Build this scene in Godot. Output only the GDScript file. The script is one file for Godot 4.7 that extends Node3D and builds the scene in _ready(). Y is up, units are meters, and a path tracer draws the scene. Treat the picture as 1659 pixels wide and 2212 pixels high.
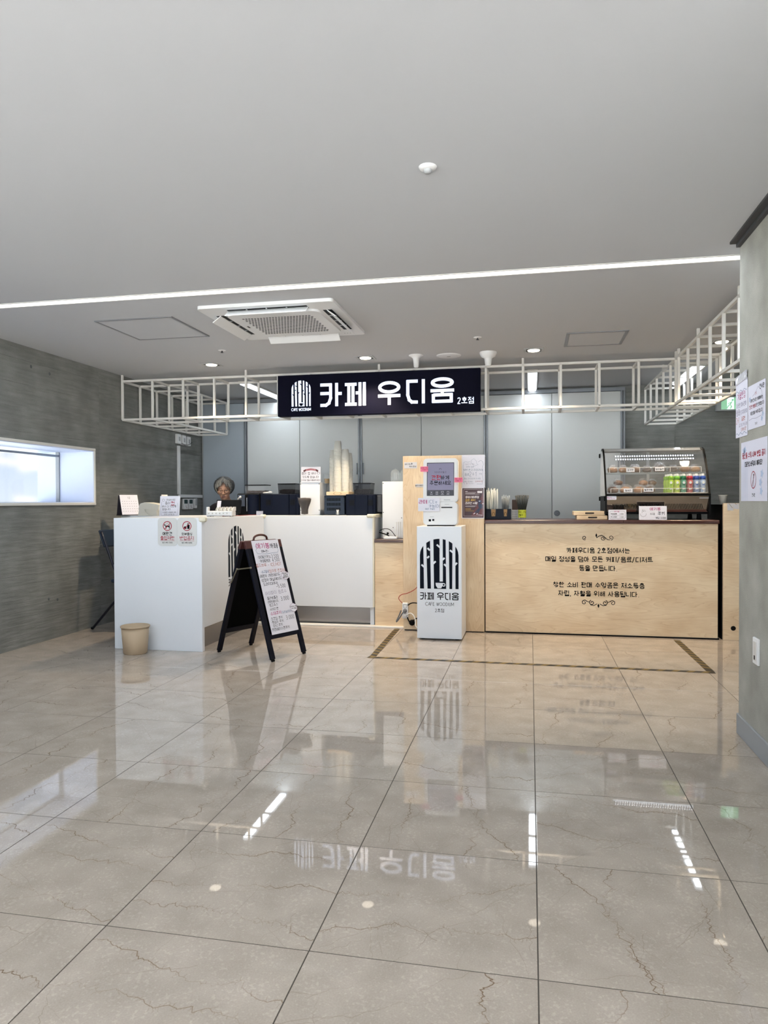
extends Node3D
# Cafe counter in a concrete lobby. Units are metres, y is up, the camera stands over the origin and looks towards -z.

const CEIL := 2.52
var M := {}
var taken := {}
var rng := RandomNumberGenerator.new()


func _ready() -> void:
	rng.seed = 20240611
	# camera
	var cam := Camera3D.new()
	cam.name = "camera"
	cam.fov = 70.72
	cam.near = 0.05
	cam.far = 400.0
	cam.transform = Transform3D(Basis.from_euler(Vector3(deg_to_rad(-0.793), deg_to_rad(11.472), deg_to_rad(-0.233))), Vector3(0, 1.2, 0))
	add_child(cam)
	cam.current = true
	# sky, exposure
	var env := Environment.new()
	env.background_mode = Environment.BG_SKY
	var sky := Sky.new()
	var pano := PanoramaSkyMaterial.new()
	pano.panorama = sky_picture()
	sky.sky_material = pano
	env.sky = sky
	env.background_energy_multiplier = 1.0
	env.tonemap_mode = Environment.TONE_MAPPER_LINEAR
	env.tonemap_exposure = 1.2
	env.sdfgi_enabled = true
	env.ssao_enabled = true
	env.ssil_enabled = true
	var we := WorldEnvironment.new()
	we.name = "environment"
	we.environment = env
	add_child(we)
	# sun, high behind the camera: it falls on the floor inside the glazed front, out of the picture
	var sun := DirectionalLight3D.new()
	sun.name = "sun"
	sun.light_color = Color(0.94, 0.97, 1.0)
	sun.light_energy = 22.0
	sun.light_angular_distance = 0.6
	sun.shadow_enabled = true
	sun.sky_mode = DirectionalLight3D.SKY_MODE_LIGHT_ONLY
	add_child(sun)
	sun.look_at_from_position(Vector3(3.0, 10.0, 8.5), Vector3.ZERO)
	materials()
	setting()
	ceiling_fittings()
	lattice()
	sign_board()
	left_counter()
	left_counter_items()
	machines()
	low_counter_items()
	tall_panel()
	kiosk()
	wood_counter()
	wood_counter_items()
	display_case()
	side_cabinet()
	floor_things()
	wall_things()
	worker()


# ---------------------------------------------------------------- geometry helpers
class B:
	var st := SurfaceTool.new()
	var n := 0
	var lift := 0   # strokes that cross lie a hair apart

	func _init(smooth := false) -> void:
		st.begin(Mesh.PRIMITIVE_TRIANGLES)
		st.set_smooth_group(0 if smooth else -1)

	func smooth(on: bool) -> B:
		st.set_smooth_group(0 if on else -1)
		return self

	func v(p: Vector3, uv := Vector2.ZERO) -> void:
		st.set_uv(uv)
		st.add_vertex(p)
		n += 1

	# corners counter-clockwise as seen from outside
	func tri(a: Vector3, b: Vector3, c: Vector3) -> void:
		v(a); v(c); v(b)

	func quad(a: Vector3, b: Vector3, c: Vector3, d: Vector3) -> void:
		tri(a, b, c); tri(a, c, d)

	func quad_uv(a: Vector3, b: Vector3, c: Vector3, d: Vector3, ua: Vector2, ub: Vector2, uc: Vector2, ud: Vector2) -> void:
		v(a, ua); v(c, uc); v(b, ub); v(a, ua); v(d, ud); v(c, uc)

	# a box with chamfered edges
	func box(c: Vector3, s: Vector3, e := 0.0, bas := Basis.IDENTITY) -> B:
		var h := s * 0.5
		e = minf(e, minf(h.x, minf(h.y, h.z)) * 0.9)
		var dirs := [Vector3(1, 0, 0), Vector3(0, 1, 0), Vector3(0, 0, 1)]
		var P := func(sx: float, sy: float, sz: float, ax: int) -> Vector3:
			var q := Vector3(sx * (h.x - (0.0 if ax == 0 else e)), sy * (h.y - (0.0 if ax == 1 else e)), sz * (h.z - (0.0 if ax == 2 else e)))
			return c + bas * q
		for ax in 3:
			for sg in [-1.0, 1.0]:
				var q := []
				for k in [[-1.0, -1.0], [1.0, -1.0], [1.0, 1.0], [-1.0, 1.0]]:
					var w := [0.0, 0.0, 0.0]
					w[ax] = sg
					w[(ax + 1) % 3] = k[0]
					w[(ax + 2) % 3] = k[1]
					q.append(P.call(w[0], w[1], w[2], ax))
				if sg > 0: quad(q[0], q[1], q[2], q[3])
				else: quad(q[3], q[2], q[1], q[0])
		if e <= 0.0:
			return self
		for ax in 3:
			var b1 := (ax + 1) % 3
			var b2 := (ax + 2) % 3
			for s1 in [-1.0, 1.0]:
				for s2 in [-1.0, 1.0]:
					var w0 := [0.0, 0.0, 0.0]
					var w1 := [0.0, 0.0, 0.0]
					w0[ax] = -1.0; w1[ax] = 1.0
					w0[b1] = s1; w1[b1] = s1
					w0[b2] = s2; w1[b2] = s2
					var a: Vector3 = P.call(w0[0], w0[1], w0[2], b1)
					var b: Vector3 = P.call(w1[0], w1[1], w1[2], b1)
					var cc: Vector3 = P.call(w1[0], w1[1], w1[2], b2)
					var d: Vector3 = P.call(w0[0], w0[1], w0[2], b2)
					if s1 * s2 < 0: quad(a, b, cc, d)
					else: quad(d, cc, b, a)
		for sx in [-1.0, 1.0]:
			for sy in [-1.0, 1.0]:
				for sz in [-1.0, 1.0]:
					var a: Vector3 = P.call(sx, sy, sz, 0)
					var b: Vector3 = P.call(sx, sy, sz, 1)
					var d: Vector3 = P.call(sx, sy, sz, 2)
					if sx * sy * sz > 0: tri(a, b, d)
					else: tri(a, d, b)
		return self

	func span(a: Vector3, b: Vector3, e := 0.0) -> B:
		return box((a + b) * 0.5, (b - a).abs(), e)

	# profile: Vector2(radius, height) from bottom to top, turned about y
	func lathe(c: Vector3, prof: Array, seg := 24, bas := Basis.IDENTITY, from := 0.0, to := TAU) -> B:
		for i in prof.size() - 1:
			var p: Vector2 = prof[i]
			var q: Vector2 = prof[i + 1]
			for k in seg:
				var t0 := from + (to - from) * k / seg
				var t1 := from + (to - from) * (k + 1) / seg
				var d0 := Vector3(cos(t0), 0, -sin(t0))
				var d1 := Vector3(cos(t1), 0, -sin(t1))
				var a := c + bas * (d0 * p.x + Vector3(0, p.y, 0))
				var b := c + bas * (d1 * p.x + Vector3(0, p.y, 0))
				var e := c + bas * (d1 * q.x + Vector3(0, q.y, 0))
				var f := c + bas * (d0 * q.x + Vector3(0, q.y, 0))
				if p.x > 1e-6: tri(a, b, e)
				if q.x > 1e-6: tri(a, e, f)
		return self

	func tube(pts: Array, r: float, seg := 8, caps := true) -> B:
		var rings := []
		var up := Vector3.UP
		for i in pts.size():
			var t: Vector3
			if i == 0: t = pts[1] - pts[0]
			elif i == pts.size() - 1: t = pts[i] - pts[i - 1]
			else: t = (pts[i + 1] - pts[i]).normalized() + (pts[i] - pts[i - 1]).normalized()
			t = t.normalized()
			if absf(t.dot(up)) > 0.95: up = Vector3.RIGHT if absf(t.x) < 0.9 else Vector3.FORWARD
			var s := t.cross(up).normalized()
			var w := s.cross(t).normalized()
			up = w
			var ring := []
			for k in seg:
				var a := TAU * k / seg
				ring.append(pts[i] + (s * cos(a) + w * sin(a)) * r)
			rings.append(ring)
		for i in rings.size() - 1:
			for k in seg:
				var m := (k + 1) % seg
				quad(rings[i][k], rings[i + 1][k], rings[i + 1][m], rings[i][m])
		if caps:
			for k in range(1, seg - 1):
				tri(rings[0][0], rings[0][k], rings[0][k + 1])
				var l: Array = rings[-1]
				tri(l[0], l[k + 1], l[k])
		return self

	func bar(a: Vector3, b: Vector3, w: float, d: float, side := Vector3.UP, e := 0.0) -> B:
		var y := (b - a).normalized()
		var x := side.cross(y)
		if x.length() < 1e-4: x = Vector3.RIGHT.cross(y)
		x = x.normalized()
		var z := x.cross(y).normalized()
		return box((a + b) * 0.5, Vector3(w, a.distance_to(b), d), e, Basis(x, y, z))

	func ball(c: Vector3, r: Vector3, seg := 16, rings := 10, bas := Basis.IDENTITY) -> B:
		var P := func(i: int, k: int) -> Vector3:
			var a := PI * i / rings
			var t := TAU * k / seg
			return c + bas * (Vector3(sin(a) * cos(t), -cos(a), -sin(a) * sin(t)) * r)
		for i in rings:
			for k in seg:
				var a: Vector3 = P.call(i, k)
				var b: Vector3 = P.call(i, k + 1)
				var e: Vector3 = P.call(i + 1, k + 1)
				var f: Vector3 = P.call(i + 1, k)
				if i > 0: tri(a, b, e)
				if i < rings - 1: tri(a, e, f)
		return self

	# a polygon (counter-clockwise) in the plane of xf, extruded by depth along its +z
	func prism(poly: PackedVector2Array, depth: float, xf := Transform3D.IDENTITY, flat := false) -> B:
		var area := 0.0
		for i in poly.size():
			area += poly[i].cross(poly[(i + 1) % poly.size()])
		if area < 0: poly.reverse()
		var ids := Geometry2D.triangulate_polygon(poly)
		for i in range(0, ids.size(), 3):
			var a := poly[ids[i]]
			var b := poly[ids[i + 1]]
			var c := poly[ids[i + 2]]
			if (b - a).cross(c - a) < 0:
				var s := b
				b = c
				c = s
			tri(xf * Vector3(a.x, a.y, depth), xf * Vector3(b.x, b.y, depth), xf * Vector3(c.x, c.y, depth))
			if not flat:
				tri(xf * Vector3(a.x, a.y, 0), xf * Vector3(c.x, c.y, 0), xf * Vector3(b.x, b.y, 0))
		if not flat:
			for i in poly.size():
				var a := poly[i]
				var b := poly[(i + 1) % poly.size()]
				quad(xf * Vector3(a.x, a.y, 0), xf * Vector3(b.x, b.y, 0), xf * Vector3(b.x, b.y, depth), xf * Vector3(a.x, a.y, depth))
		return self

	# a printed or painted stroke along a polyline in the plane of xf
	func stroke(pl: Array, w: float, xf: Transform3D, closed := false, z := 0.0) -> B:
		var cnt := pl.size() if closed else pl.size() - 1
		for i in cnt:
			var a: Vector2 = pl[i]
			var b: Vector2 = pl[(i + 1) % pl.size()]
			if a.distance_to(b) < 1e-7: continue
			var t := (b - a).normalized() * w * 0.5
			var s := t.orthogonal()
			var e0 := 0.0 if (i == 0 and not closed) else 0.8
			var e1 := 0.0 if (i == cnt - 1 and not closed) else 0.8
			a -= t * e0
			b += t * e1
			var q := [a + s, b + s, b - s, a - s]
			lift = (lift + 1) % 40
			var h := z + lift * 1e-5
			quad(xf * Vector3(q[0].x, q[0].y, h), xf * Vector3(q[1].x, q[1].y, h), xf * Vector3(q[2].x, q[2].y, h), xf * Vector3(q[3].x, q[3].y, h))
		return self

	func mesh() -> ArrayMesh:
		st.index()
		st.generate_normals()
		return st.commit()


func rrect(w: float, h: float, r: float, c := Vector2.ZERO, seg := 5) -> PackedVector2Array:
	var p := PackedVector2Array()
	for q in 4:
		var cc := c + Vector2((w * 0.5 - r) * [1, -1, -1, 1][q], (h * 0.5 - r) * [1, 1, -1, -1][q])
		for k in seg + 1:
			var a := PI * 0.5 * (q + float(k) / seg)
			p.append(cc + Vector2(cos(a), sin(a)) * r)
	return p


func circle(c: Vector2, rx: float, ry: float, seg := 20) -> Array:
	var p := []
	for k in seg:
		p.append(c + Vector2(cos(TAU * k / seg) * rx, sin(TAU * k / seg) * ry))
	return p


# a smooth path through the given points
func bend(p: Array, n := 4) -> Array:
	var out := []
	for i in p.size() - 1:
		var a: Vector3 = p[maxi(i - 1, 0)]
		var b: Vector3 = p[i]
		var c: Vector3 = p[i + 1]
		var d: Vector3 = p[mini(i + 2, p.size() - 1)]
		for k in n:
			out.append(b.cubic_interpolate(c, a, d, float(k) / n))
	out.append(p[-1])
	return out


# ---------------------------------------------------------------- scene tree helpers
func numbered(n: String) -> String:
	taken[n] = taken.get(n, -1) + 1
	return n if taken[n] == 0 else "%s_%03d" % [n, taken[n]]


func tag(o: Node3D, label := "", category := "", group := "", kind := "") -> Node3D:
	if label: o.set_meta("label", label)
	if category: o.set_meta("category", category)
	if group: o.set_meta("group", group)
	if kind: o.set_meta("kind", kind)
	return o


func thing(called: String, label: String, category: String, at := Vector3.ZERO, turn := 0.0, group := "") -> Node3D:
	var o := Node3D.new()
	o.name = numbered(called)
	add_child(o)
	o.position = at
	o.rotation.y = turn
	return tag(o, label, category, group)


func part(called: String, b: B, m: Material, parent: Node3D) -> MeshInstance3D:
	var o := MeshInstance3D.new()
	o.name = called
	o.mesh = b.mesh()
	o.material_override = m
	parent.add_child(o, true)
	return o


func single(called: String, b: B, m: Material, label: String, category: String, at := Vector3.ZERO, turn := 0.0, group := "") -> MeshInstance3D:
	var o := MeshInstance3D.new()
	o.name = numbered(called)
	o.mesh = b.mesh()
	o.material_override = m
	add_child(o)
	o.position = at
	o.rotation.y = turn
	tag(o, label, category, group)
	return o


func struct(called: String, b: B, m: Material, label: String) -> MeshInstance3D:
	var o := single(called, b, m, label, "")
	o.set_meta("kind", "structure")
	return o


func copy(o: Node3D, label: String, at: Vector3, turn := 0.0, called := "") -> Node3D:
	var c: Node3D = o.duplicate()
	c.name = numbered(called if called else String(o.name).rstrip("0123456789").rstrip("_"))
	add_child(c)
	c.position = at
	c.rotation.y = turn
	c.set_meta("label", label)
	return c


func mat(key: String, c: Color, rough := 0.6, metal := 0.0, spec := 0.5) -> StandardMaterial3D:
	if M.has(key): return M[key]
	var m := StandardMaterial3D.new()
	m.resource_name = key
	m.albedo_color = c
	m.roughness = rough
	m.metallic = metal
	m.metallic_specular = spec
	M[key] = m
	return m


func hexmat(hex: String, rough := 0.6) -> StandardMaterial3D:
	return mat("c" + hex + str(rough), Color(hex), rough)


func glow(key: String, c: Color, e: float) -> StandardMaterial3D:
	var m := mat(key, Color(0.9, 0.9, 0.9), 0.5)
	m.emission_enabled = true
	m.emission = c
	m.emission_energy_multiplier = e
	return m


func clear(key: String, c: Color, a: float, rough := 0.05) -> StandardMaterial3D:
	var m := mat(key, Color(c, a), rough)
	m.transparency = BaseMaterial3D.TRANSPARENCY_ALPHA
	return m


# ---------------------------------------------------------------- lettering: every glyph is a set of pen strokes
const CHO := "ㄱㄲㄴㄷㄸㄹㅁㅂㅃㅅㅆㅇㅈㅉㅊㅋㅌㅍㅎ"
const JUNG := "ㅏㅐㅑㅒㅓㅔㅕㅖㅗㅘㅙㅚㅛㅜㅝㅞㅟㅠㅡㅢㅣ"
const JONG := ["", "ㄱ", "ㄱㄱ", "ㄱㅅ", "ㄴ", "ㄴㅈ", "ㄴㅎ", "ㄷ", "ㄹ", "ㄹㄱ", "ㄹㅁ", "ㄹㅂ", "ㄹㅅ", "ㄹㅌ", "ㄹㅍ", "ㄹㅎ", "ㅁ", "ㅂ", "ㅂㅅ", "ㅅ", "ㅅㅅ", "ㅇ", "ㅈ", "ㅊ", "ㅋ", "ㅌ", "ㅍ", "ㅎ"]
const TWIN := {"ㄲ": "ㄱㄱ", "ㄸ": "ㄷㄷ", "ㅃ": "ㅂㅂ", "ㅆ": "ㅅㅅ", "ㅉ": "ㅈㅈ"}
const MIXED := {"ㅘ": "ㅗㅏ", "ㅙ": "ㅗㅐ", "ㅚ": "ㅗㅣ", "ㅝ": "ㅜㅓ", "ㅞ": "ㅜㅔ", "ㅟ": "ㅜㅣ", "ㅢ": "ㅡㅣ"}
# strokes are «x y x y ...» in tenths, split by «,»; «o» is a ring filling the cell given by its centre and radii
const PEN := {
	"ㄱ": "0 9 10 9 9 5 7 2 3 0", "ㄴ": "0 10 0 1 10 1", "ㄷ": "10 10 0 10 0 0 10 0", "ㄹ": "0 10 10 10 10 5 0 5 0 0 10 0", "ㅁ": "0 10 10 10 10 0 0 0 0 10.5",
	"ㅂ": "0 10 0 0 10 0 10 10,0 5 10 5", "ㅅ": "5 10 4.5 6 0 0,4.8 6 10 0", "ㅇ": "o 5 5 5 5", "ㅈ": "0 10 10 10,5.2 10 4.5 5.5 0 0,4.8 5.5 10 0", "ㅊ": "3.5 10.5 6.5 10.5,0 7.5 10 7.5,5.2 7.5 4.5 4.5 0 0,4.8 4.5 10 0",
	"ㅋ": "0 9.5 10 9.5 9 5 7 2 3 0,0 5.5 9 5.8", "ㅌ": "10 10 0 10 0 0 10 0,0 5 9 5", "ㅍ": "0 10 10 10,0 0 10 0,3 10 3 0,7 10 7 0", "ㅎ": "3.5 10.5 6.5 10.5,0 7.5 10 7.5,o 5 2.7 3.6 2.7",
	"ㅏ": "3 10 3 0,3 5.2 10 5.2", "ㅐ": "1.5 9.7 1.5 0.3,1.5 5.2 8 5.2,8 10 8 0", "ㅑ": "3 10 3 0,3 6.6 10 6.6,3 3.8 10 3.8", "ㅒ": "1.5 9.7 1.5 0.3,1.5 6.6 8 6.6,1.5 3.8 8 3.8,8 10 8 0",
	"ㅓ": "7.5 10 7.5 0,0 5.2 7.5 5.2", "ㅔ": "4.5 9.7 4.5 0.3,-1 5.2 4.5 5.2,9.5 10 9.5 0", "ㅕ": "7.5 10 7.5 0,0 6.6 7.5 6.6,0 3.8 7.5 3.8", "ㅖ": "4.5 9.7 4.5 0.3,-1 6.6 4.5 6.6,-1 3.8 4.5 3.8,9.5 10 9.5 0", "ㅣ": "7 10 7 0",
	"ㅗ": "5 10 5 2,0 2 10 2", "ㅛ": "3 10 3 2,7 10 7 2,0 2 10 2", "ㅜ": "0 8 10 8,5 8 5 0", "ㅠ": "0 8 10 8,3 8 3 0,7 8 7 0", "ㅡ": "0 5 10 5",
	"0": "o 5 5 4 5", "1": "2 8 5 10 5 0", "2": "1 8 2.5 9.8 6 10 8.5 8.5 8.3 6.5 1 0 9 0", "3": "1 9.5 5 10 8 8.5 7.5 6 4 5.3 7.5 4.6 8.8 2.3 6 0.2 3 0 0.8 1.2", "4": "6.5 0 6.5 10 0.5 3 9.5 3", "5": "8 10 2 10 1.5 5.5 5 6 8 4.8 8.5 2.5 6.5 0.3 3.5 0 1 1",
	"6": "7 10 3 7 1.5 3.5 3 0.4 6.5 0.2 8.5 2.5 7 5 4 5.2 1.8 3.5", "7": "1 10 9 10 4 0", "8": "o 5 7.4 3 2.5,o 5 2.5 4 2.5", "9": "8.5 7 6.5 4.6 3 5 1.5 7.2 3.5 9.8 6.8 9.8 8.5 7 8 3 5 0",
	"A": "0 0 5 10 10 0,2 3.5 8 3.5", "C": "9.5 8.5 7 10 4 10 1 7.5 0.7 5 1 2.5 4 0 7 0 9.5 1.5", "F": "1 0 1 10 8.5 10,1 5.2 7.5 5.2", "E": "9 10 1 10 1 0 9 0,1 5.2 8 5.2", "W": "0 10 2.6 0 5 9 7.4 0 10 10", "O": "o 5 5 5 5", "D": "1 0 1 10 5 10 8.5 8 9.3 5 8.5 2 5 0 1 0", "I": "5 0 5 10", "U": "1 10 1 3 3 0.3 5 0 7 0.3 9 3 9 10", "M": "0.5 0 0.5 10 5 2 9.5 10 9.5 0", "H": "1 0 1 10,9 0 9 10,1 5 9 5", "T": "0 10 10 10,5 10 5 0", "X": "0 10 10 0,0 0 10 10", "N": "1 0 1 10 9 0 9 10",
	"G": "9.5 8.5 7 10 4 10 1 7.5 0.7 5 1 2.5 4 0 7.5 0 9.3 1.5 9.3 4.5 6 4.5", "S": "9 8.8 6.5 10 3.5 10 1.2 8 3 5.8 7 4.6 8.8 2.4 6.5 0 3.5 0 0.8 1.4", "P": "1 0 1 10 6 10 8.5 8.5 8.5 6 6 4.6 1 4.6", "R": "1 0 1 10 6 10 8.5 8.5 8.5 6 6 4.8 1 4.8,5 4.8 9 0",
	".": "4 0 4 0.9", ",": "4.5 1 3 -1.5", "/": "0 -1 7 11", "-": "1 4.5 9 4.5", "+": "1 5 9 5,5 1 5 9", "(": "7 11 4 8 4 2 7 -1", ")": "3 11 6 8 6 2 3 -1", "!": "5 10 5 3,5 1 5 0", "*": "4 4.6 4 5.6", ":": "4 2 4 3,4 6 4 7", "~": "0 4 2.5 6 6 4 9 6",
}
var pen_cache := {}


func pen(key: String) -> Array:
	if pen_cache.has(key): return pen_cache[key]
	var out := []
	for piece in String(PEN.get(key, "")).split(",", false):
		var w := piece.split(" ", false)
		var p := []
		if w[0] == "o":
			var c := Vector2(float(w[1]), float(w[2])) * 0.1
			p = circle(c, float(w[3]) * 0.1, float(w[4]) * 0.1, 16)
			p.append(p[0])
			p.append(p[1])
		else:
			for i in range(0, w.size() - 1, 2):
				p.append(Vector2(float(w[i]), float(w[i + 1])) * 0.1)
		out.append(p)
	pen_cache[key] = out
	return out


func put_jamo(out: Array, key: String, r: Rect2) -> void:
	if TWIN.has(key): key = TWIN[key]
	var n := key.length()
	for i in n:
		var w := r.size.x / (n + 0.25 * (n - 1))
		var x := r.position.x + i * w * 1.25
		for p in pen(key[i]):
			var q := []
			for v in p:
				q.append(Vector2(x + v.x * w, r.position.y + v.y * r.size.y))
			out.append(q)


# strokes of one character in a cell one unit high, and the width it takes
func glyph(ch: String) -> Array:
	var u := ch.unicode_at(0)
	var out := []
	if u >= 0xAC00 and u <= 0xD7A3:
		var k := u - 0xAC00
		var cho := CHO[k / 588]
		var jung := JUNG[(k % 588) / 28]
		var jong: String = JONG[k % 28]
		var hv: String = MIXED.get(jung, jung)
		var wide := hv[0] in "ㅗㅛㅜㅠㅡ"
		var low := 0.40 if jong else 0.0
		if hv.length() == 2:
			put_jamo(out, cho, Rect2(0.08, 0.62 if jong else 0.52, 0.46, 0.33 if jong else 0.42))
			put_jamo(out, hv[0], Rect2(0.0, low + 0.02 if jong else 0.08, 0.62, 0.18 if jong else 0.34))
			put_jamo(out, hv[1], Rect2(0.68, low - 0.02, 0.26, 1.0 - low))
		elif wide:
			put_jamo(out, cho, Rect2(0.16, 0.66 if jong else 0.5, 0.64, 0.3 if jong else 0.45))
			put_jamo(out, hv, Rect2(0.0, 0.40 if jong else 0.04, 0.96, 0.2 if jong else 0.36))
		else:
			var two := jung in "ㅐㅔㅒㅖ"
			put_jamo(out, cho, Rect2(0.03, 0.48 if jong else 0.12, 0.42 if two else 0.48, 0.46 if jong else 0.76))
			put_jamo(out, hv, Rect2(0.56 if two else 0.6, low, 0.36 if two else 0.34, 1.0 - low))
		if jong:
			put_jamo(out, jong, Rect2(0.2, 0.0, 0.66, 0.29))
		return [out, 1.06]
	if ch == " ": return [out, 0.42]
	var w := 0.62
	if ch in ".,!:*": w = 0.3
	elif ch in "IJ": w = 0.32
	elif ch in "WMOC": w = 0.86
	elif ch in "()": w = 0.4
	var narrow := 1.0 if ch in ".,!:*" else 0.82
	if ch == "I": narrow = 1.0
	for p in pen(ch):
		var q := []
		for v in p:
			q.append(Vector2(v.x * w * narrow, v.y * (0.92)))
		out.append(q)
	return [out, w]


func text_width(s: String, h: float, gap := 0.0) -> float:
	var w := 0.0
	for i in s.length():
		w += (float(glyph(s[i])[1]) + gap) * h
	return w - (0.06 + gap) * h


# writes s centred (mid 0.5), left (0) or right (1) of at; hand > 0 is an unsteady hand
func write(b: B, s: String, at: Vector2, h: float, weight: float, xf: Transform3D, mid := 0.5, hand := 0.0, gap := 0.0, slant := 0.0) -> void:
	var x := at.x - text_width(s, h, gap) * mid
	for i in s.length():
		var g := glyph(s[i])
		var lift := rng.randf_range(-hand, hand) * h * 0.6 if hand > 0.0 else 0.0
		var tilt := rng.randf_range(-hand, hand) * 0.8 if hand > 0.0 else 0.0
		for p in g[0]:
			var q := []
			for v in p:
				var t: Vector2 = v * h
				t.x += t.y * (slant + tilt)
				if hand > 0.0: t += Vector2(rng.randf_range(-hand, hand), rng.randf_range(-hand, hand)) * h * 0.35
				q.append(Vector2(x, at.y + lift) + t)
			b.stroke(q, weight * h, xf)
		x += (float(g[1]) + gap) * h


# lines of the same writing: [text, x, y, height, weight, mid]
func lines(parent: Node3D, rows: Array, m: Material, z := 0.0006, hand := 0.0, called := "lettering", slant := 0.0, turn := 0.0) -> MeshInstance3D:
	var b := B.new()
	var xf := Transform3D(Basis.IDENTITY, Vector3(0, 0, z))
	for r in rows:
		var f := xf
		if turn != 0.0:
			f = Transform3D(Basis(Vector3(0, 0, 1), turn), Vector3(r[1], r[2], z))
			write(b, r[0], Vector2.ZERO, r[3], r[4], f, r[5], hand, 0.0, slant)
		else:
			write(b, r[0], Vector2(r[1], r[2]), r[3], r[4], f, r[5], hand, 0.0, slant)
	return part(called, b, m, parent)


# a paper with its centre at the node, facing its +z
func sheet(parent: Node3D, w: float, h: float, m: Material, thick := 0.0008, curl := 0.0) -> MeshInstance3D:
	var b := B.new()
	b.box(Vector3(0, 0, -thick * 0.5), Vector3(w, h, thick))
	return part("sheet", b, m, parent)


const GLYPH_KA := "0 9.3 4.8 9.3 4.8 3.5 4 1.4 2.6 0.5 0 0.5,0 5.6 4.8 5.6,7.6 10 7.6 0,7.6 5.4 10 5.4"
const GLYPH_PE := "0 9.2 5.7 9.2,0 0.7 5.7 0.7,1.9 9.2 1.9 0.7,3.9 9.2 3.9 0.7,5.2 5.5 7.2 5.5,7.3 10 7.3 0,9.4 10 9.4 0"
const GLYPH_U := "o 5 7.7 4.2 2,0 4 10 4,5 4 5 0"
const GLYPH_DI := "6.2 9.3 0.8 9.3 0.8 3.6 1.6 1.6 3 0.7 6.2 0.6,9.2 10 9.2 0"
const GLYPH_UM := "o 5 8.3 4.1 1.5,0 5 10 5,5 5 5 3.2,1.2 3.2 8.8 3.2 8.8 0.5 1.2 0.5 1.2 3.6"


# the five broad letters of the shop's name, each in a box [x, y, w, h]
func name_letters(b: B, boxes: Array, weight: float, xf: Transform3D) -> void:
	var shapes := [GLYPH_KA, GLYPH_PE, GLYPH_U, GLYPH_DI, GLYPH_UM]
	for k in 5:
		var r: Rect2 = boxes[k]
		for piece in String(shapes[k]).split(",", false):
			var w := piece.split(" ", false)
			var p := []
			if w[0] == "o":
				p = circle(Vector2(float(w[1]), float(w[2])) * 0.1, float(w[3]) * 0.1, float(w[4]) * 0.1, 28)
				p.append(p[0])
				p.append(p[1])
			else:
				for i in range(0, w.size() - 1, 2):
					p.append(Vector2(float(w[i]), float(w[i + 1])) * 0.1)
			var q := []
			for v in p:
				q.append(r.position + v * r.size)
			b.stroke(q, weight, xf)


# the tree-trunk emblem under an arch, one unit wide from x = -0.5, standing on y = 0; ink fills the gaps between the trunks
func emblem(ink: B, paper: B, s: float, xf: Transform3D) -> void:
	var top := func(x: float) -> float: return 0.86 + 0.43 * sqrt(maxf(0.0, 1.0 - x * x * 4.0))
	for w in [[-0.5, -0.41, -0.395, -0.5], [-0.333, -0.235, -0.215, -0.305], [-0.148, 0.012, 0.012, -0.135], [0.095, 0.17, 0.18, 0.095], [0.25, 0.345, 0.335, 0.265], [0.418, 0.5, 0.5, 0.42]]:
		var p := PackedVector2Array([Vector2(w[3], 0), Vector2(w[2], 0)])
		for k in 9:
			var x := lerpf(w[1], w[0], k / 8.0)
			p.append(Vector2(x, top.call(x)))
		for i in p.size(): p[i] *= s
		ink.prism(p, 0.0, xf, true)
	ink.prism(PackedVector2Array([Vector2(-0.02, 0) * s, Vector2(0.12, 0) * s, Vector2(0.12, 0.19) * s, Vector2(-0.02, 0.19) * s]), 0.0, xf.translated_local(Vector3(0, 0, 0.00005)), true)
	var f := xf.translated_local(Vector3(0, 0, 0.0003))
	for t in [[-0.38, 0.55, -0.46, 0.62], [-0.24, 0.99, -0.3, 1.05], [-0.31, 0.79, -0.26, 0.84], [-0.15, 0.65, -0.09, 0.71], [0.02, 1.07, -0.06, 1.14], [0.09, 0.75, 0.14, 0.8], [0.19, 0.58, 0.13, 0.64], [0.36, 0.94, 0.28, 1.0], [0.41, 0.62, 0.46, 0.68]]:
		paper.stroke([Vector2(t[0], t[1]) * s, Vector2(t[2], t[3]) * s], 0.045 * s, f)
	var cup := PackedVector2Array([Vector2(-0.095, 0.155), Vector2(-0.085, 0.08), Vector2(-0.04, 0.015), Vector2(0.05, 0.015), Vector2(0.085, 0.08), Vector2(0.1, 0.155)])
	for i in cup.size(): cup[i] *= s
	paper.prism(cup, 0.0, f.translated_local(Vector3(0, 0, 0.0005)), true)
	var ear := circle(Vector2(0.115, 0.105) * s, 0.035 * s, 0.035 * s, 12)
	paper.stroke(ear, 0.02 * s, f, true)


# ---------------------------------------------------------------- computed pictures and materials
func noise(s: int, f: float, oct := 4, kind := FastNoiseLite.TYPE_SIMPLEX_SMOOTH) -> FastNoiseLite:
	var n := FastNoiseLite.new()
	n.seed = s
	n.frequency = f
	n.noise_type = kind
	n.fractal_octaves = oct
	return n


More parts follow.
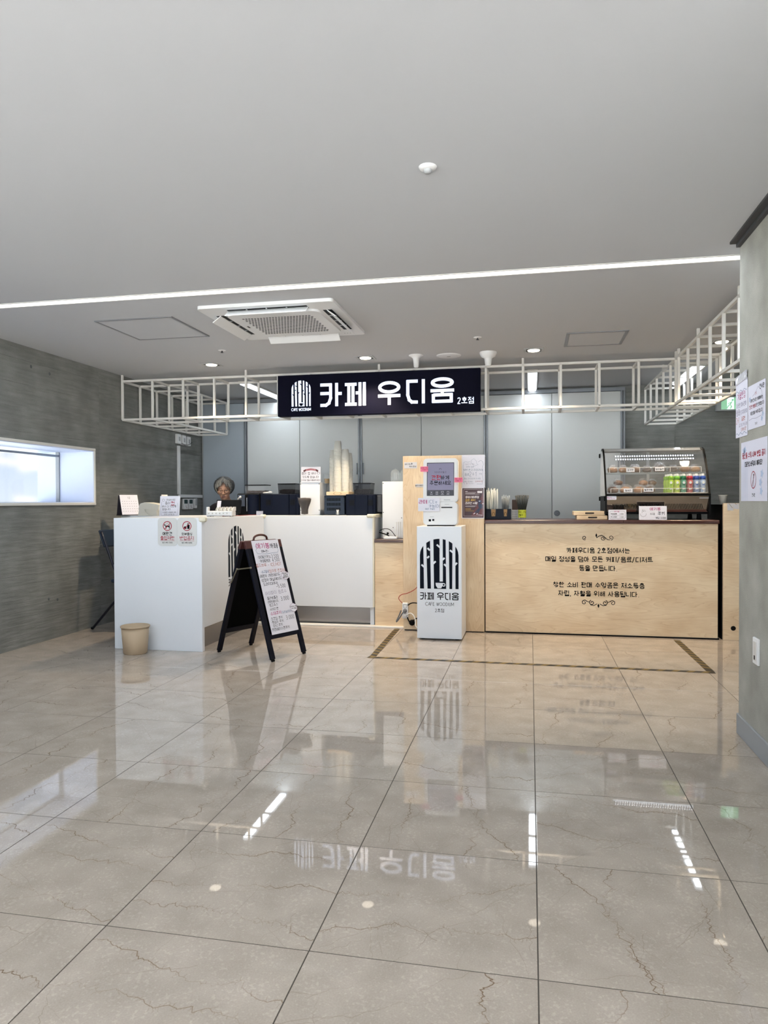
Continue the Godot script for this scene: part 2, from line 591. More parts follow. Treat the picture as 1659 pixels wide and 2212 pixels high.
func sky_picture() -> ImageTexture:
	var w := 1536
	var h := 768
	var im := Image.create(w, h, false, Image.FORMAT_RGBF)
	var n := noise(5, 5.0, 5)
	for y in h:
		var el := (0.5 - (y + 0.5) / h) * PI
		for x in w:
			var az := (x + 0.5) / w * TAU
			var d := Vector3(cos(el) * sin(az), sin(el), cos(el) * cos(az))
			var c := Color(0.55, 0.68, 0.86).lerp(Color(0.2, 0.36, 0.66), clampf(d.y * 1.3, 0.0, 1.0))
			c = c.lerp(Color(0.74, 0.83, 0.94), exp(-maxf(d.y, 0.0) * 14.0) * 0.9)
			if d.y < -0.01: c = Color(0.42, 0.42, 0.4)
			else:
				var q := Vector3(d.x, d.y * 2.6 + 0.1, d.z) * 1.5
				var v := n.get_noise_3d(q.x, q.y, q.z)
				c = c.lerp(Color(1.0, 1.0, 1.0), smoothstep(-0.05, 0.25, v) * 0.9)
			im.set_pixel(x, y, c)
	return ImageTexture.create_from_image(im)


# nine marble slabs side by side: warm beige ground, pale fossil flecks, rusty zigzag veins and hairlines
func marble_picture() -> ImageTexture:
	var S := 2048
	var a := noise(11, 0.004, 5).get_image(S, S, false, false, false).get_data()
	var b := noise(12, 0.05, 3).get_image(S, S, false, false, false).get_data()
	var f := noise(13, 0.13, 2).get_image(S, S, false, false, false).get_data()
	var g := noise(14, 0.006, 2).get_image(S, S, false, false, false).get_data()
	var data := PackedByteArray()
	data.resize(S * S * 3)
	var lut := PackedByteArray()
	lut.resize(256 * 3)
	for i in 256:
		var c := Color("92887e").lerp(Color("c3b8ad"), i / 255.0)
		lut[i * 3] = c.r8
		lut[i * 3 + 1] = c.g8
		lut[i * 3 + 2] = c.b8
	var k := 0
	for i in S * S:
		var t := (a[i] * 2 + f[i] + 128) / 4
		var e := b[i] + (g[i] - 128) / 3
		if e > 168: t += mini((e - 168) * 3, 46)
		t = clampi(t, 0, 255) * 3
		data[k] = lut[t]
		data[k + 1] = lut[t + 1]
		data[k + 2] = lut[t + 2]
		k += 3
	var im := Image.create_from_data(S, S, false, Image.FORMAT_RGB8, data)
	var r := RandomNumberGenerator.new()
	r.seed = 77
	var C := 682
	var dab := func(x: float, y: float, o: Vector2i, w: float, ink: Color, al: float) -> void:
		for yy in range(int(y - w), int(y + w) + 2):
			for xx in range(int(x - w), int(x + w) + 2):
				if xx < 1 or yy < 1 or xx >= C - 1 or yy >= C - 1: continue
				var d := Vector2(xx - x, yy - y).length()
				var q := clampf(w + 0.5 - d, 0.0, 1.0) * al
				if q > 0.01: im.set_pixel(o.x + xx, o.y + yy, im.get_pixel(o.x + xx, o.y + yy).lerp(ink, q))
	for cell in 9:
		var o := Vector2i((cell % 3) * C, (cell / 3) * C)
		var mains := [3, 2, 1, 4, 2, 1, 3, 2, 2][cell] as int
		var lane := r.randf_range(-0.5, 0.5)
		for v in mains + 24:
			var main := v < mains
			var p := Vector2(r.randf_range(0, C), r.randf_range(0, C))
			if main: p = Vector2((v + r.randf_range(0.3, 0.9)) / (mains + 0.3) * C, 0)
			var dir := PI * 0.5 + lane * 0.5 + r.randf_range(-0.15, 0.15) if main else r.randf_range(0, TAU)
			var ink := Color("5f4936").lerp(Color("75604c"), r.randf()) if main else Color("6f6254")
			var alpha := r.randf_range(0.4, 0.6) if main else r.randf_range(0.3, 0.55)
			var wd := r.randf_range(1.0, 1.9) if main else r.randf_range(0.45, 0.9)
			var steps := 900 if main else int(r.randf_range(160, 560))
			var zig := r.randf_range(0.9, 1.5) if main else r.randf_range(0.2, 0.8)
			var bend := 0.0
			var jag := 0.0
			for s in steps:
				bend = bend * 0.985 + r.randf_range(-0.03, 0.03)
				if r.randf() < (0.2 if main else 0.12): jag = r.randf_range(-1.0, 1.0) * zig
				p += Vector2.from_angle(dir + bend + jag) * 1.5
				if p.x < 1 or p.y < 0 or p.x >= C - 1 or p.y >= C - 1: break
				var sw := 0.72 + 0.28 * sin(s * 0.013 + v * 2.0)
				dab.call(p.x, p.y, o, wd * sw, ink, alpha * sw)
				if main and r.randf() < 0.16 * sw:
					var q := p
					var da := dir + r.randf_range(0.7, 2.2) * (1 if r.randf() < 0.5 else -1)
					for z in int(r.randf_range(4, 26)):
						q += Vector2.from_angle(da + r.randf_range(-1.3, 1.3)) * 1.2
						dab.call(q.x, q.y, o, 0.6, ink, alpha * 0.6)
	return ImageTexture.create_from_image(im)


# board-marked concrete: [colour, relief]
func concrete_pictures() -> Array:
	var S := 1024
	var grain := noise(31, 0.012, 4)
	grain.domain_warp_enabled = true
	grain.domain_warp_amplitude = 30.0
	grain.domain_warp_frequency = 0.006
	var blot := noise(32, 0.004, 4).get_image(S, S, false, false, false).get_data()
	var dust := noise(33, 0.2, 2).get_image(S, S, false, false, false).get_data()
	var hm := PackedByteArray()
	hm.resize(S * S)
	var co := PackedByteArray()
	co.resize(S * S * 3)
	for y in S:
		var board := y / 128
		var edge := 0.0
		var inb := y % 128
		if inb < 2: edge = 0.14 + 0.1 * (board * 53 % 3)
		for x in S:
			var i := y * S + x
			var g := grain.get_noise_2d(x * 0.3 + board * 777.0, y * 3.2)
			var hgt := clampf(0.5 + g * 0.42 - edge + (board * 37 % 5) * 0.012, 0.0, 1.0)
			hm[i] = int(hgt * 255.0)
			var l := 0.48 + (blot[i] - 128) * 0.00042 + (dust[i] - 128) * 0.0003 + g * 0.038 - edge * 0.12
			co[i * 3] = int(clampf(l, 0, 1) * 252.0)
			co[i * 3 + 1] = int(clampf(l, 0, 1) * 255.0)
			co[i * 3 + 2] = int(clampf(l, 0, 1) * 250.0)
	var sm := PackedByteArray()
	sm.resize(S * S * 3)
	for i in S * S:
		var l := 162 + (blot[i] - 128) / 6 + (dust[i] - 128) / 12
		sm[i * 3] = l + 1
		sm[i * 3 + 1] = l
		sm[i * 3 + 2] = l - 8
	return [ImageTexture.create_from_image(Image.create_from_data(S, S, false, Image.FORMAT_RGB8, co)), ImageTexture.create_from_image(Image.create_from_data(S, S, false, Image.FORMAT_L8, hm)), ImageTexture.create_from_image(Image.create_from_data(S, S, false, Image.FORMAT_RGB8, sm))]


# rotary-cut birch: wavering contour bands along x
func birch_picture() -> Image:
	var S := 1024
	var n := noise(41, 0.0016, 3)
	var m := noise(42, 0.02, 3)
	var fine := noise(43, 0.15, 2)
	var data := PackedByteArray()
	data.resize(S * S * 3)
	var lo := Color("c9a982")
	var hi := Color("f2dfc0")
	for y in S:
		for x in S:
			var v := n.get_noise_2d(x * 0.42, y * 1.5) * 9.0 + m.get_noise_2d(x * 0.16, y * 1.1) * 0.35
			var band := v - floorf(v)
			var t := 0.66 + 0.16 * band - 0.34 * exp(-pow((band - 0.94) / 0.06, 2.0)) - 0.12 * exp(-pow((band - 0.5) / 0.04, 2.0))
			t += fine.get_noise_2d(x * 0.12, y * 2.5) * 0.16 + m.get_noise_2d(x * 0.2 + 900.0, y * 0.2) * 0.3
			var c := lo.lerp(hi, clampf(t, 0.0, 1.0))
			var i := (y * S + x) * 3
			data[i] = c.r8
			data[i + 1] = c.g8
			data[i + 2] = c.b8
	return Image.create_from_data(S, S, false, Image.FORMAT_RGB8, data)


func dark_wood_picture() -> ImageTexture:
	var S := 256
	var n := noise(51, 0.02, 4)
	var im := Image.create(S, S, false, Image.FORMAT_RGB8)
	for y in S:
		for x in S:
			im.set_pixel(x, y, Color("3a1d19").lerp(Color("54302a"), clampf(0.5 + n.get_noise_2d(x * 0.4, y * 5.0) * 0.9, 0, 1)))
	return ImageTexture.create_from_image(im)


func triplanar(m: StandardMaterial3D, size: float, world := true) -> StandardMaterial3D:
	m.uv1_triplanar = true
	m.uv1_world_triplanar = world
	m.uv1_triplanar_sharpness = 8.0
	m.uv1_scale = Vector3.ONE / size
	return m


func materials() -> void:
	var m := mat("marble", Color.WHITE, 0.022, 0.0, 0.5)
	m.albedo_texture = marble_picture()
	m.texture_repeat = true
	var cc := concrete_pictures()
	m = triplanar(mat("board_concrete", Color(1.06, 1.06, 1.06), 0.85, 0.0, 0.3), 1.6)
	m.albedo_texture = cc[0]
	m.heightmap_enabled = true
	m.heightmap_texture = cc[1]
	m.heightmap_scale = 0.5
	m = triplanar(mat("smooth_concrete", Color(1.0, 1.0, 1.0), 0.8, 0.0, 0.3), 1.4)
	m.albedo_texture = cc[2]
	var bi := birch_picture()
	m = triplanar(mat("birch", Color(1, 1, 1), 0.42, 0.0, 0.45), 1.25)
	m.albedo_texture = ImageTexture.create_from_image(bi)
	m.uv1_scale = Vector3(1.0 / 2.04, 1.0 / 1.2, 1.0 / 2.04)
	m.uv1_offset = Vector3(0.412 / 2.04, 0, 0)
	bi = bi.duplicate()
	bi.rotate_90(CLOCKWISE)
	m = triplanar(mat("birch_upright", Color(0.97, 0.965, 0.96), 0.42, 0.0, 0.45), 1.1)
	m.albedo_texture = ImageTexture.create_from_image(bi)
	m.uv1_scale = Vector3(1.0 / 1.1, 1.0 / 1.75, 1.0 / 1.1)
	m.uv1_offset = Vector3(1.17 / 1.1, 0, 0)
	m = triplanar(mat("dark_wood", Color(1, 1, 1), 0.28, 0.0, 0.5), 0.6)
	m.albedo_texture = dark_wood_picture()
	mat("ceiling_paint", Color("c3c5c9"), 0.9, 0.0, 0.2)
	mat("white_panel", Color("e2e7ee"), 0.32)
	mat("back_panel", Color("dadddd"), 0.38)
	mat("blue_panel", Color("a8b2bc"), 0.42)
	mat("aluminium", Color("8d9299"), 0.4, 0.55)
	mat("steel", Color("9a9794"), 0.26, 1.0)
	mat("mirror_steel", Color("b0aaa2"), 0.07, 1.0)
	mat("white_metal", Color("e2e0db"), 0.45)
	mat("white_plastic", Color("e6e7e8"), 0.38)
	mat("cream_plastic", Color("dcd8c6"), 0.5)
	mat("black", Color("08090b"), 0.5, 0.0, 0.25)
	mat("ink", Color("101013"), 0.75, 0.0, 0.15)
	mat("red_ink", Color("a02a3c"), 0.7, 0.0, 0.3)
	mat("pink_ink", Color("b03a76"), 0.7, 0.0, 0.3)
	mat("blue_ink", Color("46668a"), 0.7, 0.0, 0.3)
	mat("faint_ink", Color("9a93a5"), 0.7, 0.0, 0.3)
	mat("paper", Color("e3e3ee"), 0.55)
	mat("grey_plastic", Color("a9acaf"), 0.45)
	mat("navy_plastic", Color("101826"), 0.5, 0.0, 0.3)
	mat("navy_shell", Color("0c1426"), 0.5, 0.0, 0.25)
	mat("dark_plastic", Color("0c0e12"), 0.45, 0.0, 0.25)
	clear("glass", Color(1, 1, 1), 0.04, 0.02).metallic_specular = 0.36
	clear("smoke_glass", Color(0.03, 0.04, 0.08), 0.5, 0.05).metallic_specular = 0.4
	clear("film", Color(0.95, 0.96, 1.0), 0.07, 0.12)
	clear("clear_plastic", Color(0.86, 0.9, 0.92), 0.14, 0.06).metallic_specular = 0.4


# ---------------------------------------------------------------- the room
func setting() -> void:
	# floor: grey bed, polished marble slabs laid on it
	var b := B.new()
	b.span(Vector3(-4.3, -0.25, -9.0), Vector3(5.2, -0.001, 3.1))
	var floor_node := struct("floor", b, mat("grout", Color("4c463f"), 0.9), "polished beige marble slab floor with rust-brown veins")
	var plates := []
	for k in 36:
		var cell := k % 9
		var turn := (k / 9) % 4
		var t := B.new()
		var uv := Rect2((cell % 3) * 682.0 / 2048.0 + 0.002, (cell / 3) * 682.0 / 2048.0 + 0.002, 0.329, 0.329)
		var h := 0.2982
		var e := 0.0002
		var U := func(p: Vector3) -> Vector2:
			var q := Vector2(p.x, p.z) / 0.6
			q = q.rotated(PI * 0.5 * turn)
			return uv.position + (q + Vector2(0.5, 0.5)) * uv.size
		var top := [Vector3(-h + e, 0, h - e), Vector3(h - e, 0, h - e), Vector3(h - e, 0, -h + e), Vector3(-h + e, 0, -h + e)]
		var low := [Vector3(-h, -e, h), Vector3(h, -e, h), Vector3(h, -e, -h), Vector3(-h, -e, -h)]
		t.quad_uv(top[0], top[1], top[2], top[3], U.call(top[0]), U.call(top[1]), U.call(top[2]), U.call(top[3]))
		for i in 4:
			var j := (i + 1) % 4
			t.quad_uv(low[i], low[j], top[j], top[i], U.call(low[i]), U.call(low[j]), U.call(top[j]), U.call(top[i]))
			var d := Vector3(0, -0.0007, 0)
			t.quad_uv(low[i] + d, low[j] + d, low[j], low[i], U.call(low[i]), U.call(low[j]), U.call(low[j]), U.call(low[i]))
		plates.append(t.mesh())
	var far := SurfaceTool.new()
	far.begin(Mesh.PRIMITIVE_TRIANGLES)
	for i in range(-5, 11):
		for j in range(-9, 12):
			var at := Vector3(-1.182 + 0.6 * i + 0.3, 0, -1.835 - 0.6 * j + 0.3)
			if at.z > 3.0 or at.x > 5.1: continue
			var pick: ArrayMesh = plates[rng.randi() % 36]
			var seen := j >= -1 and j <= 8 and i <= 5 or j > 8 and i >= 3 and i <= 6
			if seen and not (at.z < -7.0 and at.x < 1.5):
				var o := MeshInstance3D.new()
				o.name = "tile"
				o.mesh = pick
				o.material_override = M.marble
				o.position = at
				floor_node.add_child(o, true)
			else:
				far.append_from(pick, 0, Transform3D(Basis.IDENTITY, at))
	var rest := MeshInstance3D.new()
	rest.name = "tile_field"
	rest.mesh = far.commit()
	rest.material_override = M.marble
	rest.set_meta("kind", "stuff")
	floor_node.add_child(rest, true)
	# ceiling
	b = B.new()
	b.span(Vector3(-5.9, CEIL, -9.0), Vector3(5.2, CEIL + 0.25, 3.6))  # runs past the left wall as an added eave, keeping sun off the jamb
	struct("ceiling", b, M.ceiling_paint, "flat pale grey painted ceiling")
	# left wall, thick, with a deep window opening from z -6.29 to -2.6
	b = B.new()
	var x0 := -4.66
	b.span(Vector3(x0, -0.25, -9.0), Vector3(-4.15, 1.20, -1.3))
	b.span(Vector3(x0, 1.71, -9.0), Vector3(-4.15, CEIL + 0.1, -1.3))
	b.span(Vector3(x0, 1.20, -9.0), Vector3(-4.15, 1.71, -6.29))
	b.span(Vector3(x0, 1.20, -2.6), Vector3(-4.15, 1.71, -1.3))
	struct("wall_left", b, M.board_concrete, "dark grey board-marked concrete wall with a low wide window")
	# its window: liner, inner frame, glazing bars, pane
	var win := thing("window_1", "low wide deep-set window in the left concrete wall showing cloudy sky", "", Vector3(-4.15, 1.455, -4.445))
	win.set_meta("kind", "structure")
	b = B.new()
	var wl := 1.845
	for s in [-1.0, 1.0]:
		b.span(Vector3(-0.6, s * 0.255 - 0.012, -wl), Vector3(0.012, s * 0.255 + 0.012, wl), 0.002)
		b.span(Vector3(-0.6, -0.243, s * wl - 0.012), Vector3(0.012, 0.243, s * wl + 0.012), 0.002)
	part("liner", b, mat("jamb_white", Color("dde6fa"), 0.5), win)
	b = B.new()
	for s in [-1.0, 1.0]:
		b.span(Vector3(0.0, s * 0.262 - 0.012, -wl - 0.02), Vector3(0.02, s * 0.262 + 0.012, wl + 0.02), 0.003)
		b.span(Vector3(0.0, -0.25, s * (wl + 0.007) - 0.012), Vector3(0.02, 0.25, s * (wl + 0.007) + 0.012), 0.003)
	part("frame", b, M.white_metal, win)
	b = B.new()
	b.span(Vector3(-0.39, 0.195, -wl), Vector3(-0.35, 0.215, wl), 0.002)
	for z in [-wl + 0.01, 0.0, wl - 0.01]:
		b.span(Vector3(-0.39, -0.243, z - 0.014), Vector3(-0.35, 0.243, z + 0.014), 0.002)
	part("glazing_bar", b, M.aluminium, win)
	b = B.new()
	b.span(Vector3(-0.375, -0.243, -wl), Vector3(-0.369, 0.243, wl))
	part("pane", b, M.glass, win)
	# back wall: concrete carrier, folding partition leaves and their aluminium frames
	b = B.new()
	b.span(Vector3(-4.66, -0.25, -9.0), Vector3(5.2, CEIL + 0.1, -8.66))
	var back := struct("wall_back", b, M.board_concrete, "back wall with pale grey partition leaves and board-marked concrete")
	var edges := [-4.14, -3.535, -2.82, -2.045, -1.288, -0.516, 0.245, 1.035]
	for k in 7:
		var l: float = edges[k] + (0.024 if k in [0, 1, 3, 5] else 0.003)
		var r: float = edges[k + 1] - (0.022 if k in [0, 2, 4, 6] else 0.003)
		b = B.new()
		b.span(Vector3(l, 0.02, -8.66), Vector3(r, 2.455, -8.625), 0.003)
		part("panel", b, M.blue_panel if k == 0 else M.back_panel, back)
	for x in [-3.535, -2.045, -0.516, 1.035]:
		for s in ([0.0] if x in [-3.535] else [-0.014, 0.014]):
			b = B.new()
			b.span(Vector3(x + s - 0.011, 0.0, -8.66), Vector3(x + s + 0.011, 2.5, -8.612), 0.002)
			part("frame", b, M.aluminium, back)
	b = B.new()
	b.span(Vector3(-4.14, 2.458, -8.66), Vector3(1.06, 2.5, -8.605), 0.002)
	part("frame", b, M.aluminium, back)
	part("backing", B.new().span(Vector3(-4.14, 0.02, -8.6605), Vector3(1.04, 2.46, -8.648)), mat("seam_grey", Color("a9adb0"), 0.5), back)
	for x in [-2.085, -2.005, 0.985]:
		for y in [1.61]:
			b = B.new()
			b.span(Vector3(x - 0.006, y - 0.07, -8.625), Vector3(x + 0.006, y + 0.07, -8.603), 0.002)
			part("handle", b, M.aluminium, back)
	b = B.new()
	b.lathe(Vector3(0.302, 1.062, -8.625), [Vector2(0.034, 0), Vector2(0.034, 0.006), Vector2(0.026, 0.008), Vector2(0.026, 0.003), Vector2(0, 0.003)], 20, Basis(Vector3(1, 0, 0), PI / 2))
	b.bar(Vector3(0.285, 1.05, -8.618), Vector3(0.322, 1.072, -8.618), 0.012, 0.01, Vector3(0, 0, 1), 0.002)
	part("lock", b, M.aluminium, back)
	# far right wall
	b = B.new()
	b.span(Vector3(5.0, -0.25, -9.0), Vector3(5.25, CEIL + 0.1, 3.1))
	struct("wall_right", b, M.smooth_concrete, "plain concrete wall closing the hall on the far side")
	# pier at the right with dark shadow-gap trim and skirting
	b = B.new()
	b.span(Vector3(1.05, -0.02, -3.995), Vector3(2.3, CEIL + 0.05, -1.4), 0.006)
	struct("wall_pier", b, M.smooth_concrete, "smooth grey concrete pier with taped notices, at the picture edge")
	b = B.new()
	b.span(Vector3(1.0, CEIL - 0.012, -3.985), Vector3(1.06, CEIL + 0.02, -1.35), 0.001)
	b.span(Vector3(1.03, CEIL - 0.03, -3.985), Vector3(1.06, CEIL - 0.012, -1.35), 0.001)
	struct("trim_1", b, mat("dark_trim", Color("3c3d40"), 0.6), "dark metal trim where the concrete pier meets the ceiling")
	b = B.new()
	b.span(Vector3(1.041, 0.0, -4.0), Vector3(1.06, 0.105, -1.4), 0.003)
	struct("baseboard_pier", b, mat("skirting", Color("9a9d9f"), 0.6), "scuffed grey skirting along the concrete pier")
	# glazed front behind the camera: posts, rails, panes; open ground and an added sun-bouncing terrace outside
	b = B.new()
	for k in 7:
		b.span(Vector3(-4.15 + k * 1.525 - 0.03, 0, 3.0), Vector3(-4.15 + k * 1.525 + 0.03, CEIL, 3.1))
	b.span(Vector3(-4.15, 0, 3.0), Vector3(5.0, 0.06, 3.1))
	b.span(Vector3(-4.15, CEIL - 0.06, 3.0), Vector3(5.0, CEIL, 3.1))
	var front := struct("window_2", b, M.aluminium, "glazed front of the hall behind the viewer")
	for k in 6:
		b = B.new()
		b.span(Vector3(-4.12 + k * 1.525, 0.06, 3.045), Vector3(-2.655 + k * 1.525, CEIL - 0.06, 3.055))
		part("pane", b, M.glass, front)
	b = B.new()
	for k in 4:
		b.span(Vector3(-4.25, 0, -1.3 + k * 1.45), Vector3(-4.15, CEIL, -1.24 + k * 1.45))
	b.span(Vector3(-4.25, 0, -1.3), Vector3(-4.15, 0.06, 3.1))
	b.span(Vector3(-4.25, CEIL - 0.06, -1.3), Vector3(-4.15, CEIL, 3.1))
	front = struct("window_3", b, M.aluminium, "glazed left side of the hall behind the viewer")
	for k in 3:
		b = B.new()
		b.span(Vector3(-4.205, 0.06, -1.24 + k * 1.45), Vector3(-4.195, CEIL - 0.06, 0.15 + k * 1.45))
		part("pane", b, M.glass, front)
	b = B.new()
	b.span(Vector3(-30, -0.35, 3.1), Vector3(30, -0.02, 40))
	struct("added_pavement", b, mat("paving", Color("b5b0a6"), 0.9), "pale paved terrace added in front of the hall to bounce sunlight")
	b = B.new()
	b.span(Vector3(-250, -1.5, -150), Vector3(-4.66, -0.6, 150))
	struct("ground", b, mat("grass_ground", Color("858580"), 0.95), "open grassy ground outside the left window")


func ceiling_fittings() -> void:
	# recessed light line
	var t := thing("ceiling_light", "long thin white light line recessed across the whole ceiling", "light", Vector3(-0.6, CEIL, -4.235))
	var b := B.new()
	for s in [-1.0, 1.0]:
		b.span(Vector3(-3.54, -0.004, s * 0.041 - 0.006), Vector3(3.6, 0.006, s * 0.041 + 0.006), 0.001)
	part("frame", b, M.white_metal, t)
	b = B.new()
	b.span(Vector3(-3.54, -0.002, -0.035), Vector3(3.6, 0.006, 0.035))
	part("diffuser", b, glow("light_line", Color(0.97, 0.98, 1.0), 2.2), t)
	area(Vector3(-0.57, CEIL - 0.012, -4.235), Vector2(7.1, 0.06), Color(0.93, 0.97, 1.0), 4.6)
	# air conditioner
	t = thing("air_conditioner", "white ceiling cassette air conditioner with open flaps and perforated grille", "air conditioner", Vector3(-1.725, CEIL, -4.99))
	var hw := 0.475
	b = B.new()
	b.prism(rrect(hw * 2, hw * 2, 0.03), 0.022, Transform3D(Basis(Vector3(1, 0, 0), PI / 2), Vector3(0, 0, 0)))
	part("panel", b, M.white_plastic, t)
	b = B.new()
	b.prism(rrect(0.66, 0.66, 0.06), 0.02, Transform3D(Basis(Vector3(1, 0, 0), PI / 2), Vector3(0, -0.018, 0)))
	var gr := part("grille", b, M.white_plastic, t)
	b = B.new()
	for i in 23:
		for j in 15:
			var x := -0.24 + i * 0.0218 + (0.0109 if j % 2 else 0.0)
			b.box(Vector3(x, -0.0385, -0.225 + j * 0.032), Vector3(0.014, 0.002, 0.013), 0.0, Basis(Vector3(0, 1, 0), 0.5))
	var slots := part("grille_hole", b, mat("slot", Color("42454a"), 0.8), gr)
	slots.set_meta("kind", "stuff")
	for k in 4:
		var bas := Basis(Vector3(0, 1, 0), PI * 0.5 * k)
		b = B.new()
		b.box(bas * Vector3(0, -0.0225, -0.385), (bas * Vector3(0.56, 0.002, 0.062)).abs())
		part("outlet", b, M.dark_plastic, t)
		for f in 3:
			part("vane", B.new().box(bas * Vector3(-0.14 + f * 0.14, -0.026, -0.385), (bas * Vector3(0.008, 0.004, 0.055)).abs()), M.grey_plastic, t)
		b = B.new()
		b.box(bas * Vector3(0, -0.045, -0.412), Vector3(0.57, 0.006, 0.075), 0.002, bas * Basis(Vector3(1, 0, 0), -0.62))
		part("flap", b, M.white_plastic, t)
	b = B.new()
	for k in 4:
		b.lathe(Vector3(0.33 + k * 0.022, -0.022, -0.40), [Vector2(0, -0.002), Vector2(0.005, -0.0015), Vector2(0.005, 0)], 8)
	part("indicator", b, M.grey_plastic, t)
	b = B.new()
	b.box(Vector3(-0.29, -0.0385, 0.0), Vector3(0.012, 0.002, 0.045))
	part("badge", b, M.dark_plastic, t)
	# access hatches
	hatch(Vector3(-2.79, CEIL, -5.03), 0.61, 0.62, 0.018, "square access hatch in the ceiling left of the air conditioner")
	hatch(Vector3(0.515, CEIL, -6.1), 0.47, 0.50, 0.026, "grey-framed access hatch in the ceiling near the right lattice")
	# downlights
	var places := [[-2.985, "square recessed downlight at the left end of the downlight row"], [-1.476, "square recessed downlight just above the shop sign"], [0.03, "square recessed downlight beside the two hanging sensors"], [1.56, "square recessed downlight behind the lattice near the concrete pier"]]
	var p0: Node3D
	for k in 4:
		var at := Vector3(places[k][0], CEIL, -6.45)
		if k == 0:
			p0 = thing("downlight", places[k][1], "light", at, 0.0, "recessed downlights")
			b = B.new()
			for s in [-1.0, 1.0]:
				b.span(Vector3(-0.085, -0.005, s * 0.075 - 0.01), Vector3(0.085, 0.003, s * 0.075 + 0.01), 0.001)
				b.span(Vector3(s * 0.075 - 0.01, -0.005, -0.065), Vector3(s * 0.075 + 0.01, 0.003, 0.065), 0.001)
			part("frame", b, M.grey_plastic, p0)
			b = B.new()
			b.box(Vector3(0, -0.0012, 0), Vector3(0.13, 0.002, 0.13))
			part("baffle", b, mat("baffle", Color("34363a"), 0.7), p0)
			b = B.new(true)
			b.lathe(Vector3(0, -0.002, 0), [Vector2(0, -0.012), Vector2(0.03, -0.011), Vector2(0.048, -0.007), Vector2(0.054, 0)], 24)
			part("bulb", b, glow("lamp_face", Color(1.0, 0.95, 0.86), 3.5), p0)
		else:
			copy(p0, places[k][1], at)
		var sp := SpotLight3D.new()
		sp.name = "downlight_beam"
		sp.light_color = Color(1.0, 0.9, 0.76)
		sp.light_energy = 2.8
		sp.light_size = 0.05
		sp.spot_angle = 55.0
		sp.spot_angle_attenuation = 0.6
		sp.spot_range = 12.0
		sp.spot_attenuation = 2.0
		sp.shadow_enabled = true
		add_child(sp, true)
		sp.position = at + Vector3(0, -0.02, 0)
		sp.rotation.x = -PI / 2
	# batten lights over the work area
	for r in [[Vector3(-3.055, CEIL, -8.0), "white batten light over the back work area, left one"], [Vector3(0.022, CEIL, -7.99), "white batten light over the back work area, behind the middle of the lattice"], [Vector3(1.58, CEIL, -7.87), "white batten light seen through the right lattice"]]:
		t = thing("batten_light", r[1], "light", r[0], 0.0, "batten lights")
		b = B.new()
		b.span(Vector3(-0.055, -0.02, -0.62), Vector3(0.055, 0.0, 0.62), 0.003)
		part("body", b, M.white_metal, t)
		b = B.new()
		b.prism(PackedVector2Array([Vector2(-0.045, 0), Vector2(0.045, 0), Vector2(0.04, -0.018), Vector2(0.02, -0.026), Vector2(-0.02, -0.026), Vector2(-0.04, -0.018)]), 1.2, Transform3D(Basis.IDENTITY, Vector3(0, -0.02, -0.6)))
		part("diffuser", b, glow("batten", Color(0.94, 0.97, 1.0), 1.8), t)
		area(r[0] + Vector3(0, -0.05, 0), Vector2(0.08, 1.2), Color(0.93, 0.97, 1.0), 0.45)
	# light lines added behind the camera to brighten the hall, out of the picture
	for z in [-0.4, 2.0]:
		t = thing("ceiling_light", "added light line across the ceiling behind the viewer, %s" % ("nearer one" if z < 0 else "by the glazed front"), "light", Vector3(0.4, CEIL, z))
		b = B.new()
		b.span(Vector3(-4.5, -0.002, -0.035), Vector3(4.5, 0.006, 0.035))
		part("diffuser", b, M.light_line, t)
		area(Vector3(0.4, CEIL - 0.012, z), Vector2(9.0, 0.06), Color(0.93, 0.97, 1.0), 4.6)
	# sensors, sprinklers, cover plate
	var sensor := [Vector2(0.066, 0.0), Vector2(0.066, -0.006), Vector2(0.05, -0.012), Vector2(0.03, -0.03), Vector2(0.026, -0.05), Vector2(0.022, -0.105), Vector2(0.014, -0.112), Vector2(0, -0.112)]
	sensor.reverse()
	single("ceiling_sensor", B.new(true).lathe(Vector3.ZERO, sensor, 28), M.white_plastic, "white funnel-shaped ceiling sensor with a wide flange, above the shop sign", "sensor", Vector3(-1.006, CEIL, -6.44))
	sensor = [Vector2(0.075, 0.0), Vector2(0.075, -0.012), Vector2(0.062, -0.04), Vector2(0.035, -0.055), Vector2(0.034, -0.06), Vector2(0.026, -0.118), Vector2(0.02, -0.122), Vector2(0, -0.122)]
	sensor.reverse()
	single("ceiling_sensor", B.new(true).lathe(Vector3.ZERO, sensor, 28), M.white_plastic, "white cup-shaped ceiling sensor with a stub spout, right of the sign", "sensor", Vector3(-0.364, CEIL, -6.45))
	t = thing("ceiling_plate", "flat round white cover plate on the ceiling between the two sensors", "cover plate", Vector3(-0.721, CEIL, -6.52))
	part("disc", B.new(true).lathe(Vector3.ZERO, [Vector2(0, -0.008), Vector2(0.1, -0.007), Vector2(0.112, -0.003), Vector2(0.113, 0)], 32), M.white_plastic, t)
	part("slot", B.new().box(Vector3(0, -0.0085, 0.0), Vector3(0.03, 0.002, 0.007)), M.slot, t)
	t = thing("smoke_detector", "round white smoke detector with a dark core on the near ceiling", "detector", Vector3(-0.395, CEIL, -2.84))
	part("body", B.new(true).lathe(Vector3.ZERO, [Vector2(0.0, -0.012), Vector2(0.02, -0.012), Vector2(0.032, -0.008), Vector2(0.036, 0)], 28), M.white_plastic, t)
	part("core", B.new(true).lathe(Vector3.ZERO, [Vector2(0.0, -0.026), Vector2(0.012, -0.025), Vector2(0.016, -0.018), Vector2(0.017, -0.01)], 20), M.grey_plastic, t)
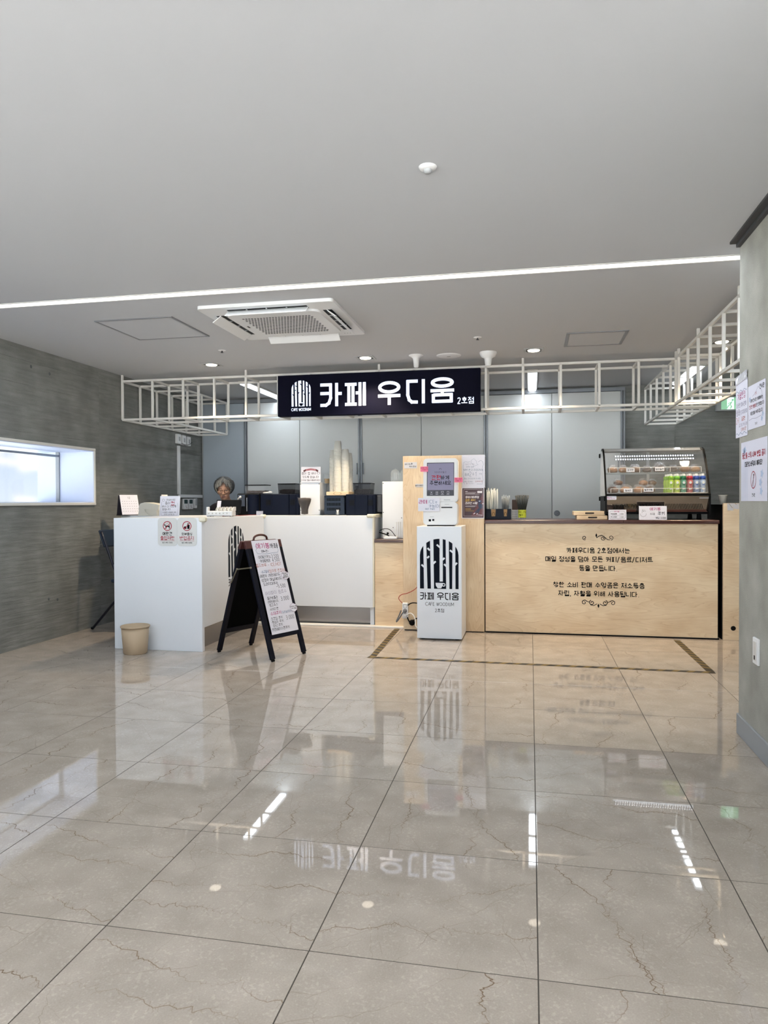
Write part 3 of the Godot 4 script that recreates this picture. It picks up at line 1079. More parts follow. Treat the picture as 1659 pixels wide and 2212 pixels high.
	for r in [[Vector3(-2.618, CEIL, -5.87), "tiny sprinkler head in the ceiling near the left downlight"], [Vector3(-0.414, CEIL, -5.85), "tiny sprinkler head in the ceiling above the cup-shaped sensor"]]:
		t = thing("sprinkler", r[1], "sprinkler", r[0], 0.0, "ceiling sprinklers")
		part("flange", B.new(true).lathe(Vector3.ZERO, [Vector2(0, -0.005), Vector2(0.03, -0.004), Vector2(0.034, 0)], 20), M.white_plastic, t)
		part("head", B.new(true).lathe(Vector3.ZERO, [Vector2(0, -0.022), Vector2(0.012, -0.021), Vector2(0.012, -0.018), Vector2(0.006, -0.016), Vector2(0.006, 0)], 12), M.slot, t)


func area(at: Vector3, size: Vector2, c: Color, e: float) -> void:
	var l := AreaLight3D.new()
	l.name = "lamp_light"
	l.area_size = size
	l.light_color = c
	l.light_energy = e
	l.area_range = 30.0
	l.area_attenuation = 2.0
	l.shadow_enabled = true
	add_child(l, true)
	l.position = at
	l.rotation.x = -PI / 2


func hatch(at: Vector3, w: float, d: float, f: float, label: String) -> void:
	var t := thing("ceiling_hatch", label, "hatch", at)
	var b := B.new()
	b.box(Vector3(0, -0.002, 0), Vector3(w - f, 0.004, d - f), 0.001)
	part("lid", b, M.ceiling_paint, t)
	b = B.new()
	for s in [-1.0, 1.0]:
		b.box(Vector3(0, -0.003, s * (d - f) * 0.5), Vector3(w, 0.008, f), 0.002)
		b.box(Vector3(s * (w - f) * 0.5, -0.003, 0), Vector3(f, 0.008, d - f), 0.002)
	part("frame", b, mat("hatch_frame", Color("8e9095"), 0.45, 0.4), t)


# ---------------------------------------------------------------- hanging lattice and sign
func lattice() -> void:
	var t := thing("hanging_lattice", "white square-tube metal lattice hanging over the counters on three sides", "lattice")
	var w := 0.022
	var y0 := 2.06
	var y1 := 2.455
	var bars := []
	var xa := -4.128
	var zf := -6.785
	var zb := -7.13
	# front run
	for y in [y0, y1]:
		for z in [zf, zb]:
			bars.append([Vector3(xa, y, z), Vector3(1.60, y, z)])
	for k in 18:
		var x := minf(xa + 0.3385 * k, 1.60)
		if k == 16: x = 1.262
		for z in [zf, zb]:
			if k >= 16 and z == zb: continue
			bars.append([Vector3(x, y0, z), Vector3(x, y1, z)])
		if k < 16:
			for y in [y0, y1]:
				bars.append([Vector3(x, y, zf), Vector3(x, y, zb)])
		if k in [0, 4, 8, 12, 16]:
			bars.append([Vector3(x, y1, zf), Vector3(x, CEIL, zf)])
	# left run along the wall
	for y in [y0, y1]:
		for x in [xa, -3.755]:
			bars.append([Vector3(x, y, zb), Vector3(x, y, -8.545)])
	for k in range(1, 5):
		var z := zb - 0.3538 * k
		for x in [xa, -3.755]:
			bars.append([Vector3(x, y0, z), Vector3(x, y1, z)])
		for y in [y0, y1]:
			bars.append([Vector3(xa, y, z), Vector3(-3.755, y, z)])
		if k in [1, 3]:
			bars.append([Vector3(-3.755, y1, z), Vector3(-3.755, CEIL, z)])
	# right run, towards the viewer behind the pier
	for y in [y0, y1]:
		for x in [1.262, 1.60]:
			bars.append([Vector3(x, y, -8.52), Vector3(x, y, -4.05)])
	for k in 13:
		var z := -8.52 + 0.372 * k
		for x in [1.262, 1.60]:
			bars.append([Vector3(x, y0, z), Vector3(x, y1, z)])
		for y in [y0, y1]:
			bars.append([Vector3(1.262, y, z), Vector3(1.60, y, z)])
		if k in [3, 5, 7, 10]:
			bars.append([Vector3(1.262, y1, z), Vector3(1.262, CEIL, z)])
	for r in bars:
		part("bar", B.new().bar(r[0], r[1], w, w, Vector3(0.0, 0.0, 1.0) if absf(r[0].z - r[1].z) < 1e-4 else Vector3.UP, 0.002), M.white_metal, t)


func sign_board() -> void:
	var t := thing("shop_sign", "long dark navy sign box with glowing white Korean letters and tree emblem", "sign", Vector3(-1.431, 2.234, -6.70))
	var W := 1.963
	var H := 0.398
	part("box", B.new().span(Vector3(-W / 2, -H / 2, -0.072), Vector3(W / 2, H / 2, 0), 0.004), mat("sign_navy", Color("05061a"), 0.6, 0.0, 0.2), t)
	var lit := glow("sign_letters", Color(0.78, 0.85, 1.0), 0.95)
	var xf := Transform3D(Basis.IDENTITY, Vector3(0, 0, 0.001))
	var X := func(x: float) -> float: return x * 0.9853 + 1.431
	var Y := func(y: float) -> float: return 1.2 + (y - 1.2) * 0.9853 - 2.234
	var boxes := []
	for r in [[-2.018, 2.128, -1.785, 2.368], [-1.770, 2.126, -1.548, 2.366], [-1.441, 2.124, -1.207, 2.357], [-1.166, 2.129, -0.972, 2.372], [-0.934, 2.132, -0.694, 2.372]]:
		boxes.append(Rect2(X.call(r[0]) + 0.008, Y.call(r[1]) + 0.006, (r[2] - r[0]) * 0.985 - 0.016, (r[3] - r[1]) * 0.985 - 0.014))
	var b := B.new()
	name_letters(b, boxes, 0.0295, xf)
	part("lettering", b, lit, t)
	b = B.new()
	write(b, "2호점", Vector2(X.call(-0.592), Y.call(2.122)), 0.058, 0.13, xf)
	write(b, "CAFE WOODIUM", Vector2(X.call(-2.206), Y.call(2.1)), 0.026, 0.17, xf, 0.5, 0.0, -0.04)
	part("small_lettering", b, lit, t)
	var ink := B.new()
	var dark := B.new()
	emblem(ink, dark, 0.193, xf.translated_local(Vector3(X.call(-2.206), Y.call(2.143), 0)))
	part("emblem", ink, lit, t)
	part("emblem_branch", dark, M.sign_navy, t)
	var l := AreaLight3D.new()
	l.name = "sign_light"
	l.area_size = Vector2(1.6, 0.25)
	l.light_color = Color(0.75, 0.8, 1.0)
	l.light_energy = 0.004
	l.area_range = 20.0
	l.area_attenuation = 2.0
	l.shadow_enabled = true
	add_child(l, true)
	l.position = Vector3(-1.4, 2.234, -6.69)
	l.rotation.y = PI


# ---------------------------------------------------------------- white counter on the left
func left_counter() -> void:
	var t := thing("white_counter", "white L-shaped service counter with cream corner guards and steel kick plates", "counter")
	part("front_panel", B.new().span(Vector3(-3.365, 0.0, -5.42), Vector3(-2.585, 1.077, -5.38), 0.002), M.white_panel, t)
	part("side_panel", B.new().span(Vector3(-2.625, 0.19, -6.78), Vector3(-2.586, 1.07, -5.42), 0.002), M.white_panel, t)
	part("rear_panel", B.new().span(Vector3(-2.62, 0.185, -6.80), Vector3(-1.482, 1.07, -6.76), 0.002), M.white_panel, t)
	part("end_panel", B.new().span(Vector3(-1.52, 0.0, -7.12), Vector3(-1.480, 1.06, -6.80), 0.002), M.white_panel, t)
	part("kick_plate", B.new().span(Vector3(-2.70, 0.0, -6.90), Vector3(-2.66, 0.19, -5.42), 0.001), M.steel, t)
	part("kick_plate", B.new().span(Vector3(-2.66, 0.0, -6.90), Vector3(-1.52, 0.185, -6.84), 0.001), M.steel, t)
	part("worktop", B.new().prism(PackedVector2Array([Vector2(-3.362, 5.42), Vector2(-2.60, 5.42), Vector2(-2.60, 6.63), Vector2(-4.06, 6.63), Vector2(-3.80, 6.36), Vector2(-3.362, 6.2)]), 0.032, Transform3D(Basis(Vector3(1, 0, 0), -PI / 2), Vector3(0, 1.0448, 0))), M.white_panel, t)
	part("worktop", B.new().span(Vector3(-2.90, 1.045, -7.40), Vector3(-1.476, 1.0705, -6.78), 0.002), M.white_panel, t)
	part("edge_strip", B.new().span(Vector3(-1.482, 0.19, -6.80), Vector3(-1.466, 1.07, -6.745), 0.003), M.cream_plastic, t)
	for p in [[Vector3(-2.583, 1.066, -5.40), Vector3(0.055, 0.045, 0.06)], [Vector3(-2.595, 1.062, -6.77), Vector3(0.06, 0.04, 0.055)]]:
		part("corner_guard", B.new().box(p[0], p[1], 0.012), M.cream_plastic, t)
	part("edge_guard", B.new().span(Vector3(-1.54, 1.048, -6.805), Vector3(-1.458, 1.085, -6.735), 0.012), M.cream_plastic, t)
	part("edge_guard", B.new().span(Vector3(-1.4755, 1.048, -7.10), Vector3(-1.458, 1.085, -6.80), 0.006), M.cream_plastic, t)
	# emblem on its side, facing the A-board
	var e := thing("tree_emblem", "dark tree-trunk emblem on the white counter's inner side, behind the menu board", "emblem", Vector3(-2.5845, 0.50, -6.07), PI / 2)
	var ink := B.new()
	var pap := B.new()
	var xf := Transform3D(Basis.IDENTITY, Vector3(0, 0.048, 0.0005))
	emblem(ink, pap, 0.345, xf)
	name_letters(ink, name_boxes(0.345, 0.06, Vector2(-0.172, -0.05)), 0.0075, Transform3D(Basis.IDENTITY, Vector3(0, 0.02, 0.0005)))
	part("trunk_gap", ink, mat("logo_ink", Color("0f1622"), 0.6, 0.0, 0.2), e)
	part("branch", pap, M.white_panel, e)
	# white strip along the floor at the counter's foot
	single("floor_strip", B.new().span(Vector3(-2.66, 0.0, -6.80), Vector3(-1.17, 0.016, -6.72), 0.002), mat("strip_white", Color("f0eeea"), 0.3), "white strip on the floor along the foot of the counters", "strip")


func name_boxes(width: float, h: float, at: Vector2) -> Array:
	var out := []
	for r in [[0.0, 0.172], [0.185, 0.352], [0.44, 0.61], [0.642, 0.782], [0.82, 0.996]]:
		out.append(Rect2(at.x + r[0] * width, at.y, (r[1] - r[0]) * width, h))
	return out


func left_counter_items() -> void:
	var T := 1.0775
	# prohibition plates on the front panel
	for k in 2:
		var t := thing("notice_plate", ["rounded grey no-pets notice plate on the white counter, the left one", "rounded grey no-outside-food notice plate on the white counter"][k], "notice", Vector3([-2.882, -2.711][k], 0.965, -5.378), 0.0, "notice plates on the white counter")
		part("plate", B.new().prism(rrect(0.17, 0.226, 0.028), 0.003, Transform3D(Basis.IDENTITY, Vector3(0, 0, -0.002))), mat("plate_grey", Color("d0d2d2"), 0.4), t)
		var xf := Transform3D(Basis.IDENTITY, Vector3(0, 0, 0.0016))
		var dark := B.new()
		if k == 0:
			dark.prism(PackedVector2Array([Vector2(-0.02, 0.052), Vector2(0.016, 0.05), Vector2(0.022, 0.063), Vector2(0.024, 0.062), Vector2(0.02, 0.046), Vector2(0.02, 0.026), Vector2(0.014, 0.026), Vector2(0.012, 0.04), Vector2(-0.006, 0.04), Vector2(-0.01, 0.026), Vector2(-0.016, 0.026), Vector2(-0.016, 0.042), Vector2(-0.022, 0.05), Vector2(-0.03, 0.052), Vector2(-0.028, 0.058), Vector2(-0.022, 0.064), Vector2(-0.018, 0.066)]), 0.0, xf, true)
			dark.stroke([Vector2(-0.012, 0.06), Vector2(0.004, 0.073)], 0.002, xf)
		else:
			dark.prism(PackedVector2Array([Vector2(-0.026, 0.025), Vector2(-0.004, 0.025), Vector2(-0.004, 0.041), Vector2(-0.012, 0.046), Vector2(-0.02, 0.045), Vector2(-0.027, 0.04)]), 0.0, xf, true)
			dark.prism(PackedVector2Array([Vector2(0.003, 0.025), Vector2(0.022, 0.025), Vector2(0.024, 0.058), Vector2(0.001, 0.058)]), 0.0, xf, true)
			dark.stroke([Vector2(0.004, 0.06), Vector2(0.012, 0.072)], 0.005, xf)
		part("pictogram", dark, M.ink, t)
		var red := B.new()
		var xr := xf.translated_local(Vector3(0, 0, 0.0003))
		red.stroke(circle(Vector2(0, 0.048), 0.036, 0.036, 28), 0.006, xr, true)
		red.stroke([Vector2(-0.025, 0.023), Vector2(0.025, 0.073)], 0.005, xr)
		red.stroke([Vector2(-0.062, -0.071), Vector2(0.062, -0.071)], 0.002, xr)
		write(red, ["출입제한", "반입금지"][k], Vector2(0, -0.064), 0.03, 0.12, xr)
		part("red_print", red, M.red_ink, t)
		lines(t, [[["애완견", "외부음식"][k], 0.0, -0.027, 0.027 if k == 0 else 0.022, 0.14, 0.5], ["협조 부탁 드려요", 0.0, -0.092, 0.011, 0.13, 0.5]], M.ink, 0.0018)
	# desk calendar
	var c := thing("desk_calendar", "standing desk calendar with white pages and dark foot, at the left wall", "calendar", Vector3(-3.90, T, -6.5), 0.95)
	part("page", B.new().prism(PackedVector2Array([Vector2(-0.09, 0), Vector2(0.09, 0), Vector2(0.09, 0.205), Vector2(-0.09, 0.205)]), 0.004, Transform3D(Basis(Vector3(1, 0, 0), -0.33), Vector3(0.0, 0.008, 0.06))), M.paper, c)
	part("back_board", B.new().box(Vector3(0, 0.1, -0.045), Vector3(0.185, 0.2, 0.004), 0.001, Basis(Vector3(1, 0, 0), 0.2)), mat("board_dark", Color("2a2730"), 0.6), c)
	part("foot", B.new().span(Vector3(-0.095, 0, -0.07), Vector3(0.095, 0.008, 0.068), 0.002), M.board_dark, c)
	var xf := Transform3D(Basis(Vector3(1, 0, 0), -0.33), Vector3(0.0, 0.008, 0.0645))
	var b := B.new()
	write(b, "12", Vector2(0, 0.165), 0.022, 0.1, xf)
	for r in 5:
		for q in 7:
			b.stroke([Vector2(-0.075 + q * 0.023, 0.14 - r * 0.026), Vector2(-0.067 + q * 0.023, 0.14 - r * 0.026)], 0.003, xf)
	part("print", b, M.ink, c)
	# ceramic-like napkin box
	c = thing("napkin_box", "cream paper tissue box with rounded overhanging lid, beside the desk calendar", "box", Vector3(-3.60, T, -6.42), -0.1)
	var cream := mat("cream_card", Color("c9c7bd"), 0.7)
	part("base", B.new().prism(PackedVector2Array([Vector2(-0.11, 0), Vector2(0.1, 0), Vector2(0.095, 0.06), Vector2(-0.1, 0.06)]), 0.13, Transform3D(Basis.IDENTITY, Vector3(0, 0, -0.06))), cream, c)
	part("lid", B.new().prism(PackedVector2Array([Vector2(-0.1, 0.06), Vector2(0.125, 0.055), Vector2(0.128, 0.105), Vector2(0.05, 0.118), Vector2(-0.03, 0.128), Vector2(-0.075, 0.118), Vector2(-0.09, 0.1)]), 0.145, Transform3D(Basis.IDENTITY, Vector3(0, 0, -0.066))), cream, c)
	part("fold", B.new().prism(PackedVector2Array([Vector2(-0.105, 0), Vector2(-0.02, 0.0), Vector2(0.03, 0.004), Vector2(-0.02, 0.03), Vector2(-0.03, 0.062), Vector2(-0.085, 0.062)]), 0.008, Transform3D(Basis.IDENTITY, Vector3(0, 0, 0.074))), cream, c)
	# small cup column
	cup_column("paper_cup", Vector3(-3.545, T, -6.56), 12, 0.0105, 0.039, "white paper cup in the short column behind the handwritten cup notice", "paper cups by the calendar")
	# handwritten cup notice
	c = thing("notice_card", "white handwritten cup notice with red syllable, leaning at the worktop's front", "notice", Vector3(-3.24, T + 0.093, -6.09), 0.0)
	c.rotation.x = -0.12
	sheet(c, 0.198, 0.186, M.paper, 0.003)
	lines(c, [["안녕하세요", 0.01, 0.05, 0.017, 0.09, 0.5], ["종이", -0.02, 0.015, 0.026, 0.09, 0.5], ["하나 더 있도록", -0.005, -0.012, 0.02, 0.1, 0.5], ["없습니다", -0.03, -0.038, 0.02, 0.1, 0.5], ["다회용컵 사용해요 부탁", 0.0, -0.063, 0.012, 0.1, 0.5], ["드려요 감사합니다", 0.0, -0.082, 0.012, 0.1, 0.5]], M.ink, 0.0008, 0.04)
	lines(c, [["컵", 0.03, 0.006, 0.038, 0.11, 0.5], ["V", -0.03, 0.05, 0.015, 0.1, 0.5]], M.red_ink, 0.0008, 0.03)
	b = B.new()
	b.stroke([Vector2(-0.08, 0.04), Vector2(-0.088, -0.03), Vector2(-0.08, -0.085), Vector2(0.0, -0.089), Vector2(0.08, -0.083), Vector2(0.087, -0.02), Vector2(0.078, 0.03)], 0.0014, Transform3D(Basis.IDENTITY, Vector3(0, 0, 0.0008)))
	b.stroke(circle(Vector2(-0.065, 0.055), 0.013, 0.011, 10), 0.0014, Transform3D(Basis.IDENTITY, Vector3(0, 0, 0.0008)), true)
	part("doodle", b, M.ink, c)
	# till screen and white card-reader block at the inner edge
	c = thing("till_screen", "black tilted till screen in front of the grey-haired woman", "screen", Vector3(-2.755, T, -6.30), 0.12)
	part("screen", B.new().box(Vector3(0, 0.085, 0), Vector3(0.235, 0.13, 0.018), 0.003, Basis(Vector3(1, 0, 0), -0.35)), M.dark_plastic, c)
	part("stand", B.new().prism(PackedVector2Array([Vector2(-0.05, 0), Vector2(0.06, 0), Vector2(0.02, 0.09), Vector2(-0.02, 0.09)]), 0.06, Transform3D(Basis(Vector3(0, 1, 0), PI / 2), Vector3(-0.03, 0, 0.02))), M.dark_plastic, c)
	part("slip", B.new().box(Vector3(-0.088, 0.088, 0.016), Vector3(0.036, 0.11, 0.002), 0.0, Basis(Vector3(1, 0, 0), -0.35)), M.paper, c)
	c = thing("coin_sorter", "white block with five slanted compartments and small keys on the counter edge", "organiser", Vector3(-2.70, T, -6.02), 0.1)
	part("base", B.new().span(Vector3(-0.115, 0.004, -0.05), Vector3(0.115, 0.05, 0.055), 0.006), M.white_plastic, c)
	for k in 5:
		part("bay", B.new().prism(PackedVector2Array([Vector2(-0.05, 0.05), Vector2(0.05, 0.05), Vector2(0.012, 0.085), Vector2(-0.05, 0.085)]), 0.005, Transform3D(Basis(Vector3(0, 1, 0), -PI / 2), Vector3(-0.02 + k * 0.034, 0, 0))), M.white_plastic, c)
		part("window", B.new().box(Vector3(-0.062 + 0.034 * k + 0.029, 0.066, 0.02), Vector3(0.026, 0.036, 0.003), 0.0, Basis(Vector3(1, 0, 0), -0.85)), mat("bay_grey", Color("a5a9a6"), 0.3), c)
	b = B.new()
	for k in 6:
		b.box(Vector3(-0.098 + k * 0.033, 0.028, 0.056), Vector3(0.012, 0.012, 0.002), 0.001)
	part("key", b, mat("key_grey", Color("b9bbb6"), 0.5), c)
	b = B.new()
	for s in [-1.0, 1.0]:
		b.lathe(Vector3(s * 0.09, 0.0, 0.03), [Vector2(0.008, 0), Vector2(0.008, 0.006)], 8)
		b.lathe(Vector3(s * 0.09, 0.0, -0.03), [Vector2(0.008, 0), Vector2(0.008, 0.006)], 8)
	part("foot", b, M.dark_plastic, c)
	part("roll_holder", B.new().span(Vector3(-0.135, 0, -0.03), Vector3(-0.117, 0.085, 0.02), 0.004), M.white_plastic, c)
	single("cable", B.new(true).tube(bend([Vector3(-2.66, T + 0.003, -5.95), Vector3(-2.64, T + 0.003, -6.3), Vector3(-2.62, T + 0.004, -6.5), Vector3(-2.61, T + 0.003, -6.62)]), 0.003, 6), hexmat("8c3a34"), "thin reddish cable lying along the inner counter edge", "cable")


func cup_mesh(r: float, h: float) -> B:
	var b := B.new(true)
	# stacked mouth down: rim at the bottom
	b.lathe(Vector3.ZERO, [Vector2(r - 0.001, 0.0), Vector2(r + 0.0012, 0.001), Vector2(r + 0.0012, 0.004), Vector2(r, 0.005), Vector2(r * 0.74, h), Vector2(r * 0.70, h), Vector2(r * 0.70, h - 0.004), Vector2(0, h - 0.004)], 20)
	return b


# upside-down paper cups nested in a column, every cup a thing
func cup_column(called: String, at: Vector3, n: int, step: float, r: float, label: String, group: String, h := 0.088) -> void:
	var first: Node3D
	var m := mat("paper_cup", Color("d9d7cf"), 0.6)
	for k in n:
		var p := at + Vector3(0, step * k, 0)
		if k == 0:
			first = single(called, cup_mesh(r, h), m, label.replace("paper cup", "paper cup lowest"), "paper cup", p, 0.0, group)
		else:
			copy(first, label.replace("paper cup", "paper cup topmost") if k == n - 1 else label.replace("cup in", "cup nested within"), p, k * 0.7, called)


# ---------------------------------------------------------------- the machines on the rear counter
func machines() -> void:
	var T := 1.0708
	# black coffee machine at the left
	var t := thing("coffee_machine", "black coffee machine with chrome trim and clear bean hopper, nearest the woman", "coffee machine", Vector3(-2.845, T, -7.18))
	part("body", B.new().span(Vector3(-0.125, 0, -0.18), Vector3(0.125, 0.222, 0.18), 0.01), M.dark_plastic, t)
	part("front_door", B.new(true).lathe(Vector3(0.055, 0.005, 0.165), [Vector2(0.062, 0), Vector2(0.062, 0.205)], 20, Basis.IDENTITY, PI, TAU), M.navy_shell, t)
	for x in [-0.005, 0.095]:
		part("trim", B.new().box(Vector3(x, 0.11, 0.205 if x < 0.05 else 0.195), Vector3(0.012, 0.14, 0.008), 0.003), mat("chrome", Color("b9c0c8"), 0.15, 1.0), t)
	part("side_glass", B.new().box(Vector3(-0.075, 0.15, 0.182), Vector3(0.08, 0.12, 0.004), 0.002), mat("machine_glass", Color("3c4656"), 0.12), t)
	part("lever", B.new(true).tube([Vector3(-0.11, 0.165, 0.19), Vector3(-0.075, 0.185, 0.215)], 0.008, 8).ball(Vector3(-0.07, 0.186, 0.218), Vector3.ONE * 0.013, 10, 6), M.white_plastic, t)
	hopper(t, Vector3(0.035, 0.222, 0.0), Vector3(0.225, 0.085, 0.16), "glass", 0.03)
	# navy machine with smoked hopper
	t = thing("coffee_machine", "dark navy boxy coffee machine with smoked hopper, left of the bean jar", "coffee machine", Vector3(-2.507, T, -7.19))
	navy_box(t, 0.418, 0.2165, false)
	hopper(t, Vector3(0.052, 0.2165, 0.02), Vector3(0.19, 0.10, 0.2), "smoke_glass", 0.045)
	# its twin at the right
	t = thing("coffee_machine", "dark navy boxy coffee machine with smoked hopper, at the counter's right end", "coffee machine", Vector3(-1.634, T, -7.08))
	navy_box(t, 0.30, 0.207, true)
	hopper(t, Vector3(-0.008, 0.207, 0.0), Vector3(0.18, 0.105, 0.18), "smoke_glass", 0.05)
	# white sheet-metal machine and what stands on it
	t = thing("ice_machine", "tall white sheet-metal machine with the handwritten banner notice on top", "ice machine", Vector3(-2.183, T, -7.25))
	part("body", B.new().span(Vector3(-0.105, 0, -0.2), Vector3(0.105, 0.33, 0.25), 0.003), M.white_panel, t)
	screws(t, [Vector3(-0.098, 0.315, 0.25), Vector3(0.097, 0.315, 0.25), Vector3(0.097, 0.05, 0.25), Vector3(-0.098, 0.05, 0.25)])
	part("side_case_or_shade", B.new().span(Vector3(0.105, 0, -0.25), Vector3(0.165, 0.318, 0.0), 0.004), M.grey_plastic, t)
	t = thing("notice_card", "white notice with a red ribbon banner, standing on the tall white machine", "notice", Vector3(-2.172, T + 0.33 + 0.079, -6.995))
	t.rotation.x = -0.06
	sheet(t, 0.205, 0.156, M.paper, 0.002)
	lines(t, [["종이 컵 하나 더", 0.0, 0.0, 0.026, 0.09, 0.5], ["있도록 없습니다", 0.0, -0.035, 0.022, 0.1, 0.5], ["다회용 컵을 이용해주세요!", 0.0, -0.064, 0.0155, 0.11, 0.5]], M.ink, 0.0008, 0.04)
	var xf := Transform3D(Basis.IDENTITY, Vector3(0, 0, 0.0006))
	var b := B.new()
	b.prism(PackedVector2Array([Vector2(-0.052, 0.036), Vector2(0, 0.044), Vector2(0.052, 0.036), Vector2(0.052, 0.056), Vector2(0, 0.064), Vector2(-0.052, 0.056)]), 0.0, xf, true)
	part("ribbon", b, mat("ribbon_red", Color("b9858e"), 0.6), t)
	b = B.new()
	for s in [-1.0, 1.0]:
		b.prism(PackedVector2Array([Vector2(s * 0.052, 0.036), Vector2(s * 0.083, 0.02), Vector2(s * 0.074, 0.034), Vector2(s * 0.082, 0.042), Vector2(s * 0.052, 0.056)]), 0.0, xf, true)
	part("ribbon_end", b, mat("ribbon_dark", Color("5a2c34"), 0.6), t)
	lines(t, [["반갑습니다", 0.0, 0.044, 0.013, 0.1, 0.5]], M.red_ink, 0.0009)
	t = thing("drink_cup", "clear plastic cup of amber drink beside the banner notice", "cup", Vector3(-2.04, T + 0.318, -7.13))
	part("cup", B.new(true).lathe(Vector3.ZERO, [Vector2(0, 0.001), Vector2(0.026, 0), Vector2(0.037, 0.098), Vector2(0.039, 0.1), Vector2(0.036, 0.1), Vector2(0.025, 0.003), Vector2(0, 0.003)], 20), M.clear_plastic, t)
	part("drink", B.new(true).lathe(Vector3.ZERO, [Vector2(0, 0.004), Vector2(0.0245, 0.004), Vector2(0.030, 0.052), Vector2(0, 0.052)], 20), mat("amber", Color("b58a1c"), 0.3), t)
	# glass jar of coffee beans in front
	t = thing("bean_jar", "flared glass jar full of dark coffee beans before the tall white machine", "jar", Vector3(-2.203, T, -6.885))
	part("glass", B.new(true).lathe(Vector3.ZERO, [Vector2(0, 0.0), Vector2(0.05, 0), Vector2(0.05, 0.006), Vector2(0.037, 0.012), Vector2(0.036, 0.055), Vector2(0.043, 0.08), Vector2(0.062, 0.13), Vector2(0.07, 0.18), Vector2(0.068, 0.18)], 28), M.glass, t)
	part("beans", B.new(true).lathe(Vector3.ZERO, [Vector2(0, 0.008), Vector2(0.034, 0.014), Vector2(0.034, 0.055), Vector2(0.041, 0.081), Vector2(0.06, 0.131), Vector2(0.066, 0.165), Vector2(0.05, 0.172), Vector2(0, 0.174)], 28), mat("beans", Color("241a17"), 0.55), t)
	b = B.new(true)
	for k in 70:
		var a := rng.randf() * TAU
		var r := sqrt(rng.randf()) * 0.058
		b.ball(Vector3(cos(a) * r, 0.172 - r * 0.08, sin(a) * r), Vector3(0.006, 0.004, 0.004), 6, 4, Basis(Vector3(0, 1, 0), rng.randf() * TAU))
	part("loose_bean", b, M.beans, t).set_meta("kind", "stuff")
	# blue-grey vented box and the wooden tray with cup columns
	t = thing("chiller_box", "blue-grey metal box with three rows of vent slots under the wooden tray", "machine", Vector3(-1.91, T, -7.13))
	part("body", B.new().span(Vector3(-0.104, 0.006, -0.2), Vector3(0.104, 0.197, 0.2), 0.004), mat("blue_grey", Color("2b3647"), 0.5, 0.0, 0.3), t)
	for r in 3:
		b = B.new()
		for k in 13:
			b.box(Vector3(-0.072 + k * 0.011, 0.06 + r * 0.048, 0.2), Vector3(0.006, 0.028, 0.004))
		part("vent_row", b, M.black, t)
	screws(t, [Vector3(-0.094, 0.182, 0.2), Vector3(0.094, 0.182, 0.2)])
	part("side_case_or_shade", B.new().span(Vector3(0.104, 0.0, -0.2), Vector3(0.135, 0.16, 0.12), 0.003), M.black, t)  # black box put in for the shade beside the machine
	t = thing("wooden_tray", "pale wooden tray with an oval grip hole carrying the tall cup columns", "tray", Vector3(-1.875, T + 0.197, -7.06))
	part("board", B.new().span(Vector3(-0.115, 0, -0.13), Vector3(0.115, 0.036, 0.14), 0.003), M.birch, t)
	part("grip", B.new(true).lathe(Vector3(0.0, 0.018, 0.1395), [Vector2(0.0, 0), Vector2(0.036, 0.0005), Vector2(0.04, 0.0012), Vector2(0.04, 0)], 24, Basis(Vector3(1, 0, 0), PI / 2) * Basis.from_scale(Vector3(1, 1, 0.38))), mat("grip_brown", Color("8a6a52"), 0.7), t)
	part("back_rail", B.new().span(Vector3(0.06, 0.0, -0.13), Vector3(0.155, 0.024, 0.0), 0.002), M.birch, t)
	var y := T + 0.197 + 0.0365
	var cols := [[Vector3(-1.89, y, -7.0), 41, "white paper cup in the tallest of the cup columns on the wooden tray"], [Vector3(-1.956, y, -7.07), 33, "white paper cup in the left cup column on the wooden tray"], [Vector3(-1.812, y, -7.0), 33, "white paper cup in the right cup column on the wooden tray"], [Vector3(-1.80, y, -7.09), 30, "white paper cup in the hindmost cup column on the wooden tray"]]
	for c in cols:
		cup_column("paper_cup", c[0], c[1], 0.0105, 0.0405, c[2], c[2].replace("white paper cup in", "paper cups of"))
	t = thing("syrup_bottle", "small dark brown bottle with black cap behind the right cup column", "bottle", Vector3(-1.757, T, -7.26))
	part("glass", B.new(true).lathe(Vector3.ZERO, [Vector2(0, 0), Vector2(0.034, 0), Vector2(0.035, 0.2), Vector2(0.03, 0.225), Vector2(0.013, 0.25), Vector2(0.013, 0.27)], 18), mat("brown_glass", Color("2a1b14"), 0.2), t)
	part("cap", B.new(true).lathe(Vector3.ZERO, [Vector2(0.017, 0.268), Vector2(0.017, 0.3), Vector2(0, 0.3)], 14), M.black, t)
	# a cup of short white picks on the counter edge
	t = thing("pick_cup", "small clear cup of white picks before the vented box", "cup", Vector3(-1.858, T, -6.86))
	part("cup", B.new(true).lathe(Vector3.ZERO, [Vector2(0, 0), Vector2(0.014, 0), Vector2(0.017, 0.03), Vector2(0.015, 0.03), Vector2(0.012, 0.003), Vector2(0, 0.003)], 14), M.clear_plastic, t)
	for k in 5:
		part("pick", B.new(true).tube([Vector3(0, 0.004, 0), Vector3((k - 2) * 0.006, 0.055, ((k * 3) % 5 - 2) * 0.004)], 0.0022, 6), M.white_plastic, t)
	single("cloth", B.new(true).ball(Vector3(0, 0.012, 0), Vector3(0.055, 0.012, 0.04), 14, 8).ball(Vector3(0.03, 0.014, 0.02), Vector3(0.03, 0.014, 0.03), 12, 6), mat("cloth_white", Color("c9ccd0"), 0.9), "crumpled white cloth lying on the left navy coffee machine", "cloth", Vector3(-2.655, T + 0.2165, -7.06))
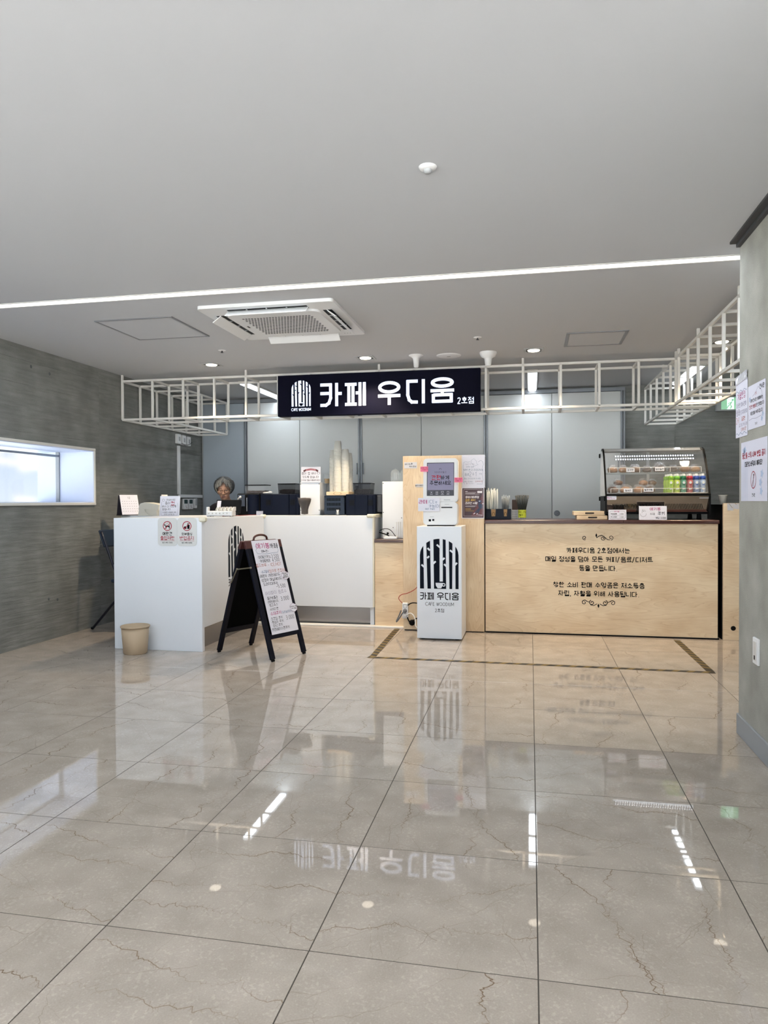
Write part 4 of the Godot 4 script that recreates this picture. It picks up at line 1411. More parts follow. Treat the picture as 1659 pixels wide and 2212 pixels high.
	single("name_card", B.new().box(Vector3(0, 0.022, 0), Vector3(0.07, 0.044, 0.002), 0.0, Basis(Vector3(1, 0, 0), -0.1)), mat("card_blue", Color("a9afc4"), 0.5), "small pale blue card standing before the left navy coffee machine", "card", Vector3(-2.66, T, -6.84))


func screws(t: Node3D, at: Array) -> void:
	for p in at:
		part("screw", B.new(true).lathe(p, [Vector2(0.0045, 0), Vector2(0.004, 0.002), Vector2(0, 0.0025)], 10, Basis(Vector3(1, 0, 0), PI / 2)), M.dark_plastic, t)


func hopper(t: Node3D, at: Vector3, s: Vector3, m: String, fill: float) -> void:
	var h := part("hopper", B.new().prism(PackedVector2Array([Vector2(-s.x * 0.46, 0), Vector2(s.x * 0.46, 0), Vector2(s.x * 0.5, s.y), Vector2(-s.x * 0.5, s.y)]), s.z, Transform3D(Basis.IDENTITY, at - Vector3(0, 0, s.z * 0.5))), M[m], t)
	part("lid", B.new().box(at + Vector3(0, s.y + 0.004, 0), Vector3(s.x * 1.02, 0.008, s.z * 1.03), 0.002), M.dark_plastic, h)
	var b := B.new()
	for k in 26:
		b.box(at + Vector3(-0.4 * s.x + 0.8 * s.x * (k % 13) / 12.0, fill * 0.5 + 0.001, (0.2 if k < 13 else -0.2) * s.z), Vector3(s.x * 0.09, fill * rng.randf_range(0.75, 1.15), s.z * 0.42), 0.004)
	part("beans", b, mat("beans", Color("241a17"), 0.55), h)


func navy_box(t: Node3D, w: float, h: float, angled: bool) -> void:
	part("body", B.new().span(Vector3(-w / 2, 0, -0.19), Vector3(w / 2, h, 0.185), 0.006), M.navy_shell, t)
	part("door", B.new().span(Vector3(-w * 0.18, 0.002, 0.18), Vector3(w * 0.24, h - 0.006, 0.195), 0.003), M.navy_shell, t)
	part("side_cover", B.new().span(Vector3(w * 0.25, 0.002, 0.18), Vector3(w * 0.42, h - 0.006, 0.192), 0.003), M.navy_shell, t)
	for x in [-w * 0.29, w * 0.335]:
		var b := B.new()
		b.box(Vector3(x, h * 0.6, 0.186 if x < 0 else 0.193), Vector3(0.05, 0.055, 0.004))
		part("vent", b, M.black, t)
		b = B.new()
		for k in 5:
			b.box(Vector3(x, h * 0.6 - 0.02 + k * 0.01, 0.1875 if x < 0 else 0.1945), Vector3(0.05, 0.003, 0.004))
		part("vent_bars", b, M.navy_plastic, t)
	if angled:
		part("rear_case", B.new().span(Vector3(w / 2, 0.03, -0.17), Vector3(w / 2 + 0.05, h - 0.012, 0.12), 0.006), mat("case_grey", Color("3f434b"), 0.5), t)


# ---------------------------------------------------------------- low wooden counter between white counter and tall panel
func low_counter_items() -> void:
	var t := thing("low_counter", "low plywood counter section with dark wood top between white counter and tall panel", "counter")
	part("front_panel", B.new().span(Vector3(-1.464, 0.0, -6.79), Vector3(-1.168, 0.813, -6.76), 0.001), M.birch, t)
	part("top", B.new().span(Vector3(-1.464, 0.813, -7.35), Vector3(-1.168, 0.843, -6.735), 0.003), M.dark_wood, t)
	var T := 0.8435
	t = thing("ice_machine", "tall white sheet-metal machine with glass domes on top, beside the tall panel", "ice machine", Vector3(-1.29, T, -7.15))
	part("body", B.new().span(Vector3(-0.137, 0.0, -0.2), Vector3(0.12, 0.557, 0.2), 0.003), M.white_panel, t)
	screws(t, [Vector3(-0.128, 0.54, 0.2), Vector3(0.105, 0.54, 0.2), Vector3(-0.128, 0.255, 0.2), Vector3(-0.125, 0.08, 0.2), Vector3(0.055, 0.2, 0.2), Vector3(-0.03, 0.105, 0.2)])
	for k in 2:
		t = thing("glass_dome", ["ribbed clear glass tumbler upside down on the white machine, left one", "ribbed clear glass tumbler upside down on the white machine, half behind the tall panel"][k], "glass", Vector3([-1.303, -1.21][k], T + 0.557, -6.99), 0.0, "upside-down tumblers")
		var b := B.new(true)
		b.lathe(Vector3.ZERO, [Vector2(0.044, 0), Vector2(0.045, 0.085), Vector2(0.038, 0.107), Vector2(0.02, 0.118), Vector2(0, 0.121)], 24)
		part("glass", b, M.clear_plastic, t)
		part("knob", B.new(true).ball(Vector3(0, 0.124, 0), Vector3(0.008, 0.007, 0.008), 10, 6), M.clear_plastic, t)
		for i in 8:
			var d := Vector3(cos(TAU * i / 8), 0, sin(TAU * i / 8))
			part("rib", B.new().bar(d * 0.0445, d * 0.0445 + Vector3(0, 0.085, 0), 0.006, 0.004, Vector3.RIGHT, 0.001), M.clear_plastic, t)
	t = thing("router", "small white network router with upright antennas at the foot of the white machine", "router", Vector3(-1.305, T, -6.82))
	part("body", B.new().span(Vector3(-0.075, 0.0, -0.045), Vector3(0.055, 0.024, 0.045), 0.005), M.white_plastic, t)
	for k in 3:
		part("antenna", B.new().bar(Vector3(0.042 + k * 0.014, 0.01, 0.0 - k * 0.03), Vector3(0.042 + k * 0.014, 0.165, -k * 0.03), 0.009, 0.006, Vector3.RIGHT, 0.002), M.white_plastic, t)
	single("cable", B.new(true).tube(bend([Vector3(-1.45, T + 0.075, -6.92), Vector3(-1.40, T + 0.095, -6.91), Vector3(-1.34, T + 0.085, -6.90), Vector3(-1.29, T + 0.03, -6.89), Vector3(-1.275, T + 0.012, -6.88)]), 0.0035, 6), M.dark_plastic, "thin grey cable arching over to the router", "cable")
	t = thing("power_lead", "black plug lead lying behind the router", "power lead", Vector3.ZERO)
	part("cord", B.new(true).tube(bend([Vector3(-1.455, T + 0.06, -6.93), Vector3(-1.42, T + 0.05, -6.92), Vector3(-1.385, T + 0.04, -6.91), Vector3(-1.36, T + 0.03, -6.90), Vector3(-1.335, T + 0.006, -6.885)]), 0.006, 8), M.black, t)
	part("plug", B.new().box(Vector3(-1.365, T + 0.05, -6.905), Vector3(0.02, 0.022, 0.02), 0.005), M.black, t)
	t = thing("network_plug", "bright blue network plug behind the router", "plug", Vector3(-1.345, T + 0.014, -6.89), 0.3)
	part("plug", B.new().box(Vector3.ZERO, Vector3(0.03, 0.014, 0.014), 0.002, Basis(Vector3(0, 0, 1), -0.4)), hexmat("2a3f8f", 0.4), t)
	part("cord", B.new(true).tube(bend([Vector3(0.012, -0.006, 0), Vector3(0.035, -0.009, 0.0), Vector3(0.06, -0.01, -0.005)]), 0.003, 6), hexmat("9aa2b8", 0.5), t)


# ---------------------------------------------------------------- tall plywood panel with notices
func tall_panel() -> void:
	var t := thing("tall_panel", "tall upright plywood panel behind the order kiosk", "panel")
	part("board", B.new().span(Vector3(-1.166, 0.008, -6.74), Vector3(-0.414, 1.626, -6.64), 0.002), M.birch_upright, t)
	part("plinth", B.new().span(Vector3(-1.155, 0.0, -6.735), Vector3(-0.425, 0.01, -6.65)), M.black, t)
	# slotted rail and clips at its right rear edge
	part("edge_rail", B.new().span(Vector3(-0.414, 0.005, -6.74), Vector3(-0.404, 1.61, -6.67), 0.001), M.dark_plastic, t)
	var zf := -6.6385
	# laminated handwritten notice
	var c := thing("notice_sheet", "laminated handwritten white notice with wavy outline, top right of the tall panel", "notice", Vector3(-0.511, 1.478, zf))
	sheet(c, 0.208, 0.296, M.paper)
	var xf := Transform3D(Basis.IDENTITY, Vector3(0, 0, 0.0006))
	lines(c, [["겨울한정 메뉴", -0.035, 0.058, 0.014, 0.08, 0.5]], M.faint_ink, 0.0006, 0.04)
	lines(c, [["따뜻한 음료", -0.03, 0.035, 0.012, 0.1, 0.5], ["달콤한", -0.07, 0.008, 0.014, 0.1, 0.5], ["군고구마라떼", 0.02, 0.002, 0.021, 0.09, 0.5], ["음료", -0.058, -0.04, 0.022, 0.09, 0.5], ["2+1", 0.0, -0.045, 0.042, 0.06, 0.5], ["한정", 0.065, -0.03, 0.012, 0.1, 0.5], ["메뉴 따끈하게 드세요", -0.01, -0.074, 0.015, 0.09, 0.5], ["매일 오전부터", -0.045, -0.1, 0.012, 0.1, 0.5], ["행사 기간 안내", -0.035, -0.116, 0.009, 0.1, 0.5]], M.blue_ink, 0.0006, 0.05)
	lines(c, [["오후까지만", 0.05, -0.1, 0.013, 0.12, 0.5]], M.red_ink, 0.0006, 0.05)
	var b := B.new()
	b.stroke([Vector2(-0.09, 0.08), Vector2(-0.07, 0.09), Vector2(-0.05, 0.082), Vector2(-0.03, 0.09)], 0.002, xf)
	b.stroke([Vector2(0.045, 0.085), Vector2(0.065, 0.098), Vector2(0.085, 0.088), Vector2(0.092, 0.06), Vector2(0.082, 0.04), Vector2(0.088, 0.0), Vector2(0.082, -0.04), Vector2(0.09, -0.08), Vector2(0.08, -0.118), Vector2(0.03, -0.116)], 0.002, xf)
	b.stroke([Vector2(-0.09, 0.08), Vector2(-0.094, 0.04), Vector2(-0.088, 0.01), Vector2(-0.095, -0.03), Vector2(-0.086, -0.06), Vector2(-0.095, -0.09), Vector2(-0.08, -0.118)], 0.002, xf)
	b.stroke([Vector2(-0.02, 0.1), Vector2(0.005, 0.115), Vector2(0.03, 0.09), Vector2(0.028, 0.07), Vector2(0.045, 0.06), Vector2(0.02, 0.052), Vector2(0.005, 0.045), Vector2(-0.005, 0.068), Vector2(-0.022, 0.075), Vector2(-0.02, 0.1)], 0.0015, xf)
	part("outline_drawing", b, M.blue_ink, c)
	part("laminate", B.new().box(Vector3(0, -0.002, 0.0016), Vector3(0.222, 0.306, 0.0006)), M.film, c)
	# printed poster
	c = thing("poster", "dark maroon printed poster with a speed skater and white Korean headline", "poster", Vector3(-0.516, 1.188, zf))
	sheet(c, 0.206, 0.284, M.paper)
	part("field", B.new().box(Vector3(0, 0, 0.0004), Vector3(0.194, 0.270, 0.0006)), mat("maroon", Color("3a1f2e"), 0.4), c)
	part("lower_field", B.new().prism(PackedVector2Array([Vector2(0.097, -0.125), Vector2(0.097, 0.1), Vector2(-0.02, -0.125)]), 0.0, Transform3D(Basis.IDENTITY, Vector3(0, 0, 0.0009)), true), mat("maroon_light", Color("5a2733"), 0.4), c)
	xf = Transform3D(Basis.IDENTITY, Vector3(0, 0, 0.0012))
	b = B.new()
	b.stroke([Vector2(-0.083, 0.125), Vector2(0.085, 0.125), Vector2(0.085, -0.12), Vector2(-0.083, -0.12)], 0.0018, xf, true)
	b.stroke([Vector2(-0.07, 0.106), Vector2(-0.048, 0.106)], 0.005, xf)
	for r in [[-0.07, 0.03, 0.096], [-0.07, 0.02, 0.088], [-0.07, 0.06, 0.08], [-0.07, 0.035, -0.027], [-0.07, 0.02, -0.034]]:
		b.stroke([Vector2(r[0], r[2]), Vector2(r[1], r[2])], 0.0022, xf)
	b.prism(rrect(0.044, 0.02, 0.006, Vector2(0.062, 0.1)), 0.0, xf, true)
	write(b, "국제스케이트장", Vector2(-0.072, 0.044), 0.0195, 0.17, xf, 0.0, 0.0, -0.14, 0.15)
	write(b, "온라인 서명", Vector2(-0.072, -0.012), 0.021, 0.16, xf, 0.0, 0.0, -0.06, 0.15)
	part("white_print", b, mat("print_white", Color("d8d4dc"), 0.5), c)
	b = B.new()
	write(b, "김포 유치", Vector2(-0.072, 0.016), 0.0215, 0.16, xf, 0.0, 0.0, -0.06, 0.15)
	for y in [-0.052, -0.061]:
		b.stroke([Vector2(-0.07, y), Vector2(-0.018, y)], 0.0024, xf)
	b.stroke([Vector2(-0.07, -0.072), Vector2(0.01, -0.072)], 0.0024, xf)
	part("yellow_print", b, mat("print_yellow", Color("c9a652"), 0.5), c)
	b = B.new()
	b.prism(PackedVector2Array([Vector2(0.05, 0.0), Vector2(0.07, -0.004), Vector2(0.092, -0.018), Vector2(0.09, -0.05), Vector2(0.06, -0.055), Vector2(0.048, -0.03)]), 0.0, xf, true)
	b.prism(rrect(0.032, 0.026, 0.011, Vector2(0.062, 0.014)), 0.0, xf.translated_local(Vector3(0, 0, 0.0002)), true)
	b.stroke([Vector2(0.055, -0.05), Vector2(0.035, -0.075), Vector2(0.02, -0.09)], 0.011, xf)
	b.stroke([Vector2(0.065, -0.05), Vector2(0.052, -0.075), Vector2(0.042, -0.095)], 0.011, xf)
	part("skater", b, mat("skater_blue", Color("1d3150"), 0.5), c)
	b = B.new()
	b.stroke([Vector2(0.02, -0.092), Vector2(0.005, -0.102)], 0.007, xf)
	b.stroke([Vector2(0.042, -0.096), Vector2(0.034, -0.106)], 0.007, xf)
	b.stroke([Vector2(0.054, 0.016), Vector2(0.068, 0.018)], 0.006, xf.translated_local(Vector3(0, 0, 0.0004)))
	b.stroke([Vector2(0.086, -0.01), Vector2(0.094, -0.004)], 0.007, xf)
	b.stroke([Vector2(0.045, -0.108), Vector2(0.085, -0.112)], 0.003, xf)
	part("skater_highlight", b, M.print_white, c)
	# small slips and pink sticky notes
	c = thing("note_slip", "white slip with pencilled lines, top left of the tall panel", "note", Vector3(-1.093, 1.541, zf))
	sheet(c, 0.12, 0.058, mat("slip_grey", Color("cfcfd4"), 0.6))
	lines(c, [["음료 메뉴", -0.025, 0.004, 0.013, 0.1, 0.5], ["위치 안내", 0.02, -0.018, 0.014, 0.12, 0.5], ["후", 0.012, 0.004, 0.018, 0.11, 0.5], [">", 0.05, 0.0, 0.01, 0.1, 0.5]], M.ink, 0.0006, 0.05)
	c = thing("note_slip", "narrow white slip left of the kiosk screen, at mid height", "note", Vector3(-0.995, 1.352, zf))
	sheet(c, 0.105, 0.03, M.slip_grey)
	lines(c, [["음료 아메리카노", -0.008, -0.006, 0.0125, 0.12, 0.5]], M.ink, 0.0006, 0.05)
	var pink := mat("pink_note", Color("f07f9e"), 0.7)
	c = thing("sticky_note", "pink sticky note overlapping the kiosk's upper left edge", "note", Vector3(-0.912, 1.487, -6.276), 0.0, "pink sticky notes")
	sheet(c, 0.068, 0.046, pink)
	lines(c, [["디저트 쿠폰", 0.0, 0.004, 0.011, 0.13, 0.5], ["가능합니다", 0.008, -0.01, 0.01, 0.12, 0.5]], M.red_ink, 0.0006, 0.05)
	c = thing("sticky_note", "pink sticky note at the kiosk's right edge, beside the laminated notice", "note", Vector3(-0.612, 1.389, -6.276), 0.0, "pink sticky notes")
	sheet(c, 0.072, 0.042, pink)
	lines(c, [["쿠폰 스탬프", 0.0, 0.003, 0.011, 0.13, 0.5], ["이용합니다", 0.0, -0.012, 0.01, 0.12, 0.5]], M.red_ink, 0.0006, 0.05)
	# socket strip and leads
	c = thing("socket_strip", "white wall socket strip with round outlets at the tall panel's lower left edge", "socket strip", Vector3(-1.146, 0.186, zf))
	part("plate", B.new().box(Vector3(0, 0, 0.012), Vector3(0.056, 0.148, 0.026), 0.006), M.white_plastic, c)
	for k in 3:
		part("outlet", B.new(true).lathe(Vector3(0, 0.043 - k * 0.043, 0.025), [Vector2(0.02, 0.0), Vector2(0.02, 0.002), Vector2(0.016, 0.002), Vector2(0.015, -0.004), Vector2(0, -0.004)], 18, Basis(Vector3(1, 0, 0), PI / 2)), M.grey_plastic, c)
	c = thing("power_lead", "grey plug lead hanging from the socket strip to the left", "power lead", Vector3(-1.146, 0.186, zf))
	part("plug", B.new(true).lathe(Vector3(0, 0.0, 0.026), [Vector2(0.018, 0), Vector2(0.018, 0.02), Vector2(0.01, 0.036), Vector2(0, 0.036)], 16, Basis(Vector3(1, 0, 0), PI / 2)), mat("plug_grey", Color("6c6f74"), 0.5), c)
	part("cord", B.new(true).tube(bend([Vector3(0, 0, 0.055), Vector3(-0.02, -0.02, 0.06), Vector3(-0.045, -0.06, 0.05), Vector3(-0.075, -0.1, 0.03), Vector3(-0.082, -0.098, 0.02), Vector3(-0.06, -0.05, 0.012), Vector3(-0.04, 0.0, 0.008)]), 0.006, 8), M.plug_grey, c)
	c = thing("power_lead", "white lead curving from the socket strip to the pedestal", "power lead", Vector3(-1.146, 0.186, zf))
	part("plug", B.new(true).lathe(Vector3(0, -0.043, 0.026), [Vector2(0.017, 0), Vector2(0.017, 0.018), Vector2(0.008, 0.03), Vector2(0, 0.03)], 16, Basis(Vector3(1, 0, 0), PI / 2)), M.white_plastic, c)
	part("cord", B.new(true).tube(bend([Vector3(0, -0.043, 0.05), Vector3(0.03, -0.025, 0.06), Vector3(0.06, -0.015, 0.07), Vector3(0.09, -0.03, 0.09), Vector3(0.11, -0.07, 0.11), Vector3(0.118, -0.12, 0.14), Vector3(0.16, -0.15, 0.15)]), 0.0045, 8), M.white_plastic, c)
	c = thing("power_lead", "black lead with a round adapter between socket strip and pedestal", "power lead", Vector3(-1.146, 0.186, zf))
	part("cord", B.new(true).tube(bend([Vector3(0.02, -0.06, 0.02), Vector3(0.035, -0.09, 0.03), Vector3(0.05, -0.105, 0.03)]), 0.006, 8).tube(bend([Vector3(0.075, -0.1, 0.03), Vector3(0.1, -0.07, 0.05), Vector3(0.15, -0.05, 0.08)]), 0.006, 8), M.black, c)
	part("adapter", B.new(true).lathe(Vector3(0.065, -0.11, 0.002), [Vector2(0, 0), Vector2(0.026, 0), Vector2(0.028, 0.02), Vector2(0.022, 0.034), Vector2(0, 0.036)], 18, Basis(Vector3(1, 0, 0), PI / 2)), M.black, c)
	single("cable", B.new(true).tube(bend([Vector3(-1.12, 0.238, -6.612), Vector3(-1.08, 0.262, -6.6), Vector3(-1.03, 0.265, -6.58), Vector3(-0.985, 0.255, -6.55), Vector3(-0.93, 0.25, -6.5)]), 0.005, 8), M.black, "black cable arching from the socket strip's top to the pedestal", "cable")
	single("cable", B.new(true).tube(bend([Vector3(-1.165, 0.25, -6.62), Vector3(-1.2, 0.285, -6.62), Vector3(-1.205, 0.31, -6.62), Vector3(-1.18, 0.335, -6.62), Vector3(-1.12, 0.352, -6.61), Vector3(-1.05, 0.39, -6.58), Vector3(-1.0, 0.44, -6.55), Vector3(-0.95, 0.47, -6.5)]), 0.0035, 8), hexmat("b0483c", 0.5), "thin red cable curving from the socket strip to the pedestal", "cable")


# ---------------------------------------------------------------- order kiosk on its pedestal
func kiosk() -> void:
	var t := thing("kiosk_pedestal", "white pedestal box with tree emblem and Korean shop name, carrying the order kiosk", "pedestal", Vector3(-0.775, 0.0, -6.415))
	part("body", B.new().span(Vector3(-0.195, 0.012, -0.205), Vector3(0.195, 0.987, 0.205), 0.003), M.white_panel, t)
	for x in [-0.15, 0.15]:
		for z in [-0.15, 0.15]:
			part("foot", B.new(true).lathe(Vector3(x, 0, z), [Vector2(0, 0), Vector2(0.02, 0), Vector2(0.02, 0.013)], 12), M.black, t)
	# picture coordinates of the front, in metres from its centre line
	var xf := Transform3D(Basis.IDENTITY, Vector3(0, 0, 0.2056))
	var k := 0.393 / 860.0
	var ink := B.new()
	var pap := B.new()
	emblem(ink, pap, 735 * k, xf.translated_local(Vector3(0.0, 0.012 + (2140 - 1190) * k, 0)))
	part("emblem", ink, M.logo_ink, t)
	part("emblem_branch", pap, M.white_panel, t)
	var b := B.new()
	name_letters(b, name_boxes(738 * k, 135 * k, Vector2(-365 * k, 0.012 + (2140 - 1398) * k)), 0.0078, xf)
	write(b, "CAFE WOODIUM", Vector2(0.004, 0.012 + (2140 - 1512) * k), 0.031, 0.085, xf)
	write(b, "2호점", Vector2(0.004, 0.012 + (2140 - 1632) * k), 0.03, 0.1, xf)
	part("lettering", b, M.ink, t)

	var s := thing("order_kiosk", "white self-order touch kiosk with lit lilac screen standing on the white pedestal", "kiosk", Vector3(-0.775, 0.9875, -6.37))
	var tilt := Basis(Vector3(1, 0, 0), -0.06)
	var w := 0.305
	part("lower_body", B.new().prism(rrect(0.30, 0.2, 0.03, Vector2(0, 0.1)), 0.12, Transform3D(tilt, Vector3(0, 0.003, -0.04))).prism(rrect(0.292, 0.192, 0.026, Vector2(0, 0.1)), 0.126, Transform3D(tilt, Vector3(0, 0.003, -0.04))), M.white_plastic, s)
	part("upper_body", B.new().prism(rrect(w, 0.386, 0.03, Vector2(0, 0.395)), 0.075, Transform3D(tilt, Vector3(0, 0.003, 0.0))).prism(rrect(w - 0.012, 0.374, 0.026, Vector2(0, 0.395)), 0.083, Transform3D(tilt, Vector3(0, 0.003, 0.0))), M.white_plastic, s)
	part("foot", B.new().span(Vector3(-0.12, 0, -0.06), Vector3(0.12, 0.006, 0.05)), M.black, s)
	var f := Transform3D(tilt, Vector3(0, 0.003, 0.0835))
	part("bezel", B.new().prism(PackedVector2Array([Vector2(-0.119, 0.262), Vector2(0.121, 0.262), Vector2(0.121, 0.555), Vector2(-0.119, 0.555)]), 0.001, f), mat("bezel", Color("2c2e36"), 0.25), s)
	var sc := glow("kiosk_screen", Color(0.52, 0.50, 0.62), 0.55)
	sc.albedo_color = Color(0.25, 0.25, 0.3)
	sc.roughness = 0.2
	part("screen", B.new().prism(PackedVector2Array([Vector2(-0.113, 0.313), Vector2(0.116, 0.313), Vector2(0.116, 0.549), Vector2(-0.113, 0.549)]), 0.0016, f), sc, s)
	part("menu_bar", B.new().prism(PackedVector2Array([Vector2(-0.113, 0.266), Vector2(0.116, 0.266), Vector2(0.116, 0.313), Vector2(-0.113, 0.313)]), 0.0016, f), mat("menu_bar", Color("2b2d3a"), 0.25), s)
	var g := f.translated_local(Vector3(0, 0, 0.002))
	b = B.new()
	write(b, "하게", Vector2(0.041, 0.405), 0.036, 0.13, g)
	write(b, "주문하세요", Vector2(0.001, 0.358), 0.036, 0.13, g)
	write(b, "기다리지말고", Vector2(0.0, 0.463), 0.015, 0.08, g, 0.5, 0.0, 0.18)
	b.stroke([Vector2(-0.01, 0.492), Vector2(-0.007, 0.5), Vector2(0.0, 0.504), Vector2(0.007, 0.5), Vector2(0.01, 0.492)], 0.0022, g)
	part("lettering", b, M.ink, s)
	b = B.new()
	write(b, "간편", Vector2(-0.036, 0.403), 0.041, 0.14, g)
	part("red_lettering", b, M.red_ink, s)
	b = B.new()
	for i in 4:
		var x := -0.078 + i * 0.0485
		match i:
			0:
				b.stroke([Vector2(x - 0.008, 0.284), Vector2(x + 0.008, 0.3)], 0.002, g)
				b.stroke([Vector2(x + 0.008, 0.284), Vector2(x - 0.008, 0.3)], 0.002, g)
			1:
				for d in [Vector2(-0.006, 0.287), Vector2(0.006, 0.287), Vector2(-0.006, 0.297), Vector2(0.006, 0.297)]:
					b.stroke([Vector2(x, 0) + d - Vector2(0.003, 0), Vector2(x, 0) + d + Vector2(0.003, 0)], 0.006, g)
			2: b.stroke([Vector2(x - 0.01, 0.302), Vector2(x - 0.009, 0.29), Vector2(x, 0.284), Vector2(x + 0.009, 0.29), Vector2(x + 0.01, 0.302)], 0.002, g, true)
			3: b.stroke([Vector2(x - 0.008, 0.285), Vector2(x + 0.008, 0.285), Vector2(x + 0.008, 0.301), Vector2(x - 0.008, 0.301)], 0.002, g, true)
		b.stroke([Vector2(x - 0.012, 0.275), Vector2(x + 0.012, 0.275)], 0.0035, g)
	part("icons", b, mat("icon_grey", Color("b9bac6"), 0.4), s)
	part("reader_slot", B.new().box(tilt * Vector3(0.06, 0.225, 0.087), Vector3(0.055, 0.005, 0.004), 0.0, tilt), M.grey_plastic, s)
	var lf := tilt * Vector3(0, 0, 0.0865)
	part("card_slot", B.new().box(tilt * Vector3(0.058, 0.158, 0.088), Vector3(0.096, 0.009, 0.004), 0.001, tilt), M.dark_plastic, s)
	part("scanner_window", B.new().box(tilt * Vector3(-0.09, 0.045, 0.088), Vector3(0.02, 0.02, 0.004), 0.001, tilt).box(tilt * Vector3(-0.06, 0.048, 0.088), Vector3(0.018, 0.016, 0.004), 0.001, tilt), M.dark_plastic, s)
	b = B.new()
	for r in [[-0.09, -0.055, 0.075], [0.04, 0.08, 0.186]]:
		b.box(tilt * Vector3((r[0] + r[1]) * 0.5, r[2], 0.0875), Vector3(r[1] - r[0], 0.003, 0.003), 0.0, tilt)
	part("small_print", b, M.grey_plastic, s)
	# handwritten latte card stuck on
	var c := thing("notice_card", "white handwritten latte card taped to the kiosk's lower left", "notice", Vector3(-0.872, 1.176, -6.272), 0.0)
	sheet(c, 0.19, 0.116, M.paper, 0.0012)
	lines(c, [["라떼", -0.05, 0.006, 0.036, 0.11, 0.5]], M.pink_ink, 0.0007, 0.06)
	lines(c, [["ICE", 0.024, 0.01, 0.032, 0.07, 0.5], ["만", 0.066, 0.01, 0.018, 0.1, 0.5], ["가능(O)", 0.048, -0.026, 0.027, 0.09, 0.5], ["(HOT 가능X)", 0.01, -0.045, 0.014, 0.12, 0.5]], M.blue_ink, 0.0007, 0.05)


# ---------------------------------------------------------------- wooden counter and what stands on it
func wood_counter() -> void:
	var t := thing("wooden_counter", "wide plywood counter with printed Korean welcome text and dark wood top", "counter")
	part("front_panel", B.new().span(Vector3(-0.405, 0.012, -6.69), Vector3(1.583, 1.0, -6.658), 0.001), M.birch, t)
	part("plinth", B.new().span(Vector3(-0.40, 0.0, -6.69), Vector3(1.592, 0.012, -6.652)), M.black, t)
	part("end_panel", B.new().span(Vector3(1.553, 0.0, -7.25), Vector3(1.583, 1.0, -6.69), 0.001), M.black, t)
	part("top", B.new().span(Vector3(-0.410, 1.0, -7.3), Vector3(0.80, 1.032, -6.635), 0.003), M.dark_wood, t)
	part("top", B.new().span(Vector3(0.801, 1.0, -7.3), Vector3(1.590, 1.032, -6.635), 0.003), M.dark_wood, t)
	var b := B.new()
	var xf := Transform3D(Basis.IDENTITY, Vector3(0, 0, -6.6572))
	for r in [["카페우디움 2호점에서는", 0.588, 0.739, 0.05], ["매일 정성을 담아 모든 커피/음료/디저트", 0.593, 0.660, 0.05], ["등을 만듭니다.", 0.590, 0.580, 0.05], ["착한 소비 판매 수익금은 저소득층", 0.592, 0.430, 0.051], ["자립, 자활을 위해 사용됩니다.", 0.592, 0.353, 0.051]]:
		var wanted: float = {0.739: 0.545, 0.660: 0.920, 0.580: 0.327, 0.430: 0.785, 0.353: 0.695}[r[2]]
		var w := text_width(r[0], r[3])
		write(b, r[0], Vector2(r[1], r[2]), r[3] * 0.92, 0.14, xf, 0.5, 0.0, (wanted - w * 0.92) / String(r[0]).length() / (r[3] * 0.92))
	# scrolls above and below
	var curl := func(c: Vector2, r: float, a0: float, turns: float, s: float) -> Array:
		var p := []
		for k in 15:
			var u := k / 14.0
			p.append(c + Vector2(cos(a0 + s * u * turns * TAU), sin(a0 + s * u * turns * TAU)) * r * (1.0 - 0.75 * u))
		return p
	var y := 0.874
	b.stroke(curl.call(Vector2(0.472, y), 0.02, -1.0, 1.25, -1.0), 0.0055, xf)
	b.stroke([Vector2(0.576, y + 0.0), Vector2(0.595, y + 0.015), Vector2(0.62, y + 0.021), Vector2(0.64, y + 0.012), Vector2(0.648, y - 0.004)], 0.0065, xf)
	b.stroke(curl.call(Vector2(0.63, y - 0.004), 0.02, 0.0, 1.2, -1.0), 0.005, xf)
	b.stroke([Vector2(0.65, y + 0.004), Vector2(0.668, y - 0.015), Vector2(0.69, y - 0.018)], 0.0055, xf)
	b.stroke(curl.call(Vector2(0.698, y + 0.002), 0.022, -1.6, 1.2, 1.0), 0.005, xf)
	b.prism(PackedVector2Array([Vector2(0.574, y + 0.0), Vector2(0.566, y + 0.022), Vector2(0.574, y + 0.042), Vector2(0.582, y + 0.022)]), 0.0, xf, true)
	y = 0.292
	for s in [-1.0, 1.0]:
		var cx := 0.592
		b.stroke(curl.call(Vector2(cx + s * 0.122, y + 0.004), 0.024, PI * 0.5 + s * 1.2, 1.2, -s), 0.0055, xf)
		b.stroke([Vector2(cx + s * 0.142, y + 0.014), Vector2(cx + s * 0.115, y + 0.026), Vector2(cx + s * 0.09, y + 0.012), Vector2(cx + s * 0.078, y + 0.008)], 0.005, xf)
		b.stroke(curl.call(Vector2(cx + s * 0.056, y + 0.004), 0.024, PI * 0.5 - s * 0.3, 1.25, -s), 0.006, xf)
		b.stroke([Vector2(cx + s * 0.07, y - 0.015), Vector2(cx + s * 0.04, y - 0.022), Vector2(cx + s * 0.012, y - 0.006)], 0.0055, xf)
	b.prism(PackedVector2Array([Vector2(0.592, y - 0.045), Vector2(0.583, y - 0.022), Vector2(0.592, y - 0.004), Vector2(0.601, y - 0.022)]), 0.0, xf, true)
	part("lettering", b, M.ink, t)


